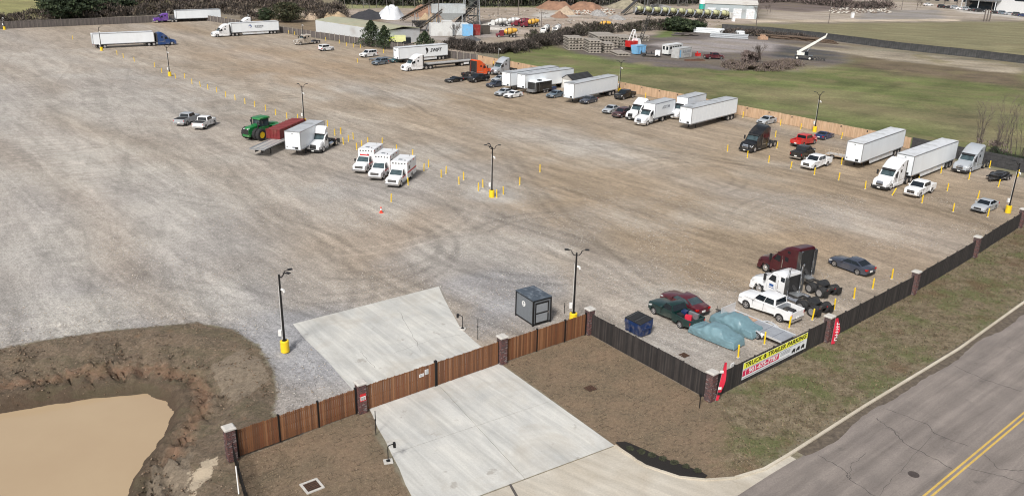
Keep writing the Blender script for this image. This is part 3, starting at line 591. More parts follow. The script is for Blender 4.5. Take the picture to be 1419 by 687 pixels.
ayy = np.concatenate([np.arange(-600,10,60),np.arange(10,27,2),np.arange(27,78,.3),np.arange(78,130,.45),np.arange(130,330,1.0),np.arange(330,620,3.5),np.arange(620,1000,40),np.arange(1000,5001,300)])
X, Y = np.meshgrid(axx, ayy, indexing='xy')
near = (X>-120)&(X<40)&(Y>5)&(Y<90)
sdw = pip_sd(X, Y, WATER); dw = -sdw
wob = vnoise(X,Y,3.2,1)*1.2+vnoise(X,Y,1.1,2)*.5
zb = PZ-.25-np.clip(sdw,0,3)*.3
prof = PZ-.1+ .95*smooth(-.1,1.5,dw+wob*.5)+ (.95-.0)*smooth(1.2,7.6,dw+wob*.6)
Z = np.where(dw>-.3, np.minimum(prof,0), zb); Z = np.where(dw>11, 0, Z)
Z = np.minimum(Z,0)
bank = (dw>-.4)&(dw<8)
thq = np.arctan2(Y-50, X+26)
rill = (vnoise(X,Y,.75,3)*.30+vnoise(X,Y,1.9,4)*.42+vnoise(X,Y,4.2,14)*.3)*smooth(0,.5,dw)*(1-smooth(5.5,9.5,dw))
gul = vnoise(thq*26+40,dw*.35+10,1.,15)+vnoise(thq*60+40,dw*.5+10,1.,16)*.6
rill += -np.abs(gul)*1.8*smooth(.5,1.8,dw)*(1-smooth(2.6,5.5,dw)) + .32*smooth(0,1,dw)*(1-smooth(2.6,5.5,dw))
Z = Z+np.where(bank, rill, 0)
sdl = pip_sd(X,Y,LOT)
Z = Z + np.where((sdl>3)&(dw>9), vnoise(X,Y,14,5)*.03, 0)
sds = np.maximum(pip_sd(X,Y,SOD), pip_sd(X,Y,SOD2)); sdv = pip_sd(X,Y,VERGE)
TAN = np.array((.30,.234,.163)); GRY = np.array((.35,.33,.308)); BGR = np.array((.27,.27,.278)); OCH = np.array((.315,.228,.15))
def mixc(C, col, f): return C*(1-f[...,None])+np.array(col)*f[...,None]
# lot colour: grey stone to the left and by the gate, tan dirt to the right and back
ca, sa = math.cos(math.radians(-48)), math.sin(math.radians(-48)); U = X*ca+Y*sa; V = -X*sa+Y*ca
st = vnoise(U,V*7,60,21)*.6+vnoise(U,V*5,22,22)*.45+vnoise(X,Y,30,23)*.5
lft = smooth(95,25,V+st*50)                      # across-row gradient
A = mixc(np.broadcast_to(TAN,X.shape+(3,)).copy(), GRY, np.clip(.25+lft*.55+st*.5,0,1))
def near_px(u,v,r): gx,gy = G(u,v); return smooth(r,r*.35,np.hypot(X-gx,Y-gy)+vnoise(X,Y,5,31)*r*.5)
for (u,v,r,c,f) in [(560,330,16,OCH,.35),(820,240,28,TAN,.8),(1000,330,22,TAN,.9),(1230,330,18,OCH,.35),(700,140,30,TAN,.7),(430,100,30,OCH,.5),(350,75,22,OCH,.45),(600,150,26,TAN,.6),(1080,250,20,TAN,.7),
                    (440,500,9,BGR,.95),(400,460,8,BGR,.8),(300,430,10,BGR,.6),(150,440,12,BGR,.5),(690,400,8,BGR,.7),(700,445,6,BGR,.85),(620,360,10,BGR,.45),(260,300,22,GRY,.6),(640,240,14,GRY,.6),(540,260,12,GRY,.7),(160,380,20,GRY,.5),(60,290,26,GRY,.5),
                    (100,130,40,GRY,.5),(750,500,9,TAN,.5),(950,480,8,GRY,.5),(680,270,5,GRY,.8)]:
    A = mixc(A, c, near_px(u,v,r)*f)
PALE = np.array((.43,.405,.365))
for (u,v,r,f) in [(170,440,9,.7),(60,455,8,.6),(300,415,9,.6),(120,330,16,.5),(40,230,22,.55),(200,230,20,.45),(330,270,14,.5),(160,150,34,.5),(60,90,40,.4),(480,300,10,.45),(575,215,12,.5),(700,265,8,.7),(860,210,16,.5),(900,300,9,.4),(640,330,9,.4),(930,420,6,.45),(1010,300,8,.35),(760,190,16,.4),(560,130,20,.45),(480,170,18,.4),(1180,310,8,.4),(1060,235,9,.4),(390,120,26,.4),(880,480,5,.5),(730,350,7,.5),(620,355,7,.5)]:
    A = mixc(A, PALE, near_px(u,v,r)*f*np.clip(.75+1.3*vnoise(U,V*2.5,7,87),0,1))
# broad wheel-worn bands along the rows
for off,wd,c,f in [(22,3.0,OCH*.8,.35),(40,4.5,TAN*.82,.4),(61,3.5,GRY*.85,.4),(78,3,TAN*.85,.35),(98,5,GRY*1.05,.5),(109,4,TAN*.85,.5),(4,4,GRY*.88,.4),(-20,5,GRY*1.06,.4)]:
    A = mixc(A, c, f*np.exp(-((V-off+vnoise(X,Y,25,40)*10)/wd)**2)*(.6+vnoise(U,V,18,41)))
# compacted wheel tracks: paired arcs where vehicles swing through the lot
rt = np.random.RandomState(77); trk = np.zeros(X.shape)
def arc_track(cx,cy,R0,a0,a1,amp,wd=.3,g=1.9):
    global trk
    r=np.hypot(X-cx,Y-cy); th=np.arctan2(Y-cy,X-cx); m_=smooth(a0,a0+.15,th)*(1-smooth(a1-.15,a1,th)); br=.55+.9*(vnoise(X,Y,4,61)+.5)
    for o_ in (-g/2,g/2): trk += m_*amp*br*np.exp(-((r-R0-o_)/wd)**2)
for i in range(240):
    u0=rt.uniform(-190,60); v0=rt.uniform(-10,150); R0=rt.choice([70,130,260,400,700,700]); s_=rt.choice([-1,1]); x0_=u0*ca-v0*sa; y0_=u0*sa+v0*ca
    hd=math.radians(-48)+rt.normal(0,.17); cx_,cy_=x0_+s_*R0*-math.sin(hd),y0_+s_*R0*math.cos(hd); th0=math.atan2(y0_-cy_,x0_-cx_); sp_=rt.uniform(20,75)/R0
    if abs(th0)+sp_>3.1: continue
    arc_track(cx_,cy_,R0,th0-sp_,th0+sp_,rt.choice([-.13,-.09,.09,.12,-.15]),rt.uniform(.2,.5))
for cx_,cy_,R0,a0,a1,am in ((-16,86,9,-1.9,.9,-.16),(-20,84,13,-1.5,.8,-.14),(6,88,10,1.6,3.1,-.14),(4,92,15,-3.1,-1.3,-.15),(24,118,9,-1.2,2.4,-.12),(30,112,14,.6,2.8,.12),(-40,70,26,-.2,1.2,-.14),(-8,96,6,-3,.5,-.12),(40,96,12,1.2,3.0,-.12),(22,98,22,-2.8,-.6,.11),(-22,100,17,-1.5,.3,.12)): arc_track(cx_,cy_,R0,a0,a1,am*1.1,.34)
A = A*(1+np.clip(trk*1.25,-.3,.3))[...,None]*(1+(vnoise(X,Y,2.2,71)*.08+vnoise(X,Y,6,72)*.08+vnoise(U,V*6,14,73)*.16))[...,None]
B = np.broadcast_to(np.array((.21,.19,.14)),X.shape+(3,)).copy()
def zone(pts, c, w, f=1., world=False, nz=1.):
    global B
    s = pip_sd(X,Y, pts if world else GP(pts)); s = s+vnoise(X,Y,max(2,w*2),50)*w*1.4*nz; B = mixc(B, c, smooth(-w,w,s)*f)
zone([(0,-60),(1419,-60),(1419,60),(900,70),(600,75),(500,60),(330,30),(0,30)], (.22,.19,.155), 8)
zone([(-400,-40),(260,-20),(262,10),(0,28),(-400,40)], (.25,.24,.105), 6)                 # hayfield top left
zone([(230,-20),(560,-20),(540,10),(420,16),(300,10)], (.215,.185,.125), 6)
zone([(480,-30),(760,-30),(760,12),(480,12)], (.25,.26,.13), 6)
zone([(330,14),(620,12),(1000,8),(1060,30),(1000,42),(880,55),(740,52),(640,75),(540,60),(440,45)], (.36,.30,.25), 5)   # works yard
zone([(520,30),(610,30),(700,45),(640,62),(560,56)], (.30,.27,.25), 3)
zone([(610,36),(720,30),(700,42),(600,44)], (.55,.52,.48), 2)
zone([(740,18),(790,15),(800,22),(745,26)], (.5,.48,.45), 3)
zone([(690,90),(700,70),(760,62),(880,85),(1000,95),(1110,100),(1200,80),(1419,100),(1600,120),(1600,240),(1419,235),(1367,230),(1253,203),(1020,158),(855,124)], (.125,.145,.052), 3)
zone([(840,100),(1000,115),(1120,125),(1300,150),(1419,160),(1419,200),(1300,185),(1100,150),(900,120)], (.19,.175,.09), 8,.75)
zone([(1180,70),(1300,85),(1419,98),(1419,125),(1320,112),(1250,105),(1180,92)], (.135,.105,.07), 5)
zone([(1290,150),(1419,130),(1419,210),(1320,195)], (.165,.145,.085), 8,.8)
zone([(690,90),(760,105),(860,122),(857,126),(690,92)], (.15,.12,.08), 2,.8)
zone([(770,62),(870,52),(1000,40),(1070,50),(1180,66),(1170,88),(1100,96),(1000,97),(900,92),(790,72)], (.13,.112,.105), 2.5)   # dark equipment yard
zone([(900,62),(1010,50),(1090,62),(1060,72),(960,72)], (.33,.3,.29), 4,.8)
zone([(1080,66),(1160,68),(1165,84),(1080,80)], (.07,.07,.075), 3)
zone([(1080,62),(1230,72),(1419,92),(1419,104),(1250,86),(1170,74)], (.30,.26,.2), 2.5)                # dirt track
zone([(905,44),(945,42),(945,50),(912,52)], (.12,.16,.05), 3)
zone([(1000,34),(1419,30),(1600,30),(1600,95),(1419,84),(1139,52),(1000,45)], (.2,.185,.105), 4)         # pasture beyond the black fence
zone([(1060,-10),(1419,-10),(1600,20),(1600,33),(1340,27),(1250,29),(1060,30)], (.36,.31,.26), 4)
zone([(1200,15),(1300,14),(1310,28),(1185,28)], (.27,.25,.235), 3)
zone([(1300,8),(1419,16),(1419,27),(1330,17)], (.5,.47,.43), 3)
zone([(1040,28.5),(1330,26.5),(1330,29.5),(1040,31.5)], (.5,.42,.33), 1.5)
zone([(1020,-10),(1110,-10),(1200,4),(1230,14),(1120,17),(1040,12)], (.15,.12,.11), 5)
zone([(330,26),(420,22),(530,25),(545,40),(430,50),(390,36)], (.20,.15,.1), 5)
zone([(300,690),(340,560),(235,520),(0,470),(-200,500),(-300,900),(300,900)], (.15,.105,.07), 2)
mz = smooth(-3,3,pip_sd(X,Y,GP([(690,92),(700,70),(880,85),(1000,95),(1419,60),(1700,120),(1700,260),(1253,203)])))
B = B*(1+mz*(vnoise(X,Y,9,91)*.35+vnoise(X,Y,3.2,92)*.3+vnoise(X+Y,(X-Y)*3,16,93)*.35))[...,None]; B = mixc(B,(.2,.175,.09),mz*smooth(.12,.4,vnoise(X,Y,7,94)+vnoise(X,Y,2.5,95)*.5)*.6)
nv = X.size
V3 = np.stack([X,Y,Z],-1).reshape(-1,3); ny,nx = X.shape
idx = np.arange(nv).reshape(ny,nx); F4 = np.stack([idx[:-1,:-1],idx[:-1,1:],idx[1:,1:],idx[1:,:-1]],-1).reshape(-1,4)

def node_noise(n,l,src,scale,detail=6,rough=.6,dist=0.):
    z = n.new('ShaderNodeTexNoise'); z.inputs['Scale'].default_value=scale; z.inputs['Detail'].default_value=detail; z.inputs['Roughness'].default_value=rough; z.inputs['Distortion'].default_value=dist
    l.new(src,z.inputs['Vector']); return z.outputs['Fac']
def node_map(n,l,src,a,b,c,d):
    z = n.new('ShaderNodeMapRange'); z.inputs[1].default_value=a; z.inputs[2].default_value=b; z.inputs[3].default_value=c; z.inputs[4].default_value=d; l.new(src,z.inputs[0]); return z.outputs[0]
def node_mix(n,l,f,a,b,mode='MIX'):
    z = n.new('ShaderNodeMix'); z.data_type='RGBA'; z.blend_type=mode
    if isinstance(f,(int,float)): z.inputs[0].default_value=f
    else: l.new(f,z.inputs[0])
    for q,i in ((a,6),(b,7)):
        if isinstance(q,tuple): z.inputs[i].default_value=(*q,1)
        else: l.new(q,z.inputs[i])
    return z.outputs[2]
def node_math(n,l,op,a,b=None,c=None):
    z = n.new('ShaderNodeMath'); z.operation=op
    for q,i in ((a,0),(b,1),(c,2)):
        if q is None: continue
        if isinstance(q,(int,float)): z.inputs[i].default_value=q
        else: l.new(q,z.inputs[i])
    return z.outputs[0]
def node_attr(n,name,out='Fac'):
    z = n.new('ShaderNodeAttribute'); z.attribute_name=name; return z.outputs[out]
def ground_material():
    m = bpy.data.materials.new('ground_surface'); m.use_nodes=True; n,l = NT(m); p = n['Principled BSDF']; p.inputs['Roughness'].default_value=.9; p.inputs['Specular IOR Level'].default_value=.25
    g = n.new('ShaderNodeNewGeometry'); pos = g.outputs['Position']
    def mapped(rot, sc):
        q0 = n.new('ShaderNodeMapping'); q0.inputs['Rotation'].default_value=(0,0,rot); l.new(pos,q0.inputs[0])
        q = n.new('ShaderNodeMapping'); q.inputs['Scale'].default_value=sc; l.new(q0.outputs[0],q.inputs[0]); return q.outputs[0]
    edge = node_noise(n,l,pos,1.3,5,.7)
    eoff = node_map(n,l,edge,.25,.75,-.55,.55)
    def mask(attr, w=.18, amp=1.): 
        a = node_math(n,l,'ADD',node_attr(n,attr),node_math(n,l,'MULTIPLY',eoff,amp)); return node_map(n,l,a,-w,w,0,1)
    # gravel lot
    r = math.radians(48)
    sp = node_map(n,l,node_noise(n,l,pos,5.5,3,.9),.3,.7,.62,1.42); sp2 = node_map(n,l,node_noise(n,l,pos,1.7,8,.92),.3,.7,.64,1.38)
    md = node_map(n,l,node_noise(n,l,pos,.45,9,.74,1.0),.32,.68,.86,1.13)
    s1 = node_map(n,l,node_noise(n,l,mapped(r,(.06,.42,1)),1.0,9,.78,.9),.36,.64,.85,1.14)
    s2 = node_map(n,l,node_noise(n,l,mapped(r+.25,(.05,.3,1)),1.0,8,.72,1.2),.48,.62,1.03,.87)
    s3 = node_map(n,l,node_noise(n,l,mapped(r+.03,(.02,.5,1)),1.0,6,.7,.9),.5,.62,.98,1.12)
    s4 = node_map(n,l,node_noise(n,l,mapped(r-.12,(.025,.65,1)),1.0,6,.7,.9),.54,.64,1.0,.91)
    ca_ = node_attr(n,'tint_lot','Color')
    for q in (sp,sp2,md,s1,s2,s3,s4): ca_ = node_mix(n,l,1.,ca_,q,'MULTIPLY')
    # stones: pale specks
    v = n.new('ShaderNodeTexVoronoi'); v.inputs['Scale'].default_value=2.6; l.new(pos,v.inputs['Vector']); st_ = node_map(n,l,v.outputs['Distance'],.05,.13,.65,0)
    gate = node_map(n,l,node_noise(n,l,pos,.4,3),.5,.62,0,1); ca_ = node_mix(n,l,node_math(n,l,'MULTIPLY',st_,gate),ca_,(.55,.5,.44))
    # outside grass / yards
    gb = node_map(n,l,node_noise(n,l,pos,1.2,9,.85),.3,.7,.5,1.5); gm = node_map(n,l,node_noise(n,l,mapped(.35,(.05,.16,1)),1,7,.7,.5),.3,.7,.70,1.3)
    cb = node_attr(n,'tint_out','Color'); cb = node_mix(n,l,1.,cb,gb,'MULTIPLY'); cb = node_mix(n,l,1.,cb,gm,'MULTIPLY')
    dry = node_map(n,l,node_noise(n,l,mapped(.6,(.03,.1,1)),1,8,.78,.5),.48,.64,0,.6); cb = node_mix(n,l,dry,cb,(.19,.155,.09))
    c = node_mix(n,l,mask('sd_lot',.15),cb,ca_)
    # bank soil
    n1 = node_noise(n,l,pos,.55,8,.72,.5); n2 = node_noise(n,l,pos,3.,8,.8,.2)
    so_ = node_mix(n,l,node_map(n,l,n1,.35,.65,0,1),(.16,.118,.082),(.10,.08,.056)); so_ = node_mix(n,l,node_map(n,l,n2,.45,.7,0,.75),so_,(.25,.195,.145)); so_ = node_mix(n,l,node_map(n,l,node_noise(n,l,pos,.9,5,.6),.62,.72,0,.35),so_,(.26,.15,.085))
    so_ = node_mix(n,l,1.,so_,node_map(n,l,node_noise(n,l,pos,5,6,.8),.3,.7,.55,1.45),'MULTIPLY')
    wet_shade = node_map(n,l,node_math(n,l,'ADD',node_attr(n,'sd_shore'),node_math(n,l,'MULTIPLY',eoff,.6)),.5,2.6,1,0); so_ = node_mix(n,l,node_math(n,l,'MULTIPLY',wet_shade,.8),so_,(.062,.042,.028))  # wet shore soil, with shading of the lower bank put into the colour
    red = node_map(n,l,node_math(n,l,'ABSOLUTE',node_math(n,l,'SUBTRACT',node_math(n,l,'ADD',node_attr(n,'sd_shore'),eoff),2.6)),0,.9,.5,0); so_ = node_mix(n,l,red,so_,(.24,.13,.08))
    so_ = node_mix(n,l,node_map(n,l,node_noise(n,l,mapped(.2,(.1,.35,1)),1,6,.7,.8),.5,.62,0,.3),so_,(.085,.085,.045))
    so_ = node_mix(n,l,mask('sd_mat',.1,.5),so_,node_mix(n,l,1.,(.20,.162,.12),node_map(n,l,node_noise(n,l,pos,2.5,7,.85),.3,.7,.5,1.5),'MULTIPLY')); so_ = node_mix(n,l,mask('sd_sand',.1,1.),so_,(.42,.35,.26))
    c = node_mix(n,l,mask('sd_bank',.15),c,so_)
    # laid sod with its seams
    def brick(rot, sc, off):
        b = n.new('ShaderNodeTexBrick'); b.inputs['Scale'].default_value=1; b.inputs['Brick Width'].default_value=.9; b.inputs['Row Height'].default_value=.42; b.inputs['Mortar Size'].default_value=.045; b.inputs['Mortar Smooth'].default_value=.8
        b.inputs['Color1'].default_value=(1,1,1,1); b.inputs['Color2'].default_value=(.9,.9,.9,1); b.inputs['Mortar'].default_value=(.34,.32,.3,1)
        w = n.new('ShaderNodeTexNoise'); w.inputs['Scale'].default_value=.9; w.inputs['Detail'].default_value=3; l.new(pos,w.inputs['Vector'])
        vm = n.new('ShaderNodeVectorMath'); vm.operation='MULTIPLY_ADD'; l.new(w.outputs['Color'],vm.inputs[0]); vm.inputs[1].default_value=(.9,.9,0)
        l.new(mapped(rot,(1,1,1)),vm.inputs[2]); l.new(vm.outputs[0],b.inputs['Vector']); return b.outputs['Color']
    sc_ = node_mix(n,l,node_map(n,l,node_noise(n,l,pos,.35,5),.35,.65,0,1),(.215,.155,.105),(.16,.125,.085))
    sc_ = node_mix(n,l,1.,sc_,node_map(n,l,node_noise(n,l,pos,3.2,8,.92),.3,.7,.4,1.6),'MULTIPLY')
    sc_ = node_mix(n,l,node_map(n,l,node_noise(n,l,pos,1.1,5,.8),.47,.6,.0,.9),sc_,node_mix(n,l,1.,sc_,brick(-math.radians(41),1,0),'MULTIPLY'))
    c = node_mix(n,l,mask('sd_sod',.12,.25),c,sc_)
    vg = node_mix(n,l,node_map(n,l,node_noise(n,l,pos,1.1,7,.75),.35,.65,0,1),(.085,.066,.04),(.245,.20,.135))
    vg = node_mix(n,l,node_map(n,l,node_noise(n,l,pos,.22,5,.65),.47,.6,0,.65),vg,(.085,.11,.033)); vg = node_mix(n,l,node_map(n,l,node_noise(n,l,pos,.16,4,.6),.56,.66,0,.7),vg,(.12,.075,.045))
    vg = node_mix(n,l,1.,vg,node_map(n,l,node_noise(n,l,pos,6,6,.8),.3,.7,.45,1.6),'MULTIPLY')
    c = node_mix(n,l,mask('sd_verge',.9,1.9),c,vg)
    l.new(c,p.inputs['Base Color'])
    b = n.new('ShaderNodeBump'); b.inputs['Strength'].default_value=.55; b.inputs['Distance'].default_value=.12
    c = c
    hgt0 = node_math(n,l,'MULTIPLY',node_math(n,l,'MULTIPLY',mask('sd_bank',.3),node_noise(n,l,pos,1.6,8,.8,.6)),3.2)
    hgt = node_math(n,l,'ADD',node_noise(n,l,pos,5,6,.75),node_math(n,l,'MULTIPLY',node_noise(n,l,mapped(r,(.3,1.1,1)),1,6,.7,1.8),.8)); hgt=node_math(n,l,'ADD',hgt,hgt0); l.new(hgt,b.inputs['Height']); l.new(b.outputs[0],p.inputs['Normal'])
    return m
gme = raw_mesh('ground', V3, F4, [ground_material()], smooth=True)
def fattr(name, arr): a = gme.attributes.new(name,'FLOAT','POINT'); a.data.foreach_set('value', np.clip(arr,-4,4).astype(np.float32).ravel())
def cattr(name, arr): a = gme.attributes.new(name,'FLOAT_COLOR','POINT'); q = np.ones((nv,4),np.float32); q[:,:3]=np.clip(arr,0,1).reshape(-1,3); a.data.foreach_set('color', q.ravel())
sdb = np.where((X<-9)&(Y<90)&(Y>-50), np.minimum(-sdl-.05, 13.5-np.maximum(dw,0)), -4)
sdb = np.where(X<-9, -sdl, -4.); sdb = np.minimum(sdb, 24-np.clip(dw,-9,40)); sdb = np.minimum(sdb, -sds)
MAT1=GP([(212,640),(268,633),(262,700),(196,700)],-1.0); MAT2=GP([(292,508),(335,490),(362,505),(374,532),(330,562),(306,543)],-.6); SAND=GP([(264,662),(304,640),(292,668),(262,700)],-.8)
fattr('sd_mat',np.maximum(pip_sd(X,Y,MAT1),pip_sd(X,Y,MAT2))); fattr('sd_sand',pip_sd(X,Y,SAND)); fattr('sd_lot',sdl); fattr('sd_bank',sdb); fattr('sd_sod',sds); fattr('sd_verge',sdv); fattr('sd_shore',dw); cattr('tint_lot',A); cattr('tint_out',B)
link('ground', gme, kind='structure')
# pond water
wm = bpy.data.materials.new('muddy_water'); wm.use_nodes=True; n,l=NT(wm); p=n['Principled BSDF']; p.inputs['Roughness'].default_value=.12; p.inputs['Specular IOR Level'].default_value=.5
tc=n.new('ShaderNodeNewGeometry'); l.new(node_mix(n,l,node_map(n,l,node_noise(n,l,tc.outputs['Position'],.12,4),.3,.7,0,1),(.40,.295,.185),(.43,.325,.205)),p.inputs['Base Color'])
b=n.new('ShaderNodeBump'); b.inputs['Strength'].default_value=.03; l.new(node_noise(n,l,tc.outputs['Position'],3,3),b.inputs['Height']); l.new(b.outputs[0],p.inputs['Normal'])
wx=[p_[0] for p_ in WATER]; wy=[p_[1] for p_ in WATER]
w=MB(); w.quad((min(wx)-3,min(wy)-3,PZ),(max(wx)+1.4,min(wy)-3,PZ),(max(wx)+1.4,max(wy)+1.4,PZ),(min(wx)-3,max(wy)+1.4,PZ)); link('pond_water', w.mesh('pond_water',[wm]), kind='structure')

# ------------------------------------------------------------------ flat sheets: road, driveway, pads
def sheet(name, pts, z, m, th=.0, kind='structure', parent=None):
    w = MB(); n_=len(pts)
    if th: w.add([(x,y,z-th) for x,y in pts]+[(x,y,z) for x,y in pts],[tuple(range(n_-1,-1,-1)),tuple(range(n_,2*n_))]+[(i,(i+1)%n_,n_+(i+1)%n_,n_+i) for i in range(n_)])
    else: w.add([(x,y,z) for x,y in pts],[tuple(range(n_))])
    me = w.mesh(name,[m]); return link(name, me, parent, kind=kind if parent is None else None)
def surf_mat(name, cols, speck, streak=None, rough=.85, cracks=None, spots=None, stains=None, lanes=None):
    m = bpy.data.materials.new(name); m.use_nodes=True; n,l=NT(m); p=n['Principled BSDF']; p.inputs['Roughness'].default_value=rough; p.inputs['Specular IOR Level'].default_value=.3
    g=n.new('ShaderNodeNewGeometry'); pos=g.outputs['Position']
    c=node_mix(n,l,node_map(n,l,node_noise(n,l,pos,.25,7,.65,.4),.35,.65,0,1),cols[0],cols[1]); c=node_mix(n,l,1.,c,node_map(n,l,node_noise(n,l,pos,9,6,.8),.3,.7,1-speck,1+speck),'MULTIPLY')
    if streak:
        q0=n.new('ShaderNodeMapping'); q0.inputs['Rotation'].default_value=(0,0,-streak[0]); l.new(pos,q0.inputs[0]); q=n.new('ShaderNodeMapping'); q.inputs['Scale'].default_value=(.12,1.6,1); l.new(q0.outputs[0],q.inputs[0]); c=node_mix(n,l,1.,c,node_map(n,l,node_noise(n,l,q.outputs[0],1,6,.6,.7),.35,.65,1-streak[1],1+streak[1]),'MULTIPLY')
    if spots: c=node_mix(n,l,node_map(n,l,node_noise(n,l,pos,spots[1],4,.6),.64,.7,0,spots[2]),c,spots[0])
    if stains: c=node_mix(n,l,node_map(n,l,node_noise(n,l,pos,stains[1],7,.7,.6),.52,.68,0,stains[2]),c,stains[0])
    if lanes:
        dt=n.new('ShaderNodeVectorMath'); dt.operation='DOT_PRODUCT'; l.new(pos,dt.inputs[0]); dt.inputs[1].default_value=(lanes[0][0],lanes[0][1],0); f_=node_math(n,l,'SUBTRACT',dt.outputs['Value'],lanes[1]); f_=node_math(n,l,'SINE',node_math(n,l,'MULTIPLY',f_,2*math.pi/1.85)); c=node_mix(n,l,1.,c,node_map(n,l,f_,-.2,1,1.03,.88),'MULTIPLY')
    if cracks:
        v=n.new('ShaderNodeTexVoronoi'); v.feature='DISTANCE_TO_EDGE'; v.inputs['Scale'].default_value=cracks[0]; vm=n.new('ShaderNodeVectorMath'); vm.operation='MULTIPLY_ADD'; w=n.new('ShaderNodeTexNoise'); w.inputs['Scale'].default_value=.8; w.inputs['Detail'].default_value=5; l.new(pos,w.inputs['Vector'])
        l.new(w.outputs['Color'],vm.inputs[0]); vm.inputs[1].default_value=(2.2,2.2,0); l.new(pos,vm.inputs[2]); l.new(vm.outputs[0],v.inputs['Vector'])
        c=node_mix(n,l,node_map(n,l,v.outputs['Distance'],0,cracks[1],cracks[2],0),c,cracks[3])
    l.new(c,p.inputs['Base Color']); b=n.new('ShaderNodeBump'); b.inputs['Strength'].default_value=.25; b.inputs['Distance'].default_value=.03; l.new(node_noise(n,l,pos,14,5,.8),b.inputs['Height']); l.new(b.outputs[0],p.inputs['Normal']); return m
RD = math.atan2(51.6-11,60.)  # placeholder heading, replaced below
e0 = np.array(G(1094,640)); e1 = np.array(G(1419,431)); rd = (e1-e0)/np.linalg.norm(e1-e0); rn = np.array((rd[1],-rd[0])); RA = math.atan2(rd[1],rd[0])
M_ASPH = surf_mat('asphalt', ((.245,.213,.19),(.195,.17,.154)), .22, (RA,.14), .85, None, ((.10,.09,.085),.5,.5), ((.15,.135,.125),.13,.5), ((float(rn[0]),float(rn[1])), float(np.dot(e0,rn))+1.1))
M_DRIVE = surf_mat('concrete_drive', ((.55,.54,.50),(.45,.45,.43)), .10, (math.radians(-52),.13), .8, None, ((.30,.275,.24),.7,.6), ((.40,.36,.30),.17,.5))
M_APRON = surf_mat('concrete_apron', ((.51,.475,.41),(.42,.375,.305)), .14, (math.radians(-35),.1), .8)
M_KERB = surf_mat('kerb_concrete', ((.56,.51,.42),(.42,.37,.29)), .2); M_LINE = surf_mat('road_line_yellow', ((.62,.42,.10),(.5,.34,.1)), .25)
def rp(t, o): q = e0+rd*t+rn*o; return (float(q[0]),float(q[1]))
edge = []
for i in range(-40,171): edge.append(rp(i*.9, .12*math.sin(i*1.3)+.1*math.sin(i*.47)))
sheet('road', edge+[rp(155,14),rp(-36,14)], .012, M_ASPH)
# yellow double centre line, cracks, manhole
l0 = np.array(G(1280,687)); off = float(np.dot(l0-e0,rn))
for k_ in (0,1): sheet('road_line', [rp(-30,off+.32*k_-.08),rp(150,off+.32*k_-.08),rp(150,off+.32*k_+.06),rp(-30,off+.32*k_+.06)], .017, M_LINE)
M_CRACK = mat('crack_dark', (.085,.075,.07), .9)
crx = random.Random(5)
def crack(pts, w=.035, z=.0175, name='road_crack'):
    P=[np.array(G(u,v)) for u,v in pts]; out=[]
    for i in range(len(P)-1):
        for j in range(8): out.append(P[i]+(P[i+1]-P[i])*j/8+np.array((crx.uniform(-.09,.09),crx.uniform(-.09,.09))))
    out.append(P[-1]); mb=MB(); 
    for i in range(len(out)-1):
        a,b=out[i],out[i+1]; d=(b-a)/max(1e-6,np.linalg.norm(b-a)); q=np.array((-d[1],d[0])); w0=w*crx.uniform(.5,1.2)
        mb.add([(*(a-q*w0),z),(*(b-q*w0),z),(*(b+q*w0),z),(*(a+q*w0),z)],[(0,1,2,3)])
    link(name, mb.mesh(name,[M_CRACK]), kind='structure')
crack([(1133,631),(1170,650),(1178,665),(1218,690)]); crack([(1214,580),(1237,595),(1253,614),(1290,633),(1320,650)]); crack([(1229,567),(1285,588),(1295,600),(1342,618)]); crack([(1322,507),(1370,528),(1415,542)])
crack([(1340,648),(1390,660),(1419,670)],.03); crack([(1178,662),(1178,645),(1200,628)],.02); crack([(1365,630),(1385,650),(1419,652)],.025); crack([(1395,480),(1419,490)],.025); crack([(1219,687),(1240,660),(1290,605)],.015)
mh=MB(); cx,cy=G(1266,657); mh.cyl((cx,cy,.012),(cx,cy,.022),.36,n=18); mh.cyl((cx,cy,.02),(cx,cy,.027),.3,n=18); o_=link('manhole_cover', mh.mesh('manhole_cover',[mat('iron_cover',(.08,.065,.06),.7,.3,.4,12)]), label='round iron manhole cover in the road surface', cat='manhole cover')
# kerb along the road and round the apron
kp = GP([(1700,240),(1560,335),(1419,420),(1330,484),(1200,563),(1130,608),(1094,631),(1060,651),(1020,663),(979,666),(941,662),(893,646),(851,618)])
rr0_=random.Random(21)
def ribbon(name, path, w0, w1, z0, z1, m, parent=None, **kw):
    P=[np.array(p_) for p_ in path]; rings=[]
    for i,p_ in enumerate(P):
        d=(P[min(i+1,len(P)-1)]-P[max(i-1,0)]); d/=np.linalg.norm(d); q=np.array((-d[1],d[0]))
        a=p_+q*w0; b=p_+q*w1; rings.append([(a[0],a[1],z0),(b[0],b[1],z0),(b[0],b[1],z1),(a[0],a[1],z1)])
    mb=MB(); mb.loft(rings); return link(name, mb.mesh(name,[m]), parent, kind='structure', **kw)
ribbon('kerb', kp[:9], -.16, .06, -.05, .13, M_KERB); ribbon('kerb', kp[7:], -.14, .05, -.06, .10, M_KERB)
dp=[]; M_DIRT=mat('gutter_dirt',(.11,.088,.066),.95,var=.45,scale=2.5,bump=.6)
for i in range(170): dp.append(rp(i*.6+1.5,0))
dd_=MB(); rgs=[]
for i,p_ in enumerate(dp):
    q=np.array(p_); w1=.30+.28*math.sin(i*.31)*math.sin(i*.083+1)+rr0_.uniform(-.07,.07); a_=q-rn*.62; b_=q+rn*w1; rgs.append([(a_[0],a_[1],-.02),(b_[0],b_[1],-.02),(b_[0],b_[1],.0185),(a_[0],a_[1],.035)])
dd_.loft(rgs); link('gutter_dirt',dd_.mesh('gutter_dirt',[M_DIRT]),kind='structure')
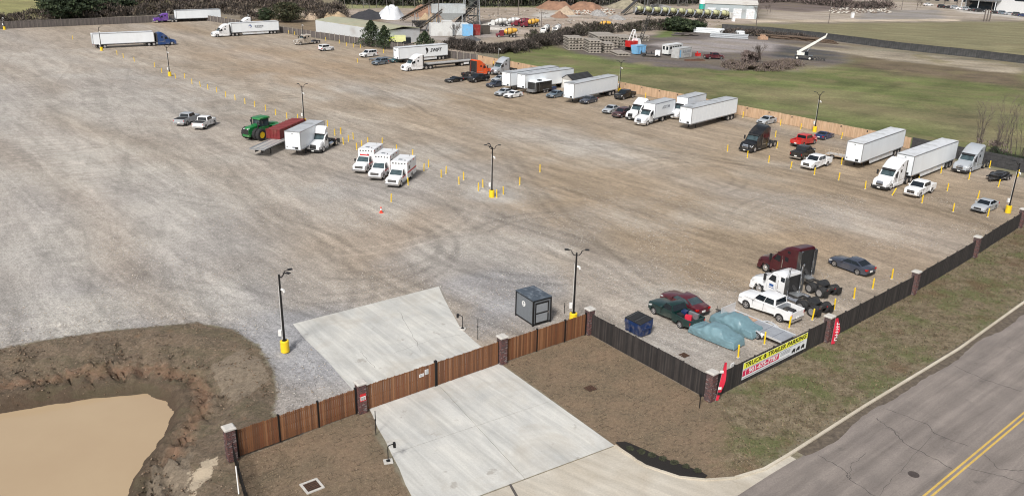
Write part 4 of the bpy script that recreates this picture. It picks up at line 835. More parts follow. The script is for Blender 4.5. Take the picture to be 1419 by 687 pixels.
ribbon('gutter', kp[6:], .055, .5, -.05, .022, M_APRON)
# driveway slabs outside the gate: 3 x 2, then the apron
def bil(q,u,v): a,b,c,d=[np.array(t) for t in q]; return (a*(1-u)+b*u)*(1-v)+(d*(1-u)+c*u)*v
Q = [G(508,559),G(692,503),G(851.7,617),G(585,716)]
k0=0
for i,(v0,v1) in enumerate(((0,.5),(.5,1))):
    for j,(u0,u1) in enumerate(((0,.5),(.5,1))):
        g_=.0012; pts=[bil(Q,u0+g_,v0+g_),bil(Q,u1-g_,v0+g_),bil(Q,u1-g_,v1-g_),bil(Q,u0+g_,v1-g_)]
        if j==0:   # slightly wavy left edge
            e_=[bil(Q,u0+.004*math.sin(9*t_+i),v1-g_+(v0-v1+2*g_)*t_) for t_ in (.25,.5,.75)]; pts=pts+e_
        sheet('driveway_slab', [tuple(map(float,t)) for t in pts], .03, M_DRIVE, .08)
AP = [G(586,717.5),G(851.7,618),*[tuple(np.array(t)) for t in GP([(860,627),(893,650),(941,667),(979,671),(1020,668),(1060,658),(1094,640)])],rp(-2,.0),rp(-14,.0),G(480,900)]
sheet('driveway_apron', AP, .02, M_APRON, .06)
ct = MB(); a_=np.array(G(580,688)); 
sheet('driveway_joint', [G(700,662),G(703,661),G(760,760),G(755,762)], .0245, M_CRACK)
PAD = GP([(406,449),(608,397),(614,411),(622.3,426.8),(638.4,455.3),(657,472.6),(693,501.5),(508,557),(492,543),(476.3,526),(454,499.8),(422,469)])
sheet('gate_pad', PAD, .035, M_DRIVE, .1)
crack([(552,430),(570,460),(583,487)], .012, .041, 'pad_crack'); crack([(500,487),(520,510)],.01,.041,'pad_crack'); crack([(545,490),(600,470),(650,462)],.008,.041,'pad_crack')
# scattered tyre-mark dots on the pad
# sod tufts and verge grass: real blades in clumps
def in_poly(px,py,poly): return pip_sd(px,py,poly)
def tufts(name, poly, cnt, h, mats_, seed, avoid=None, w=.03):
    r=np.random.RandomState(seed); xs=[p_[0] for p_ in poly]; ys=[p_[1] for p_ in poly]
    px=r.uniform(min(xs),max(xs),cnt*3); py=r.uniform(min(ys),max(ys),cnt*3); k_=in_poly(px,py,poly)>.12
    k_ &= (px<75)&(py<112); px=px[k_][:cnt]; py=py[k_][:cnt]; n_=len(px); a=r.uniform(0,6.28,n_); hh=h*r.uniform(.5,1.3,n_); ww=w*r.uniform(.6,1.6,n_); la=r.uniform(0,6.28,n_); lr=hh*r.uniform(.2,.9,n_)
    Vt=np.zeros((n_,3,3)); Vt[:,0]=np.stack([px-np.cos(a)*ww,py-np.sin(a)*ww,np.full(n_,-.01)],-1); Vt[:,1]=np.stack([px+np.cos(a)*ww,py+np.sin(a)*ww,np.full(n_,-.01)],-1); Vt[:,2]=np.stack([px+np.cos(la)*lr,py+np.sin(la)*lr,hh],-1)
    me=raw_mesh(name,Vt.reshape(-1,3),np.arange(n_*3).reshape(-1,3),mats_); me.polygons.foreach_set('material_index',r.randint(0,len(mats_),n_).astype(np.int32)); return link(name,me,kind='stuff',label=None)
g1=mat('blade_tan',(.24,.185,.115),.9,var=.3,scale=.4); g2=mat('blade_brown',(.13,.095,.058),.9,var=.3,scale=.4); g3=mat('blade_olive',(.11,.11,.045),.9,var=.35,scale=.3); g4=mat('blade_green',(.08,.13,.035),.9,var=.3,scale=.4); g6b=mat('blade_dark',(.05,.04,.024),.9,var=.3,scale=.4); g5=mat('blade_straw',(.3,.235,.16),.9,var=.2)
o=tufts('verge_grass',VERGE,80000,.12,[g1,g2,g3,g2,g6b,g2],3,w=.045); o['label']='short brown and green winter grass on the roadside verge'; o['category']='grass'
o=tufts('dormant_sod',SOD,16000,.05,[g1,g2,g5],4,w=.03); o['label']='dry tan laid turf right of the concrete driveway'; o['category']='turf'
o=tufts('dormant_sod',SOD2,8000,.05,[g1,g2,g5],5,w=.03); o['label']='dry tan laid turf left of the concrete driveway'; o['category']='turf'
# clods and stones on the pond bank
def rocks(name, pts3, s0, s1, mats_, seed, label, cat):
    r=np.random.RandomState(seed); base=np.array([(1,0,0),(-.2,1,0),(-1,-.1,0),(.1,-1,0),(.1,0,.8),(0,.1,-.5)]); fc=np.array([(0,1,4),(1,2,4),(2,3,4),(3,0,4),(1,0,5),(2,1,5),(3,2,5),(0,3,5)]); n_=len(pts3)
    s=r.uniform(s0,s1,n_)**1.0; V_=base[None]*(s[:,None,None]*r.uniform(.5,1.3,(n_,6,1)))*np.array([1,1,.6]); a=r.uniform(0,6.28,n_); c_,s_=np.cos(a),np.sin(a); x=V_[...,0]*c_[:,None]-V_[...,1]*s_[:,None]; y=V_[...,0]*s_[:,None]+V_[...,1]*c_[:,None]; V_=np.stack([x,y,V_[...,2]],-1)+pts3[:,None,:]
    F_=(fc[None]+6*np.arange(n_)[:,None,None]).reshape(-1,3); me=raw_mesh(name,V_.reshape(-1,3),F_,mats_); me.polygons.foreach_set('material_index',np.repeat(r.randint(0,len(mats_),n_),8).astype(np.int32)); o=link(name,me,kind='stuff'); o['label']=label; o['category']=cat; return o
def ground_z(px,py):
    ix=np.clip(np.searchsorted(axx,px)-1,0,nx-2); iy=np.clip(np.searchsorted(ayy,py)-1,0,ny-2); return Z[iy,ix]
cl1=mat('clod_brown',(.14,.095,.06),.95,var=.35,scale=2.); cl2=mat('clod_light',(.25,.185,.13),.95,var=.3,scale=2.); cl3=mat('clod_dark',(.075,.055,.036),.95,var=.3,scale=2.)
r_=np.random.RandomState(9); px=r_.uniform(-60,-13,60000); py=r_.uniform(30,70,60000); d_=-pip_sd(px,py,WATER); q_=(d_>.3)&(d_<12)&(pip_sd(px,py,LOT)<-.2)&(pip_sd(px,py,SOD2)<-.3)&(vnoise(px,py,2.5,8)>-.12); px,py=px[q_][:8000],py[q_][:8000]
rocks('soil_clods', np.stack([px,py,ground_z(px,py)],-1), .03,.12,[cl1,cl2,cl3,cl1],2,'loose brown clods of soil on the pond bank','soil')
g6=mat('gravel_grey',(.36,.35,.345),.9,var=.3,scale=2); g7=mat('gravel_pale',(.58,.55,.5),.9,var=.2); g8=mat('gravel_tan',(.36,.29,.21),.9,var=.3)
px=r_.uniform(-45,60,90000); py=r_.uniform(46,110,90000); q_=(pip_sd(px,py,LOT)>.15)&(pip_sd(px,py,PAD)<-.1)&(vnoise(px,py,6,12)>-.05); px,py=px[q_][:30000],py[q_][:30000]
rocks('gravel_stones', np.stack([px,py,np.full(len(px),.005)],-1), .02,.075,[g6,g7,g8,g6],6,'loose grey and tan stones strewn over the gravel lot','gravel')
# ------------------------------------------------------------------ fences, pillars, gate
M_BRICKS = [mat('brick_dark',(.075,.045,.045),.85,var=.3,scale=9), mat('brick_red',(.13,.055,.05),.85,var=.3,scale=9), mat('brick_grey',(.2,.165,.16),.85,var=.25,scale=9)]
M_MORTAR = mat('mortar',(.42,.40,.39),.9)
def pillar_kit(h=2.35, w=.62):
    k=Kit(); c=MB(); c.box(-w/2+.012,w/2-.012,-w/2+.012,w/2-.012,0,h); k.add('core',c,[M_MORTAR])
    b=MB(); rr=random.Random(3); nr=int(h/.085)
    for i in range(nr):
        z0=.005+i*h/nr; z1=z0+h/nr-.014
        for side in range(4):
            M=Matrix.Rotation(side*math.pi/2,4,'Z'); o=0 if i%2 else .1; xs=[-w/2]+[t for t in np.arange(-w/2+.11+o,w/2-.05,.207)]+[w/2]
            for j in range(len(xs)-1): b.box(xs[j]+.005,xs[j+1]-.005,-w/2-.0,-w/2+.03,z0,z1,rr.choice((0,0,0,1,1,2)),M)
    i=k.add('brick_courses',b,M_BRICKS); k.bi=i
    p_=MB(); W2=w/2+.07; p_.loft([[(-W2,-W2,h),(W2,-W2,h),(W2,W2,h),(-W2,W2,h)],[(-W2,-W2,h+.1),(W2,-W2,h+.1),(W2,W2,h+.1),(-W2,W2,h+.1)],[(-W2+.08,-W2+.08,h+.16),(W2-.08,-W2+.08,h+.16),(W2-.08,W2-.08,h+.16),(-W2+.08,W2-.08,h+.16)]]); k.add('cap',p_,[M_CONC]); return k
PK=pillar_kit()
PL=[(-18.0,45.7),(-10.6,51.8),(-.6,59.6),(6.9,65.3),(15.2,54.6),(27.6,65.0),(40.0,75.9),(51.7,86.8),(62.9,97.6),(74.2,108)]
labs=['brick pillar at the far left end of the brown picket fence','brick pillar at the left side of the brown gate, with a small sign','brick pillar at the right side of the brown gate','brick pillar where brown fence and black fence meet','brick pillar at the black fence corner beside the red feather flag',
 'brick pillar at the right end of the yellow banner','black fence pillar of pale brick, second beyond the banner','black fence pillar of pale brick, third beyond the banner','black fence pillar next to the right edge yellow based lamp','last black fence pillar beyond the frame edge']
for i,(x,y) in enumerate(PL):
    if i==9: continue
    a=math.radians(37 if i<4 else 41.5); t=PK.spawn('brick_pillar',x,y,a,None,labs[i],'pillar','brick pillars along the fence')
    for ch in t.children:
        if ch.name.startswith('brick_courses'): ch['kind']='stuff'
WD=[mat('cedar_%s'%c,v,.75,var=.25,scale=3.,mapscale=(1,1,.2)) for c,v in (('mid',(.19,.082,.035)),('dark',(.135,.058,.027)),('light',(.26,.122,.056)),('red',(.17,.065,.028)))]
M_BLK=mat('black_steel',(.015,.015,.016),.45,.3)
WDK=[mat('stained_board_%s'%c,v,.8,var=.35,scale=2.,mapscale=(1,1,.25)) for c,v in (('a',(.028,.024,.023)),('b',(.04,.034,.032)),('c',(.02,.018,.018)))]
rf=random.Random(12)
def frame_dir(a,b): a=np.array(a);b=np.array(b);L=np.linalg.norm(b-a);return a,(b-a)/L,L,math.atan2((b-a)[1],(b-a)[0])
PICK=[]
for q in range(8):
    w=MB(); h=2.05+rf.uniform(-.03,.05); w.loft([[(.004,-.012,.06),(.130,-.012,.06),(.130,.012,.06),(.005,.012,.06)],[(.005,-.012,h-.03),(.130,-.012,h-.03),(.130,.012,h-.03),(.005,.012,h-.03)],[(.03,-.012,h),(.09,-.012,h),(.09,.012,h),(.03,.012,h)]])
    PICK.append(w.mesh('picket',[WD[(0,0,1,0,2,1,3,0)[q]]]))
def picket_run(t, L, x0=0., prefix='picket'):
    n_=int(L/.142); st=L/n_
    for i in range(n_):
        o=link(prefix, rf.choice(PICK), t, (x0+i*st, -.03+rf.uniform(-.006,.006), rf.uniform(-.015,.015)))
def picket_fence(a,b,label,posts):
    a,d,L,ang=frame_dir(a,b); t=thing('picket_fence',label,'fence',(a[0],a[1],0),ang,'brown picket fence wings beside the gate'); o=.36; picket_run(t,L-2*o,o)
    for z in (.4,1.1,1.8): w=MB(); w.box(o,L-o,.0,.05,z-.04,z+.04); link('rail',w.mesh('rail',[M_BLK]),t)
    for f in posts: w=MB(); x=o+(L-2*o)*f; w.box(x-.06,x+.06,-.07,.08,0,2.13); link('post',w.mesh('post',[M_BLK]),t)
    return t
picket_fence(PL[0],PL[1],'brown picket fence wing left of the gate, over the pale sod',(0.01,.335,.66,.99))
picket_fence(PL[2],PL[3],'brown picket fence wing right of the gate, in front of the grey booth',(.01,.37,.72,.99))
a,d,L,ang=frame_dir(PL[1],PL[2]); o=.36; hw=(L-2*o)/2
for i,(lab) in enumerate(('left leaf of the brown picket gate with two small white signs','right leaf of the brown picket gate, plain')):
    x0=o+i*hw; p0=a+d*x0; t=thing('gate_leaf',lab,'gate',(p0[0],p0[1],0),ang,'leaves of the brown driveway gate'); picket_run(t,hw-.12,.06)
    w=MB(); 
    for z in (.15,1.0,1.95): w.box(.02,hw-.02,.0,.05,z-.03,z+.03)
    w.box(.0,.06,-.01,.06,.05,2.05); w.box(hw-.06,hw,-.01,.06,.05,2.12); link('gate_frame',w.mesh('gate_frame',[M_BLK]),t)
    w=MB(); xx=hw-.1 if i==0 else .02; w.box(xx,xx+.08,-.1,.1,0,2.2); link('gate_post',w.mesh('gate_post',[M_BLK]),t)
    if i==0:
        for xx,z0,ww,hh in ((hw-1.0,1.32,.32,.42),(hw-1.5,1.25,.42,.26)):
            s=MB(); s.box(xx,xx+ww,-.07,-.055,z0,z0+hh); si=link('sign',s.mesh('sign',[M_PLATE]),t)
            p_=MB(); [p_.box(xx+.05,xx+ww-.05,-.074,-.07,z0+.06+.09*j,z0+.1+.09*j) for j in range(int(hh/.1)-0)]; link('sign_print',p_.mesh('sign_print',[M_TEXTG]),si)
# warning sign on the left gate pillar, flat to the brick
t=thing('warning_sign','small red and white warning sign on the left gate pillar','sign',(PL[1][0],PL[1][1],1.35),math.radians(37))
w=MB(); w.box(-.24,.24,-.345,-.33,-.3,.3); link('sign_board',w.mesh('sign_board',[M_REDSTRIPE]),t); w=MB(); w.box(-.2,.2,-.35,-.345,-.22,.1); link('sign_face',w.mesh('sign_face',[M_PLATE]),t); w=MB(); [w.box(-.15,.15,-.353,-.35,-.18+.08*j,-.15+.08*j) for j in range(3)]; link('sign_print',w.mesh('sign_print',[M_TEXTK]),t)
def panel_mesh(name, W0, h, mats_, bw=.14, seed=0, back=None, topv=.015, z0=.03):
    r=random.Random(seed); w=MB(); n_=int(W0/bw); st=W0/n_
    for i in range(n_): w.box(i*st+.004,(i+1)*st-.004,-.012+r.uniform(-.005,.005),.012,z0,h+r.uniform(-topv,topv),r.randrange(len(mats_)))
    return w.mesh(name, mats_)
def board_fence(pts, label, h, mats_, group, gap=.0, post=None, rail=None, posth=.0, plen=2.44, light=None, cap=None, postside=1, name='board_fence', o=.33):
    for i in range(len(pts)-1):
        a,d,L,ang=frame_dir(pts[i],pts[i+1]); t=thing(name,label[i] if isinstance(label,list) else label,'fence',(a[0],a[1],0),ang,group); LL=L-2*o; n_=max(1,round(LL/plen)); pl=LL/n_
        ms=[panel_mesh('fence_panel',pl-.02,h,mats_,seed=q+i) for q in range(3)]
        for j in range(n_):
            link('fence_panel',rf.choice(ms),t,(o+j*pl+.01,rf.uniform(-.01,.01),rf.uniform(-.03,.03)))
        if post:
            w=MB(); w.box(-.06,.06,.02*postside,.14*postside,0,h+posth); pm=w.mesh('post',[post])
            for j in range(n_+1): link('post',pm,t,(o+j*pl,0,0))
        if rail:
            for z in (.35,h*.5,h-.25): w=MB(); w.box(o,L-o,min(.014*postside,.06*postside),max(.014*postside,.06*postside),z-.045,z+.045); link('rail',w.mesh('rail',[rail]),t)
        if light:
            w=MB(); w.box(-.09,.09,-.12,-.02,h-.42,h-.16); lm=w.mesh('fence_light',[M_DARK])
            for j in range(1,n_,light): link('fence_light',lm,t,(o+j*pl-.3,0,0))
        if cap: w=MB(); w.box(o,L-o,-.03,.03,h+.02,h+.05); link('top_rail',w.mesh('top_rail',[cap]),t)
labs=['black board fence running from the brown fence wing to the corner pillar','black board fence carrying the yellow and white banner','black board fence, first run beyond the pillar with the red feather flag','black board fence, second run beyond the red feather flag pillar','black board fence, run behind the silver sedan near the right edge','black board fence, last run cut by the right edge of the frame']
board_fence(PL[3:],labs,2.02,WDK,'black board fence runs',post=WDK[0],rail=WDK[0],postside=1)
M_TANW=[mat('pine_board_%d'%i,v,.8,var=.18,scale=1.5,mapscale=(1,1,.2)) for i,v in enumerate(((.46,.315,.2),(.50,.35,.23),(.42,.28,.175)))]
TF=[(-10.5,227.5),(23.2,189.4),(31.1,180.1),(44.2,164.2),(52,153.9),(59.7,146.3),(67.2,138.2)]
board_fence([TF[0],TF[1],TF[3],TF[6]],['pale pine board fence stretch behind the flatbed truck and orange truck','pale pine board fence stretch behind the box trucks, along the meadow','pale pine board fence stretch behind the red pickup and long white trailers'],1.95,M_TANW,'pale pine fence along the meadow',rail=None,post=None,light=2,cap=None,o=.02)
M_GREYW=[mat('weathered_board_%d'%i,v,.85,var=.25,scale=1.5,mapscale=(1,1,.2)) for i,v in enumerate(((.105,.09,.085),(.085,.075,.072),(.13,.115,.105)))]
M_POSTL=mat('pale_post',(.34,.31,.27),.8)
w=M_POSTL
board_fence([(-117,318),(-79.7,285),(-10.7,227.8)],['dark weathered board fence behind the white semi at the far left corner','dark weathered board fence with pale posts below the green roofed building'],2.0,M_GREYW,'dark weathered fence at the back',post=M_POSTL,posth=.25,postside=-1,o=.02)
board_fence([(-230,225),(-168.3,275.5),(-117,318)],['long dark fence below the field, left edge of the frame','long dark fence behind the blue and purple semis'],2.3,M_GREYW,'dark fence below the field',cap=M_POSTL,o=.02)
# block wall at the right end of the meadow fence
M_BLOCK=mat('dark_block',(.05,.05,.052),.85,var=.35,scale=2)
t=thing('block_wall','dark grey block wall behind the grey and black truck at right','wall',(67.3,138,0),math.atan2(118-138,84.-67.3),None)
w=MB(); L=26
for r0 in range(5):
    x=0 if r0%2 else -.6
    while x<L: w.box(max(0,x)+.02,min(L,x+1.2)-.02,-.1,.1,r0*.42+.015,(r0+1)*.42-.015); x+=1.2
o=link('wall_blocks',w.mesh('wall_blocks',[M_BLOCK]),t); w=MB(); w.box(0,L,-.07,.07,0,2.08); link('wall_core',w.mesh('wall_core',[M_MORTAR if False else WDK[2]]),t)
# black mesh-lined far fence and its rails
M_MESH=[mat('black_screen',(.045,.047,.048),.8,var=.5,scale=.6),mat('black_screen_b',(.06,.06,.062),.8,var=.5,scale=.8)]
BF=GP([(1000,42.5),(1070,47.5),(1139,55),(1244,69),(1352,80.5),(1440,91),(1560,107)])
board_fence(BF,['far black screened fence behind the pipe stacks','far black screened fence behind the log pile','far black screened fence right of the white crane boom','far black screened fence in the middle of the pasture','far black screened fence by the sandy track','far black screened fence at the right edge','far black screened fence beyond the right edge'][:len(BF)-1],2.4,M_MESH,'far black screened fence across the pasture',post=M_DARK,plen=4.,o=.01)
# little black railing at lower left
A0=G(322,630); A1=G(345,712); a,d,L,ang=frame_dir(A0,A1); t=thing('iron_railing','low black iron railing running down from the left brick pillar','railing',(a[0],a[1],0),ang)
for z in (.25,1.3): w=MB(); w.box(0,L,-.02,.02,z-.02,z+.02); link('rail',w.mesh('rail',[M_BLK]),t)
w=MB(); w.box(-.012,.012,-.012,.012,.08,1.45); bm_=w.mesh('baluster',[M_BLK])
for i in range(int(L/.13)): link('baluster',bm_,t,(i*.13,0,0))
w=MB(); w.box(-.04,.04,-.04,.04,0,1.55); pm=w.mesh('post',[M_BLK]); [link('post',pm,t,(x,0,0)) for x in (0.3,L/2,L)]
x,y=G(331,684); w=MB(); w.cyl((x,y,0),(x-.35,y+.9,1.4),.04,n=8); link('leaning_pipe',w.mesh('leaning_pipe',[M_PLATE]),label='white plastic pipe leaning by the iron railing',cat='pipe')
# ------------------------------------------------------------------ banner, flags
a,d,L,ang=frame_dir(PL[4],PL[5]); t=thing('banner','yellow, red and white truck and trailer parking banner on the black fence','banner',(a[0],a[1],0),ang)
def onfence(u,v,z):  # distance along the fence for a bearing at height z
    gx,gy=G(u,v,z); return float((gx-a[0])*d[0]+(gy-a[1])*d[1])
x0=onfence(1030,513,1.3); x1=onfence(1121,470,1.3); bw=x1-x0; y_=-.075; zb_,zt_=.42,1.92
w=MB(); w.box(x0,x1,y_,y_+.012,zb_,zt_); link('banner_cloth',w.mesh('banner_cloth',[M_BANNER]),t)
w=MB(); w.box(x0+.02,x1-.02,y_-.004,y_,zt_-.56,zt_-.02); link('yellow_band',w.mesh('yellow_band',[M_YELLOWP]),t)
w=MB(); w.box(x0+.02,x0+bw*.55,y_-.004,y_,zb_+.28,zb_+.78); link('red_band',w.mesh('red_band',[M_MAG]),t)
def put(s,size,m,xc,zc,width,shear=0,bold=.0,nm='lettering'):
    me=text_mesh(s,size,m,shear=shear,bold=bold); dx=max(v.co.x for v in me.vertices)-min(v.co.x for v in me.vertices); me.transform(Matrix.Diagonal((width/dx,1,1,1)))
    link(nm,me,t,M=face_matrix((xc,y_-.008,zc),(1,0,0),(0,0,1)))
put('TRUCK & TRAILER PARKING',.56,M_TEXTK,(x0+x1)/2,zt_-.29,bw*.95,.12,.012)
put('901-675-7787',.52,M_TEXTW,x0+bw*.31,zb_+.53,bw*.44,0,.014)
put('(',.45,M_TEXTW,x0+bw*.045,zb_+.55,.12,0,.02)
w=MB(); 
for j in range(46): xx=x0+.1+j*bw*.93/46; w.box(xx,xx+bw*.014,y_-.005,y_,zt_-.68,zt_-.61)
for j in range(44): xx=x0+.1+j*bw*.72/44; w.box(xx,xx+bw*.012,y_-.005,y_,zb_+.07,zb_+.16)
for r0 in range(3):
    for j in range(9): xx=x0+bw*.575+j*bw*.0175; w.box(xx,xx+bw*.014,y_-.005,y_,zb_+.42+.12*r0,zb_+.49+.12*r0)
link('small_print',w.mesh('small_print',[M_TEXTG]),t)
w=MB()
for j in range(3):
    xx=x0+bw*(.76+.075*j); q=[(xx,.3),(xx,.45),(xx+.12,.52),(xx+.2,.62),(xx+.5,.6),(xx+.52,.3)]; w.loft([[(px_,y_-.005,zb_-.08+pz_) for px_,pz_ in q],[(px_,y_,zb_-.08+pz_) for px_,pz_ in q]])
    w.cyl((xx+.1,y_-.005,zb_+.2),(xx+.1,y_,zb_+.2),.07,n=8); w.cyl((xx+.42,y_-.005,zb_+.2),(xx+.42,y_,zb_+.2),.07,n=8)
link('truck_pictures',w.mesh('truck_pictures',[M_TEXTK]),t)
def feather(x,y,ang,h0,h1,label,wid,lean,letters=None):
    t=thing('feather_flag',label,'flag',(x,y,0),ang); w=MB(); w.cyl((0,0,0),(lean*.1,0,h1+.1),.015,n=6); link('flag_pole',w.mesh('flag_pole',[M_STEEL]),t)
    n_=14; Vt=[];
    for i in range(n_+1):
        f=i/n_; z=h0+(h1-h0)*f; ww=wid*math.sin(math.pi*min(1,.12+f*.8))**.5*(1-.0*f); x0_=lean*f*.1; wv=.06*math.sin(f*9)
        Vt.append([(x0_,wv*.3,z),(x0_+ww*.5,wv,z),(x0_+ww,wv*1.5,z),(x0_+ww,wv*1.5+.008,z),(x0_+ww*.5,wv+.008,z),(x0_,wv*.3+.008,z)])
    w=MB(); w.loft(Vt); link('flag_cloth',w.mesh('flag_cloth',[M_REDFLAG],smooth=50),t)
    return t
fx,fy=G(991,556); t=feather(fx,fy,math.radians(5),.1,3.3,'red feather flag on a thin pole beside the corner pillar',.38,3.5)
for z,c in ((1.05,M_PLATE),(2.45,M_PLATE),(.6,M_TEXTK)): w=MB(); w.box(.08,.34,-.06,-.05,z,z+.22); link('flag_print',w.mesh('flag_print',[c]),t)
fx,fy=G(1151,478); t=feather(fx,fy,math.radians(15),.1,2.55,'red and white lettered feather flag hanging by the banner end pillar',.6,.2)
w=MB()
for z_ in np.arange(.45,2.2,.26): w.box(.16,.46,-.105,-.095,z_,z_+.06); w.box(.16+.2*((z_*7)%1),.22+.2*((z_*7)%1),-.105,-.095,z_+.06,z_+.2)
link('lettering',w.mesh('lettering',[M_TEXTW]),t)
w=MB(); w.box(0,.4,-.1,-.02,0,.3); o=link('sign_board',w.mesh('sign_board',[M_PLATE]),None,G(1012,505,1.9)+(1.7,),math.radians(41),None,'small white board on top of the black fence by the red flag','sign')
# ------------------------------------------------------------------ lamps
def lamp(x,y,h,label,arms,yaw=0,box=True,heads='bar',base=True):
    t=thing('lamp_post',label,'lamp post',(x,y,0),yaw,'tall black lamp posts of the lot')
    if base:
        w=MB(); w.cyl((0,0,0),(0,0,.95),.36,n=18); w.cyl((0,0,.95),(0,0,1.0),.36,.3,n=18); link('base',w.mesh('base',[P_YELLOW],smooth=40),t)
    w=MB(); w.cyl((0,0,.95),(0,0,h),.1,.075,n=10); w.cyl((0,0,1.0),(0,0,1.06),.2,n=10); link('pole',w.mesh('pole',[M_BLK],smooth=40),t)
    for a_ in arms:
        ca_,sa_=math.cos(a_),math.sin(a_); w=MB(); pts=[(0,0,h-.25),(.22*ca_,.22*sa_,h-.22),(.4*ca_,.4*sa_,h-.02),(.45*ca_,.45*sa_,h+.2),(.85*ca_,.85*sa_,h+.28)]
        for p_,q in zip(pts,pts[1:]): w.cyl(p_,q,.04,n=6)
        am=link('arm',w.mesh('arm',[M_BLK]),t); M=Matrix.Rotation(a_,4,'Z')
        w=MB(); w.box(.72,1.08,-.13,.13,h+.25,h+.33,0,M); link('lamp_head',w.mesh('lamp_head',[M_BLK]),am)
    if box:
        w=MB(); w.box(-.42,-.16,-.13,.13,1.45,1.95); link('junction_box',w.mesh('junction_box',[M_PLATE]),t)
        w=MB(); w.cyl((.1,-.05,h-1.25),(.3,-.1,h-1.3),.1,n=10); w.cyl((.3,-.1,h-1.3),(.34,-.1,h-1.5),.1,n=10); link('camera',w.mesh('camera',[M_PLATE],smooth=40),t)
        w=MB(); w.cyl((-.13,-.02,1.0),(-.12,-.02,h-1.0),.018,n=5); link('conduit',w.mesh('conduit',[M_PLATE]),t)
LP=[((-18.5,60.7),6.85,'lamp post beside the pond bank, yellow base on grey gravel',[.5,-.4]),(G(794.0,447),6.75,'lamp post between the grey booth and the brick fence corner',[0,math.pi]),((-2.85,104.9),6.75,'lamp post alone at the centre of the gravel lot',[.1,2.2,3.2,4.4]),
    ((64.8,103.6),6.7,'lamp post by the silver sedan at the right edge',[3.3]),((-80.4,193.2),6.7,'lamp post left of the bollard line, before the blue semi',[0.3,2.8]),(G(421.6,172),6.8,'lamp post behind the parked green tractor',[.5,2.6]),
    ((23.2,186.4),6.7,'lamp post beside the black pickup and ribbed white trailer',[.6,2.7]),((55.0,150.2),6.9,'lamp post against the pine fence by the blue sports car',[.6,2.7]),(G(691,99),6.8,'lamp post behind the silver truck cab, above the pine fence',[1.,2.5]),
    (G(6.5,41.5),5,'lamp post with a small yellow base at the far left fence',[1.]),(G(420,56.5),6,'lamp post behind the beige truck by the dark fence',[2.]),(G(141,70.5),6.3,'lamp post in front of the rear of the blue truck trailer',[.3]),(G(344.5,36),5.,'lamp post behind the white reefer truck at the far corner',[.5])]
for (x,y),h,lab,arms in LP: lamp(x,y,h,lab,arms)
# bollards
BK=Kit(); w=MB(); w.cyl((0,0,0),(0,0,1.12),.075,n=12); w.cyl((0,0,1.12),(0,0,1.17),.075,.045,n=12); BK.add('post',w,[P_YELLOW],smooth=40)
w=MB(); w.cyl((0,0,0),(0,0,.03),.17,n=10); BK.add('footing',w,[M_CONC])
CR_={'C5':(1180,160,4.908),'C4':(1000,130,5.727),'C3':(820,90,6.45),'C1':(480,50,6.45),'B2':(380,0,5.068),'A':(0,0,3.942),'L':(220,110,5.458),'AM':(470,180,5.068),'F':(880,330,3.942)}
BL={'L':[(252,38),(315,58),(373,80),(440,100),(507,135),(578,160),(653,188),(727,210),(808,238),(885,272),(970,300),(1052,312),(1277,358),(1333,428),(1378,415),(1397,495)],
'A':[(398,218),(640,302),(675,318),(735,338),(845,368),(885,400),(960,430),(1010,430)],
'AM':[(12,32),(30,105),(65,85),(100,68),(125,142),(160,125),(203,100),(302,105),(405,155),(517,190),(595,290),(628,265),(717,335),(750,310),(842,385),(875,352),(977,430),(1010,405),(1107,478),(1153,455),(1268,388),(1410,298),(485,390),(365,508)],
'C3':[(478,298),(610,302),(1350,475)],'C4':[(168,190),(330,190),(465,255),(627,285),(787,290),(950,358),(427,345),(437,435),(46,460),(203,510),(373,548),(548,595),(735,645),(950,565),(928,687)],
'C5':[(92,500),(275,545),(478,597),(607,395),(458,432),(650,515),(797,437),(938,357),(997,487),(857,567),(690,655),(1130,420),(925,690)],
'F':[(563,650),(706,578),(841,490),(967,447),(1087,390),(1195,330),(1297,277),(1402,223)],
'B2':[(62,232),(103,240),(143,248),(187,250),(363,290),(457,308),(508,325),(556,335),(605,340),(768,375),(585,442)],'C1':[(915,195),(1225,245),(1315,265)]}
BN={'L':'bollards in the middle row by the tractor and day cab','A':'faint bollards of the far left row','AM':'bollards in the double row beside the ambulances','C3':'bollards along the pine fence by the box trucks','C4':'bollards around the black bobtail and red pickup','C5':'bollards between the long white trailers and silver sedan','F':'bollards just inside the black roadside fence','B2':'bollards along the dark weathered fence','C1':'bollards behind the flatbed truck'}
BT={'L':'yellow bollard of the middle row near the green tractor','A':'distant yellow bollard of the far left row','AM':'yellow bollard of the double row right of the ambulances','C3':'yellow bollard against the pine fence by the box trucks','C4':'yellow bollard near the black bobtail truck and red pickup','C5':'yellow bollard near the long white trailers and silver sedan','F':'yellow bollard just inside the black roadside fence','B2':'yellow bollard along the dark weathered back fence','C1':'yellow bollard by the pine fence behind the flatbed'}
for c,lst in BL.items():
    X0,Y0,s=CR_[c]; srt=sorted(lst)
    for (u,v) in lst:
        x,y=G(X0+u/s,Y0+v/s); t=BK.spawn('bollard',x,y,rf.uniform(0,3),None,ordn(srt.index((u,v)),len(lst))+' '+BT[c],'bollard',BN[c]); t.rotation_euler=(rf.uniform(-.05,.05),rf.uniform(-.05,.05),rf.uniform(0,3))
        if c=='C5' and u==275: t.rotation_euler=(0.05,.33,0)
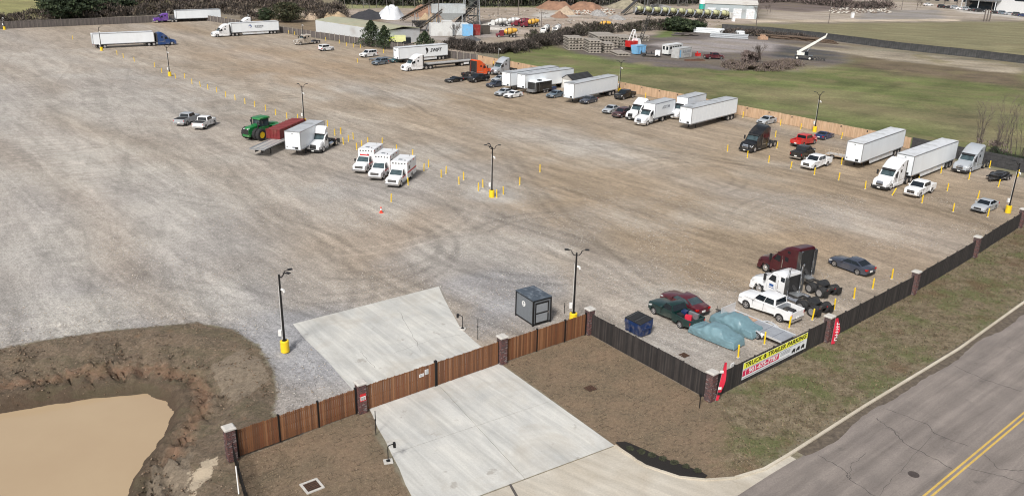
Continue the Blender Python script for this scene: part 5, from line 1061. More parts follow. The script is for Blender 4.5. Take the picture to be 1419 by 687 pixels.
# ------------------------------------------------------------------ booth, dumpster, small furniture
bx,by=2.05,68.1; ba=math.radians(-56)
t=thing('guard_booth','small grey and black guard booth with a round sign, behind the brown fence','booth',(bx,by,0),ba)
M_BG=mat('booth_grey',(.15,.165,.18),.6,var=.08); hx_,hy_,hh=1.35,.95,2.45
def bsh(name,fn,m,par=None,bev=None): w=MB(); fn(w); return link(name,w.mesh(name,[m]),par or t)
bsh('wall',lambda w:w.box(-hx_,hx_,-hy_,hy_,.12,hh),M_BG)
for sx in (-1,1):
    for sy in (-1,1): bsh('corner_trim',lambda w:w.box(sx*hx_-.06,sx*hx_+.06,sy*hy_-.06,sy*hy_+.06,.0,hh+.01),M_BLK)
for sy in (-1,1): bsh('edge_trim',lambda w:(w.box(-hx_+.06,hx_-.06,sy*hy_-.03,sy*hy_+.03,hh-.1,hh+.0),w.box(-hx_+.06,hx_-.06,sy*hy_-.03,sy*hy_+.03,.1,.2)),M_BLK)
for sx in (-1,1): bsh('edge_trim',lambda w:(w.box(sx*hx_-.03,sx*hx_+.03,-hy_+.06,hy_-.06,hh-.1,hh+.0),w.box(sx*hx_-.03,sx*hx_+.03,-hy_+.06,hy_-.06,.1,.2)),M_BLK)
rm=mat('booth_roof',(.075,.095,.12),.5,.2,.3,3,dirt=((.3,.34,.38),.7,2.))
for i in range(5): bsh('roof_panel',lambda w:w.box(-hx_-.08+i*.572,-hx_-.08+(i+1)*.572-.02,-hy_-.08,hy_+.08,hh+.02,hh+.08),rm)
dr=bsh('door',lambda w:w.box(hx_+.01,hx_+.05,-hy_+.2,hy_-.25,.2,2.2),M_BLK); bsh('door_panel',lambda w:(w.box(hx_+.05,hx_+.065,-hy_+.3,hy_-.38,.32,1.1),w.box(hx_+.05,hx_+.065,-hy_+.3,hy_-.38,1.25,2.05)),mat('door_grey',(.24,.26,.28),.5),dr); bsh('handle',lambda w:w.box(hx_+.05,hx_+.1,hy_-.36,hy_-.31,1.0,1.25),M_CHROME,dr)
w=MB(); w.cyl((-.15,-hy_-.001,1.65),(-.15,-hy_-.02,1.65),.27,n=20); si=link('round_sign',w.mesh('round_sign',[M_PLATE]),t); w=MB(); w.cyl((-.15,-hy_-.021,1.72),(-.15,-hy_-.026,1.72),.11,n=12); w.box(-.28,-.02,-hy_-.026,-hy_-.021,1.46,1.52); link('sign_print',w.mesh('sign_print',[M_TEXTG]),si)
t=thing('dumpster','dark blue steel dumpster with a black lid inside the black fence','dumpster',(11.3,65.75,0),math.radians(-52)); MBL=mat('dumpster_blue',(.012,.035,.12),.45,.2,.15,3,dirt=(DUST,.3,2.))
w=MB(); w.loft([[(-.9,-.62,.12),(.9,-.62,.12),(.9,.62,.12),(-.9,.62,.12)],[(-.95,-.85,1.0),(.95,-.85,1.0),(.95,.75,1.0),(-.95,.75,1.0)],[(-.95,-.8,1.3),(.95,-.8,1.3),(.95,.75,1.5),(-.95,.75,1.5)]]); link('body',w.mesh('body',[MBL]),t)
for s in (-1,1):
    w=MB(); w.loft([[(s*.48-.46,-.84,1.31),(s*.48+.46,-.84,1.31),(s*.48+.46,.78,1.51),(s*.48-.46,.78,1.51)],[(s*.48-.46,-.84,1.37),(s*.48+.46,-.84,1.37),(s*.48+.46,.78,1.57),(s*.48-.46,.78,1.57)]]); li=link('lid',w.mesh('lid',[M_DARK]),t)
    w=MB(); [w.box(s*.48-.4+.2*j,s*.48-.36+.2*j,-.8,-.75,1.37,1.4) for j in range(5)]; w.loft([[(s*.48-.3,-.7,1.385),(s*.48-.22,-.7,1.385),(s*.48-.22,.6,1.545),(s*.48-.3,.6,1.545)],[(s*.48-.3,-.7,1.41),(s*.48-.22,-.7,1.41),(s*.48-.22,.6,1.57),(s*.48-.3,.6,1.57)]]); link('lid_rib',w.mesh('lid_rib',[P_DKGREY]),li)
    w=MB(); w.box(s*1.0-.06,s*1.0+.06,-.6,.5,.75,.9); link('fork_pocket',w.mesh('fork_pocket',[MBL]),t)
    w=MB(); [w.box(s*.955-.02,s*.955+.02,yy,yy+.06,.2,1.25) for yy in (-.5,.4)]; link('side_rib',w.mesh('side_rib',[MBL]),t)
w=MB(); [w.box(-.8+j*.5,-.74+j*.5,-.84,-.68,.2,1.2) for j in range(4)]; link('front_rib',w.mesh('front_rib',[MBL]),t)
# keypads and thin posts at the gate
def keypad(u,v,yaw,label,slab=True):
    x,y=G(u,v); t=thing('keypad_stand',label,'keypad stand',(x,y,.02),yaw)
    if slab: w=MB(); w.box(-.3,.3,-.25,.25,0,.09); link('slab',w.mesh('slab',[M_CONC]),t)
    w=MB(); P_=[(0,0,.05),(0,0,1.1),(.05,0,1.25),(.3,0,1.32),(.42,0,1.28)]; [w.cyl(p_,q,.035,n=7) for p_,q in zip(P_,P_[1:])]; w.box(-.12,.12,-.12,.12,.09,.13); link('gooseneck_post',w.mesh('gooseneck_post',[M_BLK]),t)
    w=MB(); w.box(.36,.52,-.12,.12,1.08,1.4); link('keypad_box',w.mesh('keypad_box',[M_BLK]),t)
keypad(538,640,.3,'black keypad stand on a slab left of the driveway'); keypad(641,456,math.pi-.2,'black keypad stand behind the gate by the inner pad')
for u,v,h,lab in ((521,602,1.9,'thin black post at the left edge of the driveway'),(662,470,1.9,'thin grey post just behind the right gate leaf'),(782,434,1.1,'short black post between booth and lamp post')):
    x,y=G(u,v); w=MB(); w.cyl((0,0,0),(0,0,h),.03,n=7); w.box(-.05,.05,-.06,.0,h*.6,h*.68); link('thin_post',w.mesh('thin_post',[M_BLK]),None,(x,y,0),0,None,lab,'post')
x,y=G(969,565); w=MB(); w.box(-.03,.03,-.03,.03,0,1.0); w.box(-.1,.1,-.08,.1,1.0,1.18); link('short_marker_post',w.mesh('short_marker_post',[M_BLK]),None,(x,y,0),0,None,'short black marker post on the sod below the corner pillar','post')
def drain(u,v,lab,s=.45,frame=True,yaw=.65):
    x,y=G(u,v); t=thing('drain_inlet',lab,'drain',(x,y,0),yaw)
    if frame:
        w=MB(); S_=s+.14
        for q in range(4): w.box(-S_,S_,-S_,-s,0,.07,0,Matrix.Rotation(q*math.pi/2,4,'Z')) if q%2==0 else w.box(-s,s,-S_,-s,0,.068,0,Matrix.Rotation(q*math.pi/2,4,'Z'))
        link('concrete_frame',w.mesh('concrete_frame',[M_CONC]),t)
    w=MB(); w.box(-s,s,-s,s,-.02,.02); link('pit',w.mesh('pit',[mat('rust_dark',(.03,.02,.015),.9)]),t)
    rm_=mat('rusty_iron',(.1,.05,.03),.8,.2,.4,6)
    for i in range(6): w=MB(); yy=-s+.06+i*(2*s-.12)/5; w.box(-s,s,yy-.025,yy+.025,.02,.045); link('grate_bar',w.mesh('grate_bar',[rm_]),t)
drain(432.5,673.5,'square drain grate in a white frame left of the driveway'); drain(818,538,'rusty drain grate in the sod right of the driveway',.38,False); drain(948,492,'dark drain grate in the gravel below the covered cars',.35,False)
# mulch bed
mbp=[G(u,v) for u,v in [(853,613),(866,612),(890,622),(920,636),(952,647),(972,654),(980,659),(976,663),(950,661),(915,653),(880,638)]]
w=MB(); cxm=sum(p_[0] for p_ in mbp)/len(mbp); cym=sum(p_[1] for p_ in mbp)/len(mbp)
w.loft([[(x,y,0.0) for x,y in mbp],[(x,y,.06) for x,y in mbp],[(cxm+(x-cxm)*.9,cym+(y-cym)*.9,.11) for x,y in mbp]]); link('mulch_bed',w.mesh('mulch_bed',[M_MULCH]),label='black mulch bed curving along the driveway kerb',cat='flower bed')
px=r_.uniform(min(p_[0] for p_ in mbp),max(p_[0] for p_ in mbp),9000); py=r_.uniform(min(p_[1] for p_ in mbp),max(p_[1] for p_ in mbp),9000); q_=pip_sd(px,py,mbp)>.08; px,py=px[q_],py[q_]
rocks('mulch_chips',np.stack([px,py,np.full(len(px),.09)],-1),.02,.06,[M_MULCH,mat('mulch_brown',(.035,.025,.02),.95)],8,'dark bark chips in the curved bed','mulch')
# small dry shrubs in the mulch
for i in range(7):
    f=(i+.6)/7.2; cx_=mbp[0][0]+(mbp[5][0]-mbp[0][0])*f; cy_=mbp[0][1]+(mbp[5][1]-mbp[0][1])*f; b0=np.array(bil([G(860,614),G(978,656),G(975,660),G(868,628)],f,.5)); cx_,cy_=float(b0[0]),float(b0[1])+.12*math.sin(math.pi*f)
    r=np.random.RandomState(60+i); n_=170; a_=r.uniform(0,6.28,n_); rr0=.26*r.rand(n_)**.5; zz=.08+.24*r.rand(n_)*(1-rr0/.35); c0=np.stack([np.cos(a_)*rr0,np.sin(a_)*rr0,zz],-1); u=r.normal(size=(n_,3))*.03; v=r.normal(size=(n_,3))*.045
    t=thing('small_shrub',ordn(i,7)+' of the low dry green shrubs in the black mulch bed','shrub',(cx_,cy_,.05),0,'shrubs in the mulch bed'); link('foliage',raw_mesh('foliage',np.stack([c0-u,c0+u,c0+v],1).reshape(-1,3),np.arange(n_*3).reshape(-1,3),[mat('shrub_olive',(.05,.055,.03),.9,var=.4)]),t)
# cone
x,y=G(528.2,294.8); t=thing('traffic_cone','orange traffic cone with a white band, alone in front of the ambulances','cone',(x,y,0),.4)
mo=mat('cone_orange',(.75,.06,.03),.5)
w=MB(); w.box(-.22,.22,-.22,.22,0,.05); link('cone_base',w.mesh('cone_base',[mo]),t); w=MB(); w.cyl((0,0,.05),(0,0,.82),.19,.04,n=14); link('cone_body',w.mesh('cone_body',[mo],smooth=40),t); w=MB(); w.cyl((0,0,.36),(0,0,.56),.136,.098,n=14); link('cone_band',w.mesh('cone_band',[M_PLATE],smooth=40),t)
# ------------------------------------------------------------------ vehicles in the lot
def put_at(kit, tname, anchor, world, deg, pnt, label, cat, group, sc=1, z=0):
    a=math.radians(deg); x=world[0]-sc*(anchor[0]*math.cos(a)-anchor[1]*math.sin(a)); y=world[1]-sc*(anchor[0]*math.sin(a)+anchor[1]*math.cos(a))
    return kit.spawn(tname,x,y,a,pnt,label,cat,group,z,sc)
sedan=car_kit(); coupe=car_kit(L=4.6,H=1.36,xa=.85,xb=.15,xc=-.75,xd=-1.75,kind='coupe',wr=.34,hood=.9,trunk=.96)
sport=car_kit(L=4.5,W_=1.85,H=1.25,hood=.82,trunk=.9,belt=.85,xa=.55,xb=-.1,xc=-.6,xd=-1.6,kind='coupe',wr=.34,gc=.15)
bmw=car_kit(L=4.6,W_=1.83,H=1.42,wb=2.78,fo=.8,xa=.85,xb=.15,xc=-.95,xd=-1.7,wr=.34,hood=.93,trunk=1.02)
suv=car_kit(L=4.7,W_=1.88,H=1.7,wb=2.75,fo=.9,hood=1.08,belt=1.08,trunk=1.08,xa=.95,xb=.35,xc=-1.95,xd=-2.2,wr=.37,gc=.24,kind='suv',roofin=.13)
bigsuv=car_kit(L=5.2,W_=2.0,H=1.9,wb=3.0,fo=.95,hood=1.18,belt=1.18,trunk=1.18,xa=1.1,xb=.5,xc=-2.3,xd=-2.45,wr=.4,gc=.28,kind='suv',roofin=.12)
jeep=car_kit(L=4.5,W_=1.85,H=1.84,wb=2.9,fo=.65,hood=1.16,belt=1.15,trunk=1.15,xa=.75,xb=.55,xc=-1.9,xd=-2.0,wr=.42,gc=.35,kind='jeep',roofin=.08)
pick=car_kit(L=5.85,W_=2.04,H=1.98,wb=3.66,fo=.98,hood=1.28,belt=1.32,trunk=1.28,xa=1.4,xb=.8,xc=-.98,xd=-1.1,wr=.41,gc=.34,kind='pickup',doors=2,roofin=.13)
pickc=car_kit(L=5.7,W_=2.0,H=1.93,wb=3.6,fo=.95,hood=1.23,belt=1.27,trunk=1.27,xa=1.38,xb=.8,xc=-.78,xd=-.9,wr=.4,gc=.32,kind='pickup',doors=2,roofin=.13,bed='cover')
pickb=car_kit(L=5.7,W_=2.0,H=1.92,wb=3.6,fo=.95,hood=1.23,belt=1.27,trunk=1.27,xa=1.38,xb=.8,xc=-.88,xd=-1.0,wr=.42,gc=.34,kind='pickup',doors=2,roofin=.13,bed='black')
oldpick=car_kit(L=5.4,W_=1.95,H=1.75,wb=3.4,fo=.85,hood=1.1,belt=1.12,trunk=1.1,xa=1.05,xb=.45,xc=-.25,xd=-.5,wr=.36,gc=.3,kind='pickup',doors=1,roofin=.12,bed='black')
C_='parked cars in the gravel lot'; PG='pickups in the gravel lot'
def car(kit,f,deg,p,label,cat='car',side=1,tn=None,grp=C_):
    return put_at(kit, tn or {'car':'parked_car','pickup':'pickup_truck','SUV':'parked_suv'}[cat], (kit.xf,side*kit.h2), f, deg, p, label, cat, grp)
t=car(bmw,(34.6,82.8),125,P_STEELBLUE,'dark slate blue sedan parked apart, beyond the maroon truck')
car(sedan,(61.7,103.0),-140,P_SILVER,'silver grey sedan next to the lamp post near the right edge')
car(sedan,(47.5,154.9),-138,P_SILVER,'silver sedan against the pine fence, behind the black bobtail truck')
car(sport,(56.7,145.5),45,P_NAVY,'low navy sports car under the lamp post by the pine fence',side=-1)
car(sedan,(18.9,161.8),-124,P_SILVER,'pale silver sedan left of the maroon SUV')
car(suv,(20.5,158.0),-128,P_BROWN,'maroon brown SUV between the pale sedan and white day cab','SUV')
car(sedan,(-5.1,188.2),-138,P_STEELBLUE,'dark sedan in front of the two long white trailers')
car(coupe,(-.8,175.7),-131,P_WHITE,'white coupe with a black roof, in front of the black cargo trailer')
car(sedan,(-2.8,177.8),-131,P_SILVER,'silver sedan tucked behind the white coupe')
car(sedan,(8.3,177.0),-131,P_BLUEGREY,'blue grey sedan between black cargo trailer and ribbed white trailer')
car(sedan,(15.1,171.3),-127,P_STEELBLUE,'dark blue sedan beside the ribbed white trailer')
car(suv,(-35.7,217.3),-125,P_BLUEGREY,'slate blue hatchback in front of the white trailer with dark lettering')
car(bigsuv,(-41.3,230.9),-128,P_WHITE,'large white SUV by the dark weathered fence','SUV')
car(sport,(-14.9,193.4),-136,P_BLACK,'glossy black sedan beside the black SUV pickup')
car(jeep,(-53.2,243.6),50,P_WHITE,'white off-roader with black hard top near the beige truck','SUV',side=-1)
car(sedan,(-32.2,222.5),-130,P_TEAL,'dark teal car half hidden behind the white lettered trailer')
car(sedan,(-4.1,195.4),-132,P_SILVER,'small pale sedan wedged between the silver cab and the long trailers')
car(pick,(55.9,109.3),-138,P_WHITE,'white crew cab pickup in front of the white semi trailer','pickup',grp=PG)
car(pick,(45.9,122.7),-139,P_WHITE,'white heavy pickup beside the black pickup','pickup',grp=PG)
car(pickb,(51.6,140.0),43,P_RED,'bright red pickup parked tail out near the navy sports car','pickup',side=-1,grp=PG)
car(pickc,(48.6,131.6),49,P_BLACK,'black pickup with a bed cover, tail towards the camera','pickup',side=-1,grp=PG)
car(pickb,(23.1,177.1),-131,P_BLACK,'black pickup under the lamp post beside the ribbed trailer','pickup',grp=PG)
car(pickb,(-9.4,194.2),-132,P_BLACK,'black pickup in front of the orange truck cab','pickup',grp=PG)
car(pickc,(-56.7,146.2),81,P_SILVER,'silver pickup alone on the left gravel, left of the white one','pickup',side=-1,grp=PG)
car(pickc,(-52.9,143.8),86,P_WHITE,'white pickup with dark bed cover on the left gravel','pickup',side=-1,grp=PG)
wp=car(pick,(22.2,71.4),129,P_WHITE,'white crew cab pickup with a cluttered bed beside the car hauler','pickup',grp=PG)
gp=car(oldpick,(13.2,69.6),124,P_GREENB,'dark green single cab pickup with junk in its bed','pickup',grp=PG)
oldsed=car_kit(L=4.9,W_=1.85,H=1.38,wb=2.8,fo=.95,xa=1.0,xb=.3,xc=-.8,xd=-1.75,glass=M_GLASSL,hood=.9,trunk=1.0)
put_at(oldsed,'parked_car',(-2.45,.92),(17.0,68.8),124,P_WINE,'wine red sedan with pale green glass behind the dark green pickup','car',C_)
# bed contents
def bits(parent,name,lst):
    for nm,(x0,x1,y0,y1,z0,z1),m,rz in lst:
        w=MB(); w.box(-(x1-x0)/2,(x1-x0)/2,-(y1-y0)/2,(y1-y0)/2,0,z1-z0); link(nm,w.mesh(nm,[m]),None,M=parent.matrix_basis@Matrix.Translation(((x0+x1)/2,(y0+y1)/2,z0))@Matrix.Rotation(rz,4,'Z'),label=name[0],cat=name[1])
for nm,spec,m,rz,lb,ct in [('junk_bag',(-1.2,-.7,-.5,.1,.78,1.25),P_NAVY,.3,'blue bag of junk in the dark green pickup bed','bag'),('red_jack',(-2.1,-1.5,.0,.35,.78,1.2),M_REDFLAG,.5,'red jack lying in the dark green pickup bed','jack'),('metal_scrap',(-2.3,-1.3,-.6,-.35,.78,1.3),M_STEEL,.15,'length of steel scrap in the dark green pickup bed','scrap'),('tool_bin',(-1.4,-.8,.25,.7,.78,1.15),M_DARK,-.2,'black bin in the dark green pickup bed','bin')]:
    bits(gp,(lb,ct),[(nm,spec,m,rz)])
for nm,spec,m,rz,lb,ct in [('hitch_frame',(-2.5,-1.4,-.35,.35,.84,1.2),M_CHASSIS,.05,'black hitch frame in the white pickup bed','hitch'),('tool_chest',(-1.6,-1.2,-.8,.8,1.05,1.32),M_STEEL,0,'silver tool chest across the white pickup bed','tool chest'),('coil_of_hose',(-2.6,-2.2,.3,.7,.84,1.15),P_WHITE,.3,'white canister in the white pickup bed','canister')]:
    bits(wp,(lb,ct),[(nm,spec,m,rz)])
# ---- semis
T_='truck tractors in the lot'
aero=semi_kit('aero',2.05,3.95,bumper='black'); aerow=semi_kit('aero',2.05,3.95,bumper='paint'); aero_m=semi_kit('aero',2.05,3.95,-6.6,stack=True,fender=None,tank='chrome',bumper='paint'); aero_w2=semi_kit('aero',.95,2.95,-5.6,stack=True,tank='chrome',doorprint=True)
classic=semi_kit('classic',1.7,3.2,-5.6,stack=True,tank='chrome',bumper='chrome',side_ext=False,fender=M_STEEL); classicb=semi_kit('classic',1.5,2.95,-5.4,tank='chrome',bumper='chrome',side_ext=False)
day=semi_kit('aero',0,2.86,-4.6,grille='black',bumper='black',tank='none',nd=1,fairing=True)
def semi(kit,f,deg,p,label,side=1,sc=1): return put_at(kit,'truck_tractor',(kit.xf,side*1.2),f,deg,p,label,'truck',T_,sc)
semi(aero,(53.3,112.7),-137,P_WHITE,'white sleeper truck coupled to the long white trailer, behind the white pickup')
semi(aero,(69.7,122.9),-139,P_SILVER,'grey and silver sleeper truck by the dark block wall')
semi(aero,(39.5,133.0),-135,P_BLACK,'black bobtail sleeper truck standing alone')
semi(aero_m,(26.6,80.7),119,P_MAROON,'maroon high roof sleeper truck, tail towards the roadside fence')
semi(aero_w2,(24.4,75.1),124,P_WHITE,'white low roof sleeper truck between the maroon truck and white pickup')
semi(aerow,(-26.6,208.8),-138,P_WHITE,'white sleeper truck coupled to the flatbed trailer')
semi(aerow,(-6.7,206.2),44,P_ORANGE,'orange sleeper truck facing right, behind the black pickup',side=-1)
semi(aero,(-4.2,206.6),-128,P_SILVER,'silver high roof truck cab facing the lot, left of the long trailers')
semi(classicb,(-64.9,253.5),-131,P_BEIGE,'beige long nosed truck tractor by the dark fence')
semi(day,(-29.8,126.3),-103,P_WHITE,'white day cab truck right of the short white trailer')
day2=semi_kit('aero',1.3,3.7,-5.2,grille='black',bumper='black',tank='none'); put_at(day2,'truck_tractor',(1.3,-1.0),(21.0,156.6),-129,P_WHITE,'white black-grilled truck between maroon SUV and box truck','truck',T_)
bt=boxtruck_kit(3.75,7.4,'AZCOM'); put_at(bt,'box_truck',(0,1.2),(24.6,151.7),-130,P_WHITE,'white box truck with dark lettering on its side','box truck','white box trucks')
bt2=boxtruck_kit(3.85,7.4,None); put_at(bt2,'box_truck',(-2.15,1.2),(33.3,160.0),-130,P_WHITE,'white box truck behind the ribbed trailer, by the pine fence','box truck','white box trucks')
# ---- trailers
TR='white van trailers in the lot'
tv=trailer_kit(skirt=True); tr_=trailer_kit(ribs=True,roofm=M_ROOFDK); tp=trailer_kit(roofm=M_ROOFDK); ts=trailer_kit(L=8.8,H=3.95,roofm=M_ROOFDK)
def trailer(kit,nl,deg,label,sc=1,anchor=None): return put_at(kit,'van_trailer',anchor or (kit.hx,-kit.hy),nl,deg,None,label,'trailer',TR,sc)
trailer(tv,(51.17,125.28),-135,'long white trailer nose out, left of the white semi and its trailer')
trailer(tv,(55.83,118.3),-137,'long white trailer coupled behind the white sleeper truck')
trailer(tr_,(29.96,150.15),-133.5,'ribbed white trailer with a stained roof beside the box truck')
trailer(tr_,(9.9,172.4),-129,'ribbed white trailer by the small shed',1.03)
trailer(tp,(-3.2,185.8),-134,'leftmost of the two long smooth white trailers side by side')
trailer(tp,(.2,183.4),-134,'smooth white trailer just behind the black cargo trailer')
sw=trailer(tv,(-32.7,223.1),-138,'white trailer with SWIFT lettering beside the dark fence'.replace('SWIFT ','dark name '))
me=text_mesh('SWIFT',1.3,M_TEXTK,shear=.25,bold=.03); link('lettering',me,sw,M=face_matrix((-3.9,1.315,2.75),(-1,0,0),(0,0,1)))
w=MB(); s1=[(0,.75),(.3,.85),(.75,.6),(.9,.05),(.6,-.5),(.15,-.85),(.3,-.3),(.1,.2)]; w.loft([[(-.55-x_-.0,1.306,2.75+z_) for x_,z_ in s1],[(-.55-x_,1.316,2.75+z_) for x_,z_ in s1]]); link('emblem',w.mesh('emblem',[M_TEXTK]),sw)
w=MB(); w.box(8.04,8.115,-1.0,.0,3.2,3.45); link('small_print',w.mesh('small_print',[M_TEXTG]),sw)
me=text_mesh('2851',.42,M_TEXTK); s28=trailer(ts,(-35.0,123.3),-102,'short white trailer between the red container and white day cab'); w=MB(); w.box(4.38,4.415,-.1,.45,1.35,1.6); link('plate_print',w.mesh('plate_print',[M_TEXTG]),s28)
def rig(kit,tk,mid,deg,sc,p,l1,l2,x_axle,tz=0,sidecorr=1.3):
    a=math.radians(deg); d=np.array((math.cos(a),math.sin(a))); tt=kit.spawn('van_trailer',mid[0],mid[1],a,None,l2,'trailer',TR,0,1)
    c=np.array(mid)+d*(8.07-.9+x_axle); tk.spawn('truck_tractor',float(c[0]),float(c[1]),a,p,l1,'truck',T_); return tt
rig(trailer_kit(),semi_kit('aero',1.9,3.7,bumper='paint'),(-112.2,240.6),35,1,P_TRUCKBLUE,'dark blue sleeper truck facing right, coupled to a long white trailer','long white trailer behind the dark blue truck, left part of the lot',5.7)
s3=rig(tv,aerow,(-85.9,277.3),-139,1,P_WHITE,'white sleeper truck at the far left corner, coupled to a lettered trailer','white refrigerated trailer with a round blue emblem, far left corner',5.7)
w=MB(); w.cyl((1.9,1.306,2.9),(1.9,1.316,2.9),.5,n=18); link('emblem',w.mesh('emblem',[M_TEXTB]),s3); w=MB(); w.cyl((2.0,1.317,2.75),(2.0,1.32,2.75),.33,n=14); link('emblem_inner',w.mesh('emblem_inner',[M_TEXTW]),s3)
me=text_mesh('PRIMUS',.8,M_TEXTG); w=MB(); [w.box(-2.6+.62*j,-2.15+.62*j,1.306,1.315,2.6,3.05) for j in range(5)]; w.box(-2.2,.2,1.306,1.315,2.3,2.4); link('small_print',w.mesh('small_print',[M_TEXTG]),s3)
rig(tp,classic,(-118.0,315.0),-143,1,P_PURPLE,'purple long nosed truck at the far dark fence','long white trailer behind the purple truck',7.4)
put_at(aero,'truck_tractor',(0,0),G(331,41),-139,P_WHITE,'white truck cab showing above the far corner refrigerated trailer','truck',T_)
# flatbeds
fb=flatbed_kit(14.6); put_at(fb,'flatbed_trailer',(7.3,1.3),(-22.3,212.6),-140,None,'long empty flatbed trailer behind the white sleeper truck','flatbed trailer','flatbed trailers')
fb2=flatbed_kit(13.,1.3,False); fbt=put_at(fb2,'flatbed_trailer',(6.5,-1.3),(-40.3,122.7),-103,None,'flatbed trailer with striped deck under the red container','flatbed trailer','flatbed trailers')
rk=Kit(); MR=mat('container_red',(.16,.018,.02),.5,.1,.15,2,dirt=((.2,.1,.08),.5,1.)); b=MB(); b.box(-4.4,4.4,-1.2,1.2,0,1.5); rk.add('body',b,[MR])
for i in range(9):
    w=MB(); xx=-4.4+i*1.08; w.box(xx,xx+.1,-1.26,1.26,.02,1.56); rk.add('rib',w,[MR])
for i in range(8):
    w=MB(); xx=-4.25+i*1.08; w.box(xx,xx+.85,-1.1,1.1,1.5,1.53); rk.add('roof_panel',w,[mat('container_red_dull',(.22,.04,.04),.7)])
for j in range(5): w=MB(); yy=-1.15+.57*j; w.box(4.4,4.45,yy,yy+.1,.05,1.5); rk.add('front_rib',w,[MR])
put_at(rk,'red_container',(4.4,-1.25),(-39.6,129.2),-103,None,'dark red ribbed steel container resting on the flatbed deck','container',None,1,1.31)
# ambulances
A_='white ambulances parked in a row'
ak=ambulance_kit(); ak1=ambulance_kit(lightbar=True)
for kt,f,lb in ((ak1,(-21.0,115.3),'white ambulance with a red light bar, leftmost of the three'),(ak,(-18.2,112.0),'white ambulance with a red side stripe, middle of the three'),(ak,(-15.3,108.7),'white ambulance nearest the yellow bollard, rightmost of the three')):
    put_at(kt,'ambulance',(0,1.0),f,-101,P_WHITE,lb,'ambulance',A_)
tk=tractor_kit(); q=(-39.3,129.2)
gx,gy=G(220+800/5.458,110+468/5.458); put_at(tk,'farm_tractor',(1.9,2.3),(gx,gy),-119,P_GREEN,'big green farm tractor on twin tyres beside the red container','tractor',None)
# black cargo trailer with white roof
ck=Kit(); w=MB(); w.box(-2.9,2.6,-1.1,1.1,.55,2.55); ck.add('body',w,[P_BLACK]); w=MB(); w.box(-2.92,2.62,-1.12,1.12,2.55,2.62); ck.add('roof',w,[M_TRAILER])
w=MB(); w.loft([[(2.6,-1.1,.5),(3.1,-.6,.5),(3.1,.6,.5),(2.6,1.1,.5)],[(2.6,-1.1,2.5),(3.1,-.6,2.5),(3.1,.6,2.5),(2.6,1.1,2.5)]]); ck.add('nose',w,[M_DARK]); w=MB(); w.box(2.62,3.13,-1.0,1.0,.5,1.1); ck.add('stone_guard',w,[M_STEEL])
for s in (1,-1):
    w=MB(); w.box(2.5,2.66,min(s*1.0,s*1.13),max(s*1.0,s*1.13),.5,2.55); ck.add('corner_trim',w,[M_ALU]); w=MB(); w.box(-1.9,.1,min(s*1.1,s*1.3),max(s*1.1,s*1.3),.75,.82); ck.add('fender',w,[M_STEEL])
    for x in (-.4,-1.3): add_wheel(ck,x,s*1.28,.36,.2,'car')
w=MB(); w.box(1.3,2.1,1.1,1.13,.6,2.3); d_=ck.add('side_door',w,[P_BLACK]); w=MB(); w.box(1.25,1.3,1.1,1.135,.55,2.35); w.box(2.1,2.15,1.1,1.135,.55,2.35); ck.add('door_trim',w,[M_STEEL],parent=d_)
w=MB(); w.box(-.4,.4,-.4,.4,2.62,2.85); ck.add('roof_unit',w,[M_DARK]); w=MB(); w.box(-2.8,4.4,-.08,.08,.4,.5); w.cyl((3.9,0,0),(3.9,0,.9),.04,n=6); ck.add('drawbar',w,[M_CHASSIS])
w=MB(); w.box(-2.5,2.5,-.8,.8,.4,.55); ck.add('frame',w,[M_CHASSIS]); put_at(ck,'cargo_trailer',(2.6,1.1),(4.2,181.0),-133,None,'black enclosed cargo trailer with a white roof','cargo trailer',None)
# shed
sk=Kit(); MSW=mat('shed_siding',(.36,.35,.33),.7,var=.08); w=MB(); w.box(-3.6,3.6,-1.7,1.7,0,2.1); sk.add('wall',w,[MSW])
for s in (1,-1):
    w=MB(); w.add([(s*3.6,-1.7,2.1),(s*3.6,1.7,2.1),(s*3.6,0,3.1),(s*3.5,-1.7,2.1),(s*3.5,1.7,2.1),(s*3.5,0,3.1)],[(0,1,2),(5,4,3),(0,3,4,1),(1,4,5,2),(2,5,3,0)]); sk.add('gable',w,[MSW])
    MSR=mat('shingle_black',(.035,.036,.04),.85,var=.4,scale=6)
    rp_=MB()
    for i in range(6):
        f0,f1=i/6,(i+1)/6; y0,y1=s*(1.95*(1-f0)),s*(1.95*(1-f1)-.05); z0,z1=2.02+1.12*f0+.02,2.02+1.12*f1; rp_.loft([[(-3.8,y0,z0+.05),(3.8,y0,z0+.05),(3.8,y1,z1+.03),(-3.8,y1,z1+.03)],[(-3.8,y0,z0+.1),(3.8,y0,z0+.1),(3.8,y1,z1+.06),(-3.8,y1,z1+.06)]])
    sk.add('roof_slope',rp_,[MSR]); w=MB(); w.box(-.5,.5,min(s*1.7,s*1.73),max(s*1.7,s*1.73),.1,1.9); sk.add('shed_door',w,[M_PLATE])
w=MB(); w.box(3.6,3.64,-1.2,1.2,.1,1.95); sk.add('double_door',w,[M_PLATE]); sk.spawn('garden_shed',14.,192.,math.radians(-133),None,'small grey shed with black shingle roof between the trailers','shed')
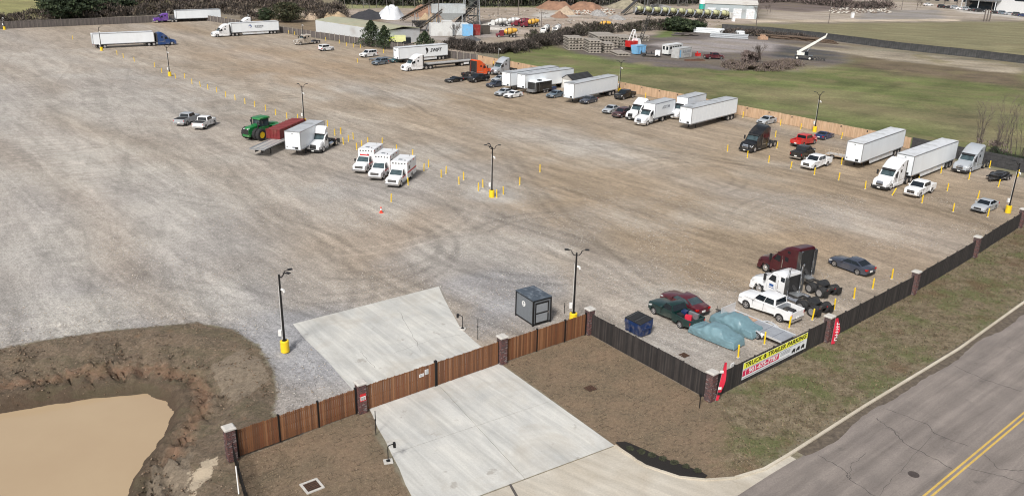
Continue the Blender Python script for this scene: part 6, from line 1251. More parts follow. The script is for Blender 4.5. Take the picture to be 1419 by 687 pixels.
# low utility and open trailers
def open_trailer(L,Wd,z,side_h,mdeck,mrail,tilt=False,mesh_gate=True,nax=2):
    k=Kit(); hx=L/2; hy=Wd/2; n_=7
    for i in range(n_): w=MB(); y0=-hy+Wd*i/n_; w.box(-hx,hx,y0+.01,y0+Wd/n_-.01,z-.04,z); k.add('deck_board',w,[mdeck])
    for s in (1,-1):
        w=MB(); w.box(-hx,hx,min(s*hy,s*(hy+.06)),max(s*hy,s*(hy+.06)),z-.12,z+.05); k.add('side_rail',w,[mrail])
        if side_h>0:
            w=MB(); w.box(-hx,hx,s*hy-.025,s*hy+.025,z+side_h-.05,z+side_h); [w.box(x-.025,x+.025,s*hy-.025,s*hy+.025,z+.05,z+side_h-.05) for x in np.linspace(-hx+.03,hx-.03,6)]; k.add('side_frame',w,[mrail])
        for j in range(nax): add_wheel(k,-.5+(.85 if nax==2 else 0)*(j-.5)*1,s*(hy+.27),.34,.2,'car')
        f=MB(); rings=[]
        for j in range(9):
            t_=math.pi*(j/8); rings.append([(-.5+(.95 if nax==2 else .5)*math.cos(t_)*1.0*q,yy,.36+.42*math.sin(t_)*q) for q in (1,.95) for yy in ((s*(hy+.06),s*(hy+.3)) if q==1 else (s*(hy+.3),s*(hy+.06)))])
        f.loft(rings); k.add('fender',f,[mrail],smooth=40)
    if mesh_gate: w=MB(); w.box(hx-.05,hx,-hy,hy,z,z+.8); k.add('front_panel',w,[mrail])
    w=MB(); w.loft([[(hx,-.6,z-.12),(hx,.6,z-.12),(hx,.6,z-.04),(hx,-.6,z-.04)],[(hx+1.3,-.06,z-.12),(hx+1.3,.06,z-.12),(hx+1.3,.06,z-.04),(hx+1.3,-.06,z-.04)]]); w.cyl((hx+1.1,.1,0),(hx+1.1,.1,z+.3),.035,n=6); k.add('drawbar',w,[M_CHASSIS]); w=MB(); [w.box(-hx+.1,hx-.1,y-.04,y+.04,z-.14,z-.04) for y in (-.6,.6)]; k.add('frame',w,[M_CHASSIS]); return k
M_ALUD=mat('aluminium_deck',(.5,.52,.55),.35,.5,.12,1.5)
hl=open_trailer(6.4,2.1,.62,0,M_ALUD,mat('hauler_white',(.68,.69,.7),.35,.4,.08)); w=MB(); w.box(.6,3.0,-.95,.95,.625,.64); hl.add('plywood_floor',w,[M_PLY]); w=MB(); w.box(-1.0,-.95,-1.0,1.0,.625,.65); w.box(-2.2,-2.17,-1.0,1.0,.625,.65); hl.add('deck_strip',w,[M_CHROME])
hl.spawn('car_hauler',21.95,66.55,math.radians(130),None,'aluminium car hauler trailer with raised front panel beside the white pickup','car trailer')
ut=open_trailer(3.6,1.9,.6,.75,M_WOODDECK,mat('tan_steel',(.42,.34,.26),.6,.2),nax=1); ut.spawn('utility_trailer',52.2,130.6,math.radians(-40),None,'tan open utility trailer against the nose of the long white trailer','utility trailer')
bt_=open_trailer(4.2,2.0,.55,.0,M_DARK,P_BLACK,nax=2,mesh_gate=False); bto=bt_.spawn('open_trailer',72.7,120.4,math.radians(-140),None,'low black open trailer near the dark block wall','open trailer')
wr_=Kit(); w=MB(); w.loft([[(-1.6,-.8,0),(1.7,-.8,0),(1.7,.8,0),(-1.6,.8,0)],[(-1.7,-.85,.35),(1.8,-.85,.28),(1.8,.85,.28),(-1.7,.85,.35)],[(-1.2,-.6,.5),(1.2,-.6,.4),(1.2,.6,.4),(-1.2,.6,.5)]]); wr_.add('frame',w,[P_BLACK],smooth=35)
w=MB(); [w.cyl((x,-.7,.35),(x+.2,.7,.5),.05,n=6) for x in (-1.2,-.4,.5,1.1)]; wr_.add('tube',w,[M_DARK]); wr_.spawn('machine_frame',72.7,120.4,math.radians(-138),None,'black machine frame lying on the low open trailer','machine frame',None,.56)
ft=open_trailer(6.,2.2,.65,.0,M_STEEL,M_STEEL,nax=2,mesh_gate=False); ft.spawn('open_trailer',-36.6,226.5,math.radians(-130),None,'silver low trailer between the white SUV and slate hatchback','open trailer'); 
gx,gy=G(647,110); open_trailer(4.,2.,.5,.0,M_DARK,P_BLACK,nax=1,mesh_gate=False).spawn('open_trailer',gx,gy,math.radians(-134),None,'small black trailer between the black sedan and black pickup','open trailer')
gx,gy=G(765,126); w=MB(); w.loft([[(-.8,-.5,0),(.8,-.5,0),(.8,.5,0),(-.8,.5,0)],[(-.9,-.6,.8),(.9,-.6,.8),(.9,.6,.8),(-.9,.6,.8)],[(-.5,-.3,1.0),(.5,-.3,1.0),(.5,.3,1.0),(-.5,.3,1.0)]]); link('tarped_load',w.mesh('tarped_load',[P_NAVY],30),None,(gx,gy,0),.8,None,'blue tarped load behind the black cargo trailer','tarp')
gx,gy=G(314,32); w=MB(); w.box(-1.2,1.2,-.9,.9,0,1.2); w.box(-1.0,.2,-.7,.7,1.2,1.7,1); w.box(.3,1.0,-.6,.6,1.2,1.5,1); link('stacked_bins',w.mesh('stacked_bins',[P_TRUCKBLUE,P_YELLOW]),None,(gx,gy,0),.3,None,'blue and yellow bins beyond the white semi at the far corner','bins')
# dark blue boat-shaped arched cover between the box truck and ribbed trailer
gx,gy=37.4,161.2; w=MB(); rings=[]
for i in range(9):
    x_=-3.4+i*.85; h_=3.3*math.sin(math.pi*(i+.9)/9.8)**.5; rings.append([(x_,1.1*math.cos(t_),.9+max(0,h_-.9)*math.sin(t_)) for t_ in np.linspace(0,math.pi,9)]+[(x_,-1.1,.5),(x_,1.1,.5)])
w.loft(rings); link('tarped_boat',w.mesh('tarped_boat',[paint('tarp_navy',(.03,.04,.1),.6)],40),None,(gx,gy,0),math.radians(-130),None,'dark blue tarped load between the box truck and the ribbed trailer','tarp')
# covered cars
def covered(x,y,deg,label,L=4.6,seed=0,w2=.98,hgt=1.35,anchor=(-2.2,.9)):
    r=np.random.RandomState(seed); n_=44; m_=40; V_=[]; 
    for i in range(n_+1):
        f=i/n_; xx=-L/2+L*f
        fx_=np.array(f); roof=float(.60+.24*smooth(0,.06,fx_)*1.0+.10*smooth(.55,1.,1-fx_)*0+.50*smooth(.20,.38,fx_)*(1-smooth(.62,.80,fx_))-.10*smooth(.86,.99,fx_)); ww=w2*(1-.16*abs(2*f-1)**5)
        cab=float(smooth(.20,.38,fx_)*(1-smooth(.62,.80,fx_)))
        for j in range(m_+1):
            g=-1+2*j/m_; ag=abs(g); s_=math.copysign(1,g); rz=roof*hgt/1.35; bz=.82
            if ag<.42: yy=g/.42*ww*(.9-.22*cab); zz=rz-.05*(ag/.42)**4
            elif ag<.62: q=(ag-.42)/.2; yy=s_*ww*((.9-.22*cab)+(.08+.2*cab)*q); zz=(rz-.05)*(1-q)+min(rz-.06,bz)*q
            else: q=(ag-.62)/.38; yy=s_*ww*(.98+.04*math.sin(q*3)); zz=min(rz-.06,bz)*(1-q)+.12*q
            if i in (0,n_): zz=min(zz,.12+.1*(1-ag)) if False else zz*.25
            V_.append((xx,yy,zz))
    V_=np.array(V_); nn=vnoise(V_[:,0]*1.+50,V_[:,1]*3+V_[:,2]*3+40,.35,seed)*.07+vnoise(V_[:,0]+30,V_[:,2]*.6+30+V_[:,1],.2,seed+1)*.12*(V_[:,2]<.85)*.6; V_[:,1]+=np.sign(V_[:,1])*nn; V_[:,2]+=nn*.7
    idx=np.arange(len(V_)).reshape(n_+1,m_+1); F_=np.stack([idx[:-1,:-1],idx[1:,:-1],idx[1:,1:],idx[:-1,1:]],-1).reshape(-1,4)
    t=thing('covered_car',label,'covered car',(0,0,0),0,'cars under blue fabric covers'); a=math.radians(deg); t.location=(x-(anchor[0]*math.cos(a)-anchor[1]*math.sin(a)),y-(anchor[0]*math.sin(a)+anchor[1]*math.cos(a)),0); t.rotation_euler=(0,0,a)
    link('cover',raw_mesh('cover',V_,F_,[M_COVER],True),t)
    w=MB(); 
    for s in (-1,1): w.box(-L/2+.03,-L/2+.0,-.1,.1,.3,.4)
    kk=Kit(); [add_wheel(kk,x_,s*(w2-.2),.33,.2,'car') for x_ in (1.35,-1.35) for s in (1,-1)]
    for nm,me_,pm,loc,rot,par,lab,M in kk.p:
        if par is None: link(nm,me_,t,loc)
    w=MB(); 
    for xx in (-.9,.9): w.cyl((xx,-w2-.0,.5),(xx,w2,.5),.01,n=4)
covered(18.85,62.65,134,'car under a blue fabric cover, nearest the banner fence corner',4.7,1)
covered(20.95,64.75,130,'car under a blue fabric cover, beside the car hauler trailer',4.7,5)
# ------------------------------------------------------------------ background: works yard, equipment yard, buildings
def F(u,v): x,y=G(u,v); return (x,y)
def Hm(u,v,vtop): # height of a vertical thing based at (u,v) whose top is seen at vtop
    x,y=G(u,v); lo,hi=0,80
    for _ in range(40):
        z=(lo+hi)/2; zc=y*math.cos(CT)-(z-CH)*math.sin(CT); yc=-(y*math.sin(CT)+(z-CH)*math.cos(CT)); uu=CF*x/zc; vv=CF*yc/zc
        pv=343.5+uu*math.sin(CR)+vv*math.cos(CR)
        if pv>vtop: lo=z
        else: hi=z
    return z
def building(name,label,p0,p1,depth,h,mw,mr,doors=0,rise=.8,ribs=True,parts=None,doorm=None):
    a,d,L,ang=frame_dir(p0,p1); t=thing(name,label,'building',(a[0],a[1],0),ang)
    w=MB(); w.box(0,L,0,depth,0,h); link('wall',w.mesh('wall',[mw]),t)
    if ribs:
        w=MB()
        for x in np.arange(.5,L,1.2): w.box(x-.04,x+.04,-.04,0,0,h-.1)
        for y in np.arange(.5,depth,1.2): w.box(-.04,0,y-.04,y+.04,0,h-.1); w.box(L,L+.04,y-.04,y+.04,0,h-.1)
        link('wall_rib',w.mesh('wall_rib',[mw]),t)
    for s in (0,1):
        y0,y1=(-.4,depth/2) if s==0 else (depth+.4,depth/2); q=MB(); q.loft([[(-.4,y0,h+.02),(L+.4,y0,h+.02),(L+.4,y1,h+rise),(-.4,y1,h+rise)],[(-.4,y0,h+.2),(L+.4,y0,h+.2),(L+.4,y1,h+rise+.15),(-.4,y1,h+rise+.15)]]); link('roof',q.mesh('roof',[mr]),t)
    for i in range(doors):
        x=L*(i+.5)/doors; w=MB(); w.box(x-L*.32/doors,x+L*.32/doors,-.09,-.045,0,h*.72); dd=link('door',w.mesh('door',[doorm or M_SKIRT]),t)
        w=MB(); [w.box(x-L*.32/doors,x+L*.32/doors,-.11,-.09,z,z+.06) for z in np.arange(.6,h*.7,.7)]; link('door_slat',w.mesh('door_slat',[M_ALU]),dd)
    return t
M_WH=mat('shed_wall_white',(.55,.57,.58),.6,var=.08,dirt=((.3,.27,.24),.5,.2)); M_RG=mat('roof_sage',(.34,.34,.24),.6,var=.12,scale=.4,dirt=((.4,.3,.22),.5,.15)); M_RW=mat('roof_light',(.62,.6,.56),.6,var=.1,dirt=((.35,.28,.22),.4,.2)); M_BLG=mat('wall_blue_grey',(.35,.4,.42),.6,var=.1,dirt=((.25,.22,.2),.5,.2))
# sage roofed shed
p0=F(438,46.5); p1=F(533,62.5); building('metal_shed','long white metal shed with a sage green roof behind the dark fence',p1,p0,-14,4.2,M_WH,M_RG)
bpy.data.objects['metal_shed'].name='metal_shed'
# white warehouse
a0=F(976,24); a1=F(1048,27); building('warehouse','white metal warehouse with large bay doors beyond the mixer trucks',a0,a1,22,Hm(976,24,5),M_BLG,M_RW,4,1.2)
# office and shop top right
a0=F(1336,12); a1=F(1470,24); t=building('grey_office','large white building with a grey upper band at the top right corner',a0,a1,20,9,mat('office_white',(.62,.63,.64),.6),mat('office_roof',(.4,.4,.4)),0,.3,False)
w=MB(); w.box(-.3,20,-3.5,-.05,5.2,8.6); link('grey_band',w.mesh('grey_band',[mat('band_grey',(.17,.18,.19),.7)]),t); w=MB(); w.box(1,18,-.12,-.05,.2,4.4); link('shop_front',w.mesh('shop_front',[M_GLASS]),t); w=MB(); [w.box(x,x+.3,-3.4,-3.1,0,5.2) for x in (0,9.5,19)]; link('canopy_post',w.mesh('canopy_post',[M_SKIRT]),t)
w=MB(); w.box(27,32,-.12,-.05,6,7); link('window',w.mesh('window',[M_GLASS]),t)
a0=F(1225,2); a1=F(1316,6); t=building('brick_block','low tan stone building with dark windows at the upper right',a0,a1,14,6,mat('stone_tan',(.2,.18,.15),.8,var=.2),mat('flat_roof',(.3,.28,.26)),0,.2,False)
for i in range(9): w=MB(); x=3+i*5.; w.box(x,x+2.2,-.1,.02,1.5,4.3); link('window',w.mesh('window',[M_GLASS]),t)
a0=F(505,7); a1=F(550,5); building('white_hall','white hall at the top edge, left of the woods',a0,a1,10,4.5,M_WH,M_RW,0,.4)
# trees ------------------------------------------------------------
M_BARK=mat('bark_grey',(.10,.082,.07),.9,var=.3); M_TWIG=mat('twig_brown',(.13,.105,.09),.9,var=.35,scale=.3); M_TWIGP=mat('twig_mauve',(.19,.145,.135),.9,var=.3,scale=.25)
def bare_tree_meshes(h,seed,spread=.5,depth=5,thick=.014,nb=3):
    r=random.Random(seed); trunk=MB(); tw=MB()
    def br(p,d,L,rad,lev):
        q=p+d*L; mb=trunk if lev<2 else tw; mb.cyl(p,q,rad,rad*.68,n=5 if lev<2 else 3,cap=False)
        if lev>=depth: return
        for i in range(nb if lev>0 else nb+1):
            nd=(d+Vector((r.uniform(-1,1),r.uniform(-1,1),r.uniform(-.25,.75)))*spread).normalized(); br(p+d*L*r.uniform(.55,1.),nd,L*r.uniform(.62,.85),rad*.62,lev+1)
    br(Vector((0,0,-.1)),Vector((r.uniform(-.08,.08),r.uniform(-.08,.08),1)).normalized(),h*.3,h*thick,0)
    return trunk,tw
BT_=[]
for s in range(4):
    a_,b_=bare_tree_meshes(7,s,depth=5); BT_.append((a_.mesh('trunk',[M_BARK]),b_.mesh('crown',[M_TWIG])))
def bare(x,y,h,label,grp=None,v=0,name='bare_tree',rz=0,sx=1.):
    t=thing(name,label,'tree',(x,y,0),rz,grp); t.scale=(h/7*sx,h/7*sx,h/7); link('trunk',BT_[v][0],t); link('crown',BT_[v][1],t); return t
def foliage(n_,rx,ry,rz,z0,size,seed,shape='cone'):
    r=np.random.RandomState(seed); f=r.rand(n_)**.75
    if shape=='cone': z=z0+rz*f; rad=(1-f)**.8*.95+.05
    else: z=z0+rz*f; rad=np.sqrt(np.clip(1-(2*f-1)**2,0,1))
    a=r.uniform(0,6.28,n_); lobes=1+.30*np.sin(a*3+z*2.1+seed)+.24*np.sin(a*5-z*3.3); q=r.rand(n_)**.35*rad*lobes; x=np.cos(a)*q*rx; y=np.sin(a)*q*ry
    keep=vnoise(x*2+30,y*2+z*3+30,1.6,seed)>-.30; x,y,z=x[keep],y[keep],z[keep]; n_=len(x); c=np.stack([x,y,z],-1)
    u=r.normal(size=(n_,3)); u/=np.linalg.norm(u,axis=1)[:,None]; v=r.normal(size=(n_,3)); v-=u*(u*v).sum(1)[:,None]; v/=np.linalg.norm(v,axis=1)[:,None]; s=size*r.uniform(.5,1.4,(n_,1))
    V_=np.stack([c-u*s,c+u*s,c+v*s*1.3],1).reshape(-1,3); return V_,np.arange(len(V_)).reshape(-1,3)
LF=[mat('needle_dark',(.018,.032,.014),.85,var=.4,scale=.8),mat('needle_mid',(.035,.055,.022),.85,var=.4,scale=.8),mat('needle_light',(.06,.08,.035),.85,var=.3)]
def evergreen(x,y,h,rad,label,seed,n_=2600,shape='cone',mats_=None,grp=None,size=.22,name='evergreen_tree',z0f=.06):
    t=thing(name,label,'tree',(x,y,0),0,grp); w=MB(); w.cyl((0,0,-.1),(0,0,h*.85),rad*.09,rad*.02,n=7)
    for i in range(9): z=h*(.1+.08*i); a=i*2.4; q=rad*(1-z/h)*.8; w.cyl((0,0,z),(q*math.cos(a),q*math.sin(a),z+.15*q),.04,.01,n=4)
    link('trunk',w.mesh('trunk',[M_BARK]),t); V_,F_=foliage(n_,rad,rad,h*(1-z0f),h*z0f,size,seed,shape); me=raw_mesh('crown',V_,F_,mats_ or LF); me.polygons.foreach_set('material_index',np.random.RandomState(seed).choice([0,0,1,1,2],len(F_)).astype(np.int32)); link('crown',me,t); return t
x,y=F(515,65); evergreen(x,y,Hm(515,65,29),4.2,'larger dark cedar behind the dark fence beside the green roofed shed',1,3600)
x,y=F(533,68); evergreen(x,y,Hm(533,68,36),3.2,'smaller dark cedar right beside the larger one at the green roofed shed',2,2600)
x,y=F(589,69); evergreen(x,y,Hm(589,69,44),3.6,'small dark cedar behind the white lettered trailer',3,2600)
x,y=F(398,31); evergreen(x,y,7,5.5,'round olive evergreen at the far corner beyond the reefer trailer',4,5200,'ball',[mat('oak_a',(.03,.036,.016),.9,var=.4),mat('oak_b',(.05,.055,.025),.9,var=.4),mat('oak_c',(.07,.06,.03),.9)],size=.3)
x,y=F(369,31); evergreen(x,y,5,2.6,'small olive evergreen between white reefer truck and the larger round one',14,2600,'ball',None,size=.25)
for i,(u,v,vt,rr) in enumerate(((82,27,-6,6.),(115,24,-10,6.5),(140,22,-8,5.5),(166,20,-10,5),(100,26,-4,5.),(72,14,-12,4),(935,43,25,4.5),(950,44,28,4.),(962,43,30,3.5))):
    x,y=F(u,v); evergreen(x,y,Hm(u,v,vt),rr,['first dark evergreen from the left in the clump below the hayfield','second dark evergreen from the left in the clump below the hayfield','third dark evergreen of the clump below the hayfield','dark evergreen at the right end of the clump below the hayfield','low dark evergreen in front of the clump below the hayfield','dark evergreen behind the clump at the hayfield edge','dark evergreen bush left end behind the equipment yard','dark evergreen bush in the middle behind the equipment yard','dark evergreen bush right end beside the pipe stacks'][i],20+i,4200,'ball',size=.42)
x,y=F(631,62); bare(x,y,Hm(631,62,22),'bare forked tree in front of the white silos and works huts',v=1)
x,y=F(1052,92); bare(x,y,Hm(1052,92,56)*1.1,'bare spreading tree standing in the brush by the equipment yard',v=2,sx=1.3)
SAP=[]
for s_ in range(3):
    r=random.Random(90+s_); tk_=MB(); tw=MB()
    for j in range(6):
        x0_,y0_=r.uniform(-.9,.9),r.uniform(-.5,.5); p=Vector((x0_,y0_,-.1)); d=Vector((x0_*.12+r.uniform(-.1,.1),r.uniform(-.1,.1),1)).normalized(); hh=r.uniform(4.5,7)
        for k_ in range(6):
            q=p+d*hh/6; tk_.cyl(p,q,.05*(1-k_/7),.05*(1-(k_+1)/7),n=4,cap=False)
            for m_ in range(3 if k_>0 else 0):
                e=(d+Vector((r.uniform(-1,1),r.uniform(-1,1),r.uniform(-.1,.6)))*.8).normalized(); L_=r.uniform(.5,1.3); tw.cyl(q,q+e*L_,.016,.008,n=3,cap=False); e2=(e+Vector((r.uniform(-1,1),r.uniform(-1,1),.4))*.5).normalized(); tw.cyl(q+e*L_*.5,q+e*L_*.5+e2*L_*.7,.011,.006,n=3,cap=False)
            p=q; d=(d+Vector((r.uniform(-.1,.1),r.uniform(-.1,.1),0))).normalized()
    SAP.append((tk_.mesh('trunk',[M_BARK]),tw.mesh('crown',[M_TWIG])))
for i,(u,v,vt) in enumerate(((1360,215,140),(1382,220,140),(1404,222,145),(1375,208,160),(1419,225,150))):
    x,y=F(u,v); t=bare(x,y,Hm(u,v,vt),['leafless sapling at left of the group behind the block wall','leafless sapling in the middle behind the block wall','leafless sapling at right behind the block wall','short leafless sapling at the back behind the block wall','leafless sapling at the right frame edge behind the block wall'][i],'leafless saplings behind the block wall',v=i%4,rz=i)
    for ch in t.children: ch.data=SAP[i%3][0 if ch.name.startswith('trunk') else 1]
for i,(u,v,vt) in enumerate(((1048,27,4),(1063,20,2),(1028,26,8),(1308,10,-8),(1270,14,-8),(1325,13,-4),(1275,12,0),(1340,15,-2))):
    x,y=F(u,v); bare(x,y,Hm(u,v,vt),['bare tree at the right corner of the white warehouse','bare tree just right of the white warehouse','bare tree in front of the warehouse doors','bare tree by the tan stone building','bare tree left of the parked car rows at upper right','bare tree in the car park island at upper right','small bare tree beside the pale path at upper right','bare tree before the grey band building'][i],'bare trees in the far distance',v=i%4,rz=i*1.3)
# brush thickets ---------------------------------------------------
def brush(name,path,width,height,n_,mats_,seed,label,cat='brush',size=.5,up=.8,z0=0.):
    r=np.random.RandomState(seed); P=np.array(path); seg=np.diff(P,axis=0); ln=np.linalg.norm(seg,axis=1); cs=np.concatenate([[0],np.cumsum(ln)]); s=r.uniform(0,cs[-1],n_); k_=np.clip(np.searchsorted(cs,s)-1,0,len(ln)-1); f=(s-cs[k_])/ln[k_]
    c=P[k_]+seg[k_]*f[:,None]; nr=np.stack([-seg[k_][:,1],seg[k_][:,0]],-1)/ln[k_][:,None]; off=r.normal(0,.36,n_)*width; c=c+nr*off[:,None]
    hh=height*(.55+.9*(vnoise(c[:,0]+400,c[:,1]+100,4.5,seed)+.5))*np.clip(1-(np.abs(off)/width)**2*.6,.15,1); z=z0+hh*r.rand(n_)**.8
    keep=vnoise(c[:,0]+500,c[:,1]+z*2+200,1.9,seed+3)>-.14; c,z=c[keep],z[keep]; m_=len(z); ctr=np.stack([c[:,0],c[:,1],z],-1)
    d=r.normal(size=(m_,3)); d[:,2]=np.abs(d[:,2])+up; d/=np.linalg.norm(d,axis=1)[:,None]; v=r.normal(size=(m_,3)); v/=np.linalg.norm(v,axis=1)[:,None]; sz=size*r.uniform(.5,1.5,(m_,1))
    V_=np.stack([ctr-v*sz*.16,ctr+v*sz*.16,ctr+d*sz],1).reshape(-1,3); F_=np.arange(len(V_)).reshape(-1,3); me=raw_mesh(name,V_,F_,mats_); me.polygons.foreach_set('material_index',r.randint(0,len(mats_),len(F_)).astype(np.int32))
    o=link(name,me,kind='stuff',label=label,cat=cat); return o
BR=[M_TWIG,mat('twig_dusk',(.075,.06,.052),.9,var=.4,scale=.4),mat('twig_dark',(.035,.03,.026),.9,var=.3),mat('twig_straw',(.17,.135,.1),.9,var=.3)]
BRD=[mat('thicket_dark',(.03,.026,.02),.9,var=.4),mat('thicket_green',(.04,.045,.022),.9,var=.4),M_TWIG,BR[2]]
brush('brush_thicket',GP([(-60,40),(0,31),(80,27),(200,21),(300,17),(345,22)]),6,3.8,30000,BR+[BRD[0]],31,'brown leafless brush along the back of the long dark fence',size=.9)
brush('brush_thicket',GP([(140,12),(230,10),(330,10),(420,14),(470,20)]),9,4.5,24000,BR+[BRD[0]],32,'brown scrub band between the hayfield and the far dark fence',size=1.1)
brush('brush_thicket',GP([(335,28),(400,26),(450,27),(480,24)]),4,3.5,9000,BR+[BRD[0]],36,'dark scrub left of the green roofed shed',size=.8)
brush('brush_thicket',GP([(622,66),(660,72),(700,74),(760,62),(790,55)]),5.,2.5,30000,[BR[1],BR[2],BR[2],BR[0],BRD[0]],33,'mauve brown brambles behind the pine fence, left of the meadow',size=.7)
brush('brush_thicket',GP([(728,58),(760,58),(800,50),(860,44),(930,41),(975,40)]),4.,3.2,30000,BRD,34,'dark brush in front of the cement mixers',size=.7)
brush('brush_thicket',GP([(1008,92),(1040,98),(1075,96),(1095,90)]),4.5,1.5,20000,[M_TWIGP,M_TWIG,BR[3]],35,'low mauve brush at the edge of the equipment yard',size=.6)
brush('brush_thicket',GP([(1030,86),(1050,88)]),3.5,3.6,4500,[M_TWIGP,M_TWIG],41,'taller mauve twiggy clump in the equipment yard brush',size=.7)
brush('brush_thicket',GP([(1370,222),(1419,232),(1470,240)]),3.2,2.2,22000,[LF[0],LF[1],BR[2]],37,'dense dark green shrubs behind the dark block wall',size=.35,up=.2)
brush('brush_thicket',GP([(1350,216),(1400,222)]),3.,2.4,1800,[M_TWIG,M_TWIGP],39,'thin leafless brush behind the dark block wall',size=.5)
brush('brush_thicket',GP([(1000,50),(1060,50),(1130,57)]),3.,1.8,9000,[M_TWIG,BR[2]],38,'brown weeds along the far black fence by the pipes',size=.7)
brush('brush_thicket',GP([(1030,4),(1100,3),(1180,12),(1235,12)]),8,3.5,14000,[M_TWIGP,M_TWIG,BR[2]],42,'mauve scrub at the top edge, right of the warehouse',size=1.2)
WDM=[mat('wood_dark',(.028,.027,.022),.95,var=.4,scale=.1),mat('wood_grey',(.06,.052,.045),.95,var=.4,scale=.1),mat('wood_green',(.03,.04,.02),.95,var=.4)]
def far_wood(path,width,height,n_,seed,label):
    o=brush('far_wood',path,width,height,n_,WDM,seed,label,'wood',size=2.4,up=1.2)
    r=np.random.RandomState(seed); return o
far_wood(GP([(470,6),(600,9),(700,9),(900,6),(990,4)]),9,17,42000,51,'dark leafless wood along the top edge above the works yard')
far_wood(GP([(1180,-8),(1260,-6),(1340,-2)]),10,10,14000,53,'dark trees behind the tan stone building')
far_wood([(-420,560),(-200,640),(0,700),(300,760),(700,700),(900,560)],40,16,40000,54,'distant wood beyond the frame top')
rr=random.Random(8); w=MB(); w.cyl((0,0,0),(0,0,11),.16,.07,n=5,cap=False); [w.cyl((0,0,4+i*.9),(1.6*math.cos(i*2.3),1.6*math.sin(i*2.3),6+i*.9),.05,.02,n=3,cap=False) for i in range(7)]; wt=w.mesh('trunk',[mat('trunk_pale',(.15,.14,.13),.9,var=.3)])
for i in range(46):
    u=480+i*11.4+rr.uniform(-4,4); x,y=F(u,12-(u-480)*.012+rr.uniform(-1,1)); t=thing('bare_tree',ordn(i,46) if False else 'grey leafless trunk at the front of the far wood above the works yard','tree',(x,y,0),rr.uniform(0,6),'trunks along the edge of the far wood'); t.scale=(1,1,rr.uniform(.8,1.2)); link('trunk',wt,t)
# utility poles ----------------------------------------------------
M_POLE=mat('pole_wood',(.13,.11,.10),.9,var=.2)
for u,v,vt,lb in ((608,50,-20,'utility pole before the white works huts'),(690,24,-20,'utility pole at the pale field edge behind the mixers'),(718,22,-20,'utility pole right of the one at the pale field'),(750,43,15,'short utility pole left of the white mixer drums'),(1046,50,-5,'utility pole between the pipe stacks and the scrub'),(1148,33,-20,'utility pole at the path in the pasture'),(1067,18,-20,'utility pole right of the warehouse'),(1372,22,-15,'light pole in front of the car rows'),(1249,14,-12,'light pole left of the sand lot at upper right')):
    x,y=F(u,v); h=Hm(u,v,vt); t=thing('utility_pole',lb,'utility pole',(x,y,0),.6,'utility poles in the distance'); w=MB(); w.cyl((0,0,0),(0,0,h),.16,.11,n=7); link('pole',w.mesh('pole',[M_POLE]),t); w=MB(); w.box(-1.2,1.2,-.06,.06,h-.9,h-.75); [w.cyl((x_,0,h-.75),(x_,0,h-.5),.05,n=5) for x_ in (-1.1,0,1.1)]; link('crossarm',w.mesh('crossarm',[M_POLE]),t)
# piles ------------------------------------------------------------
def pile(u0,u1,v,vt,m,label,seed,depth=None,flat=.0,rough=.14,name='stock_pile'):
    x0,y0=G(u0,v); x1,y1=G(u1,v); cx,cy=(x0+x1)/2,(y0+y1)/2; rx=math.hypot(x1-x0,y1-y0)/2; ry=depth or rx*.8; cy+=ry*.8; h=Hm((u0+u1)/2,v-1,vt)*(1.0); n_=34; gx_,gy_=np.meshgrid(np.linspace(-1,1,n_),np.linspace(-1,1,n_)); rr_=np.sqrt(gx_**2+gy_**2)
    z=np.clip(1-rr_,0,1); z=np.minimum(z/(1-flat),1) if flat else z; z=z*h*(1+vnoise(gx_*4+20,gy_*4+20,1.,seed)*.5)+np.where(rr_<1,vnoise(gx_*9+40,gy_*9+40,1.,seed+1)*h*rough,0); z=np.where(rr_<1,np.maximum(z,0),-.05)
    V_=np.stack([gx_*rx,gy_*ry,z],-1).reshape(-1,3); idx=np.arange(n_*n_).reshape(n_,n_); F_=np.stack([idx[:-1,:-1],idx[:-1,1:],idx[1:,1:],idx[1:,:-1]],-1).reshape(-1,4); keep=(z.reshape(-1)[F_].max(1)>0); o=link(name,raw_mesh(name,V_,F_[keep],[m]),None,(cx,cy,0),math.atan2(y1-y0,x1-x0)*.6,None,label,'pile'); return o
M_SANDO=mat('pile_orange',(.27,.155,.10),.95,var=.3,scale=.4,bump=.8,bscale=1.); M_SANDT=mat('pile_tan',(.42,.33,.24),.95,var=.25,scale=.5,bump=.8,bscale=1.); M_GRAVEL=mat('pile_grey',(.3,.29,.28),.95,var=.4,scale=1.2,bump=1,bscale=2.); M_COAL=mat('pile_dark',(.035,.035,.04),.95,var=.2); M_TARPW=mat('pile_tarp',(.66,.68,.7),.5,var=.1,scale=.5); M_SANDY=mat('pile_yellow',(.4,.30,.19),.95,var=.2,scale=.5)
pile(478,530,27,15,M_COAL,'black heap beside the grey tarped heap',1,14); pile(516,556,27,13,M_TARPW,'pale grey tarped heap behind the sage roofed shed',2,14,.5,.03); pile(560,612,24,12,M_SANDO,'rust orange sand heap behind the conveyor',3,14,.4); pile(572,612,33,22,M_SANDY,'yellow sand heap under the conveyor hopper',4,8,.3)
pile(744,796,14,5,M_SANDO,'orange earth bank at left behind the works yard',5,12,.5); pile(790,838,15,6,M_SANDO,'orange earth bank beside the boulders behind the works yard',15,12,.5); pile(770,800,21,10,M_SANDT,'pale sand heap in the middle of the works yard',6,8); pile(764,788,25.5,17,mat('pile_rust',(.25,.15,.1),.95,var=.3),'rusty brown heap in front of the pale sand heap',7,6); pile(820,842,23,13,M_GRAVEL,'grey rubble heap right of the orange bank',8,8)
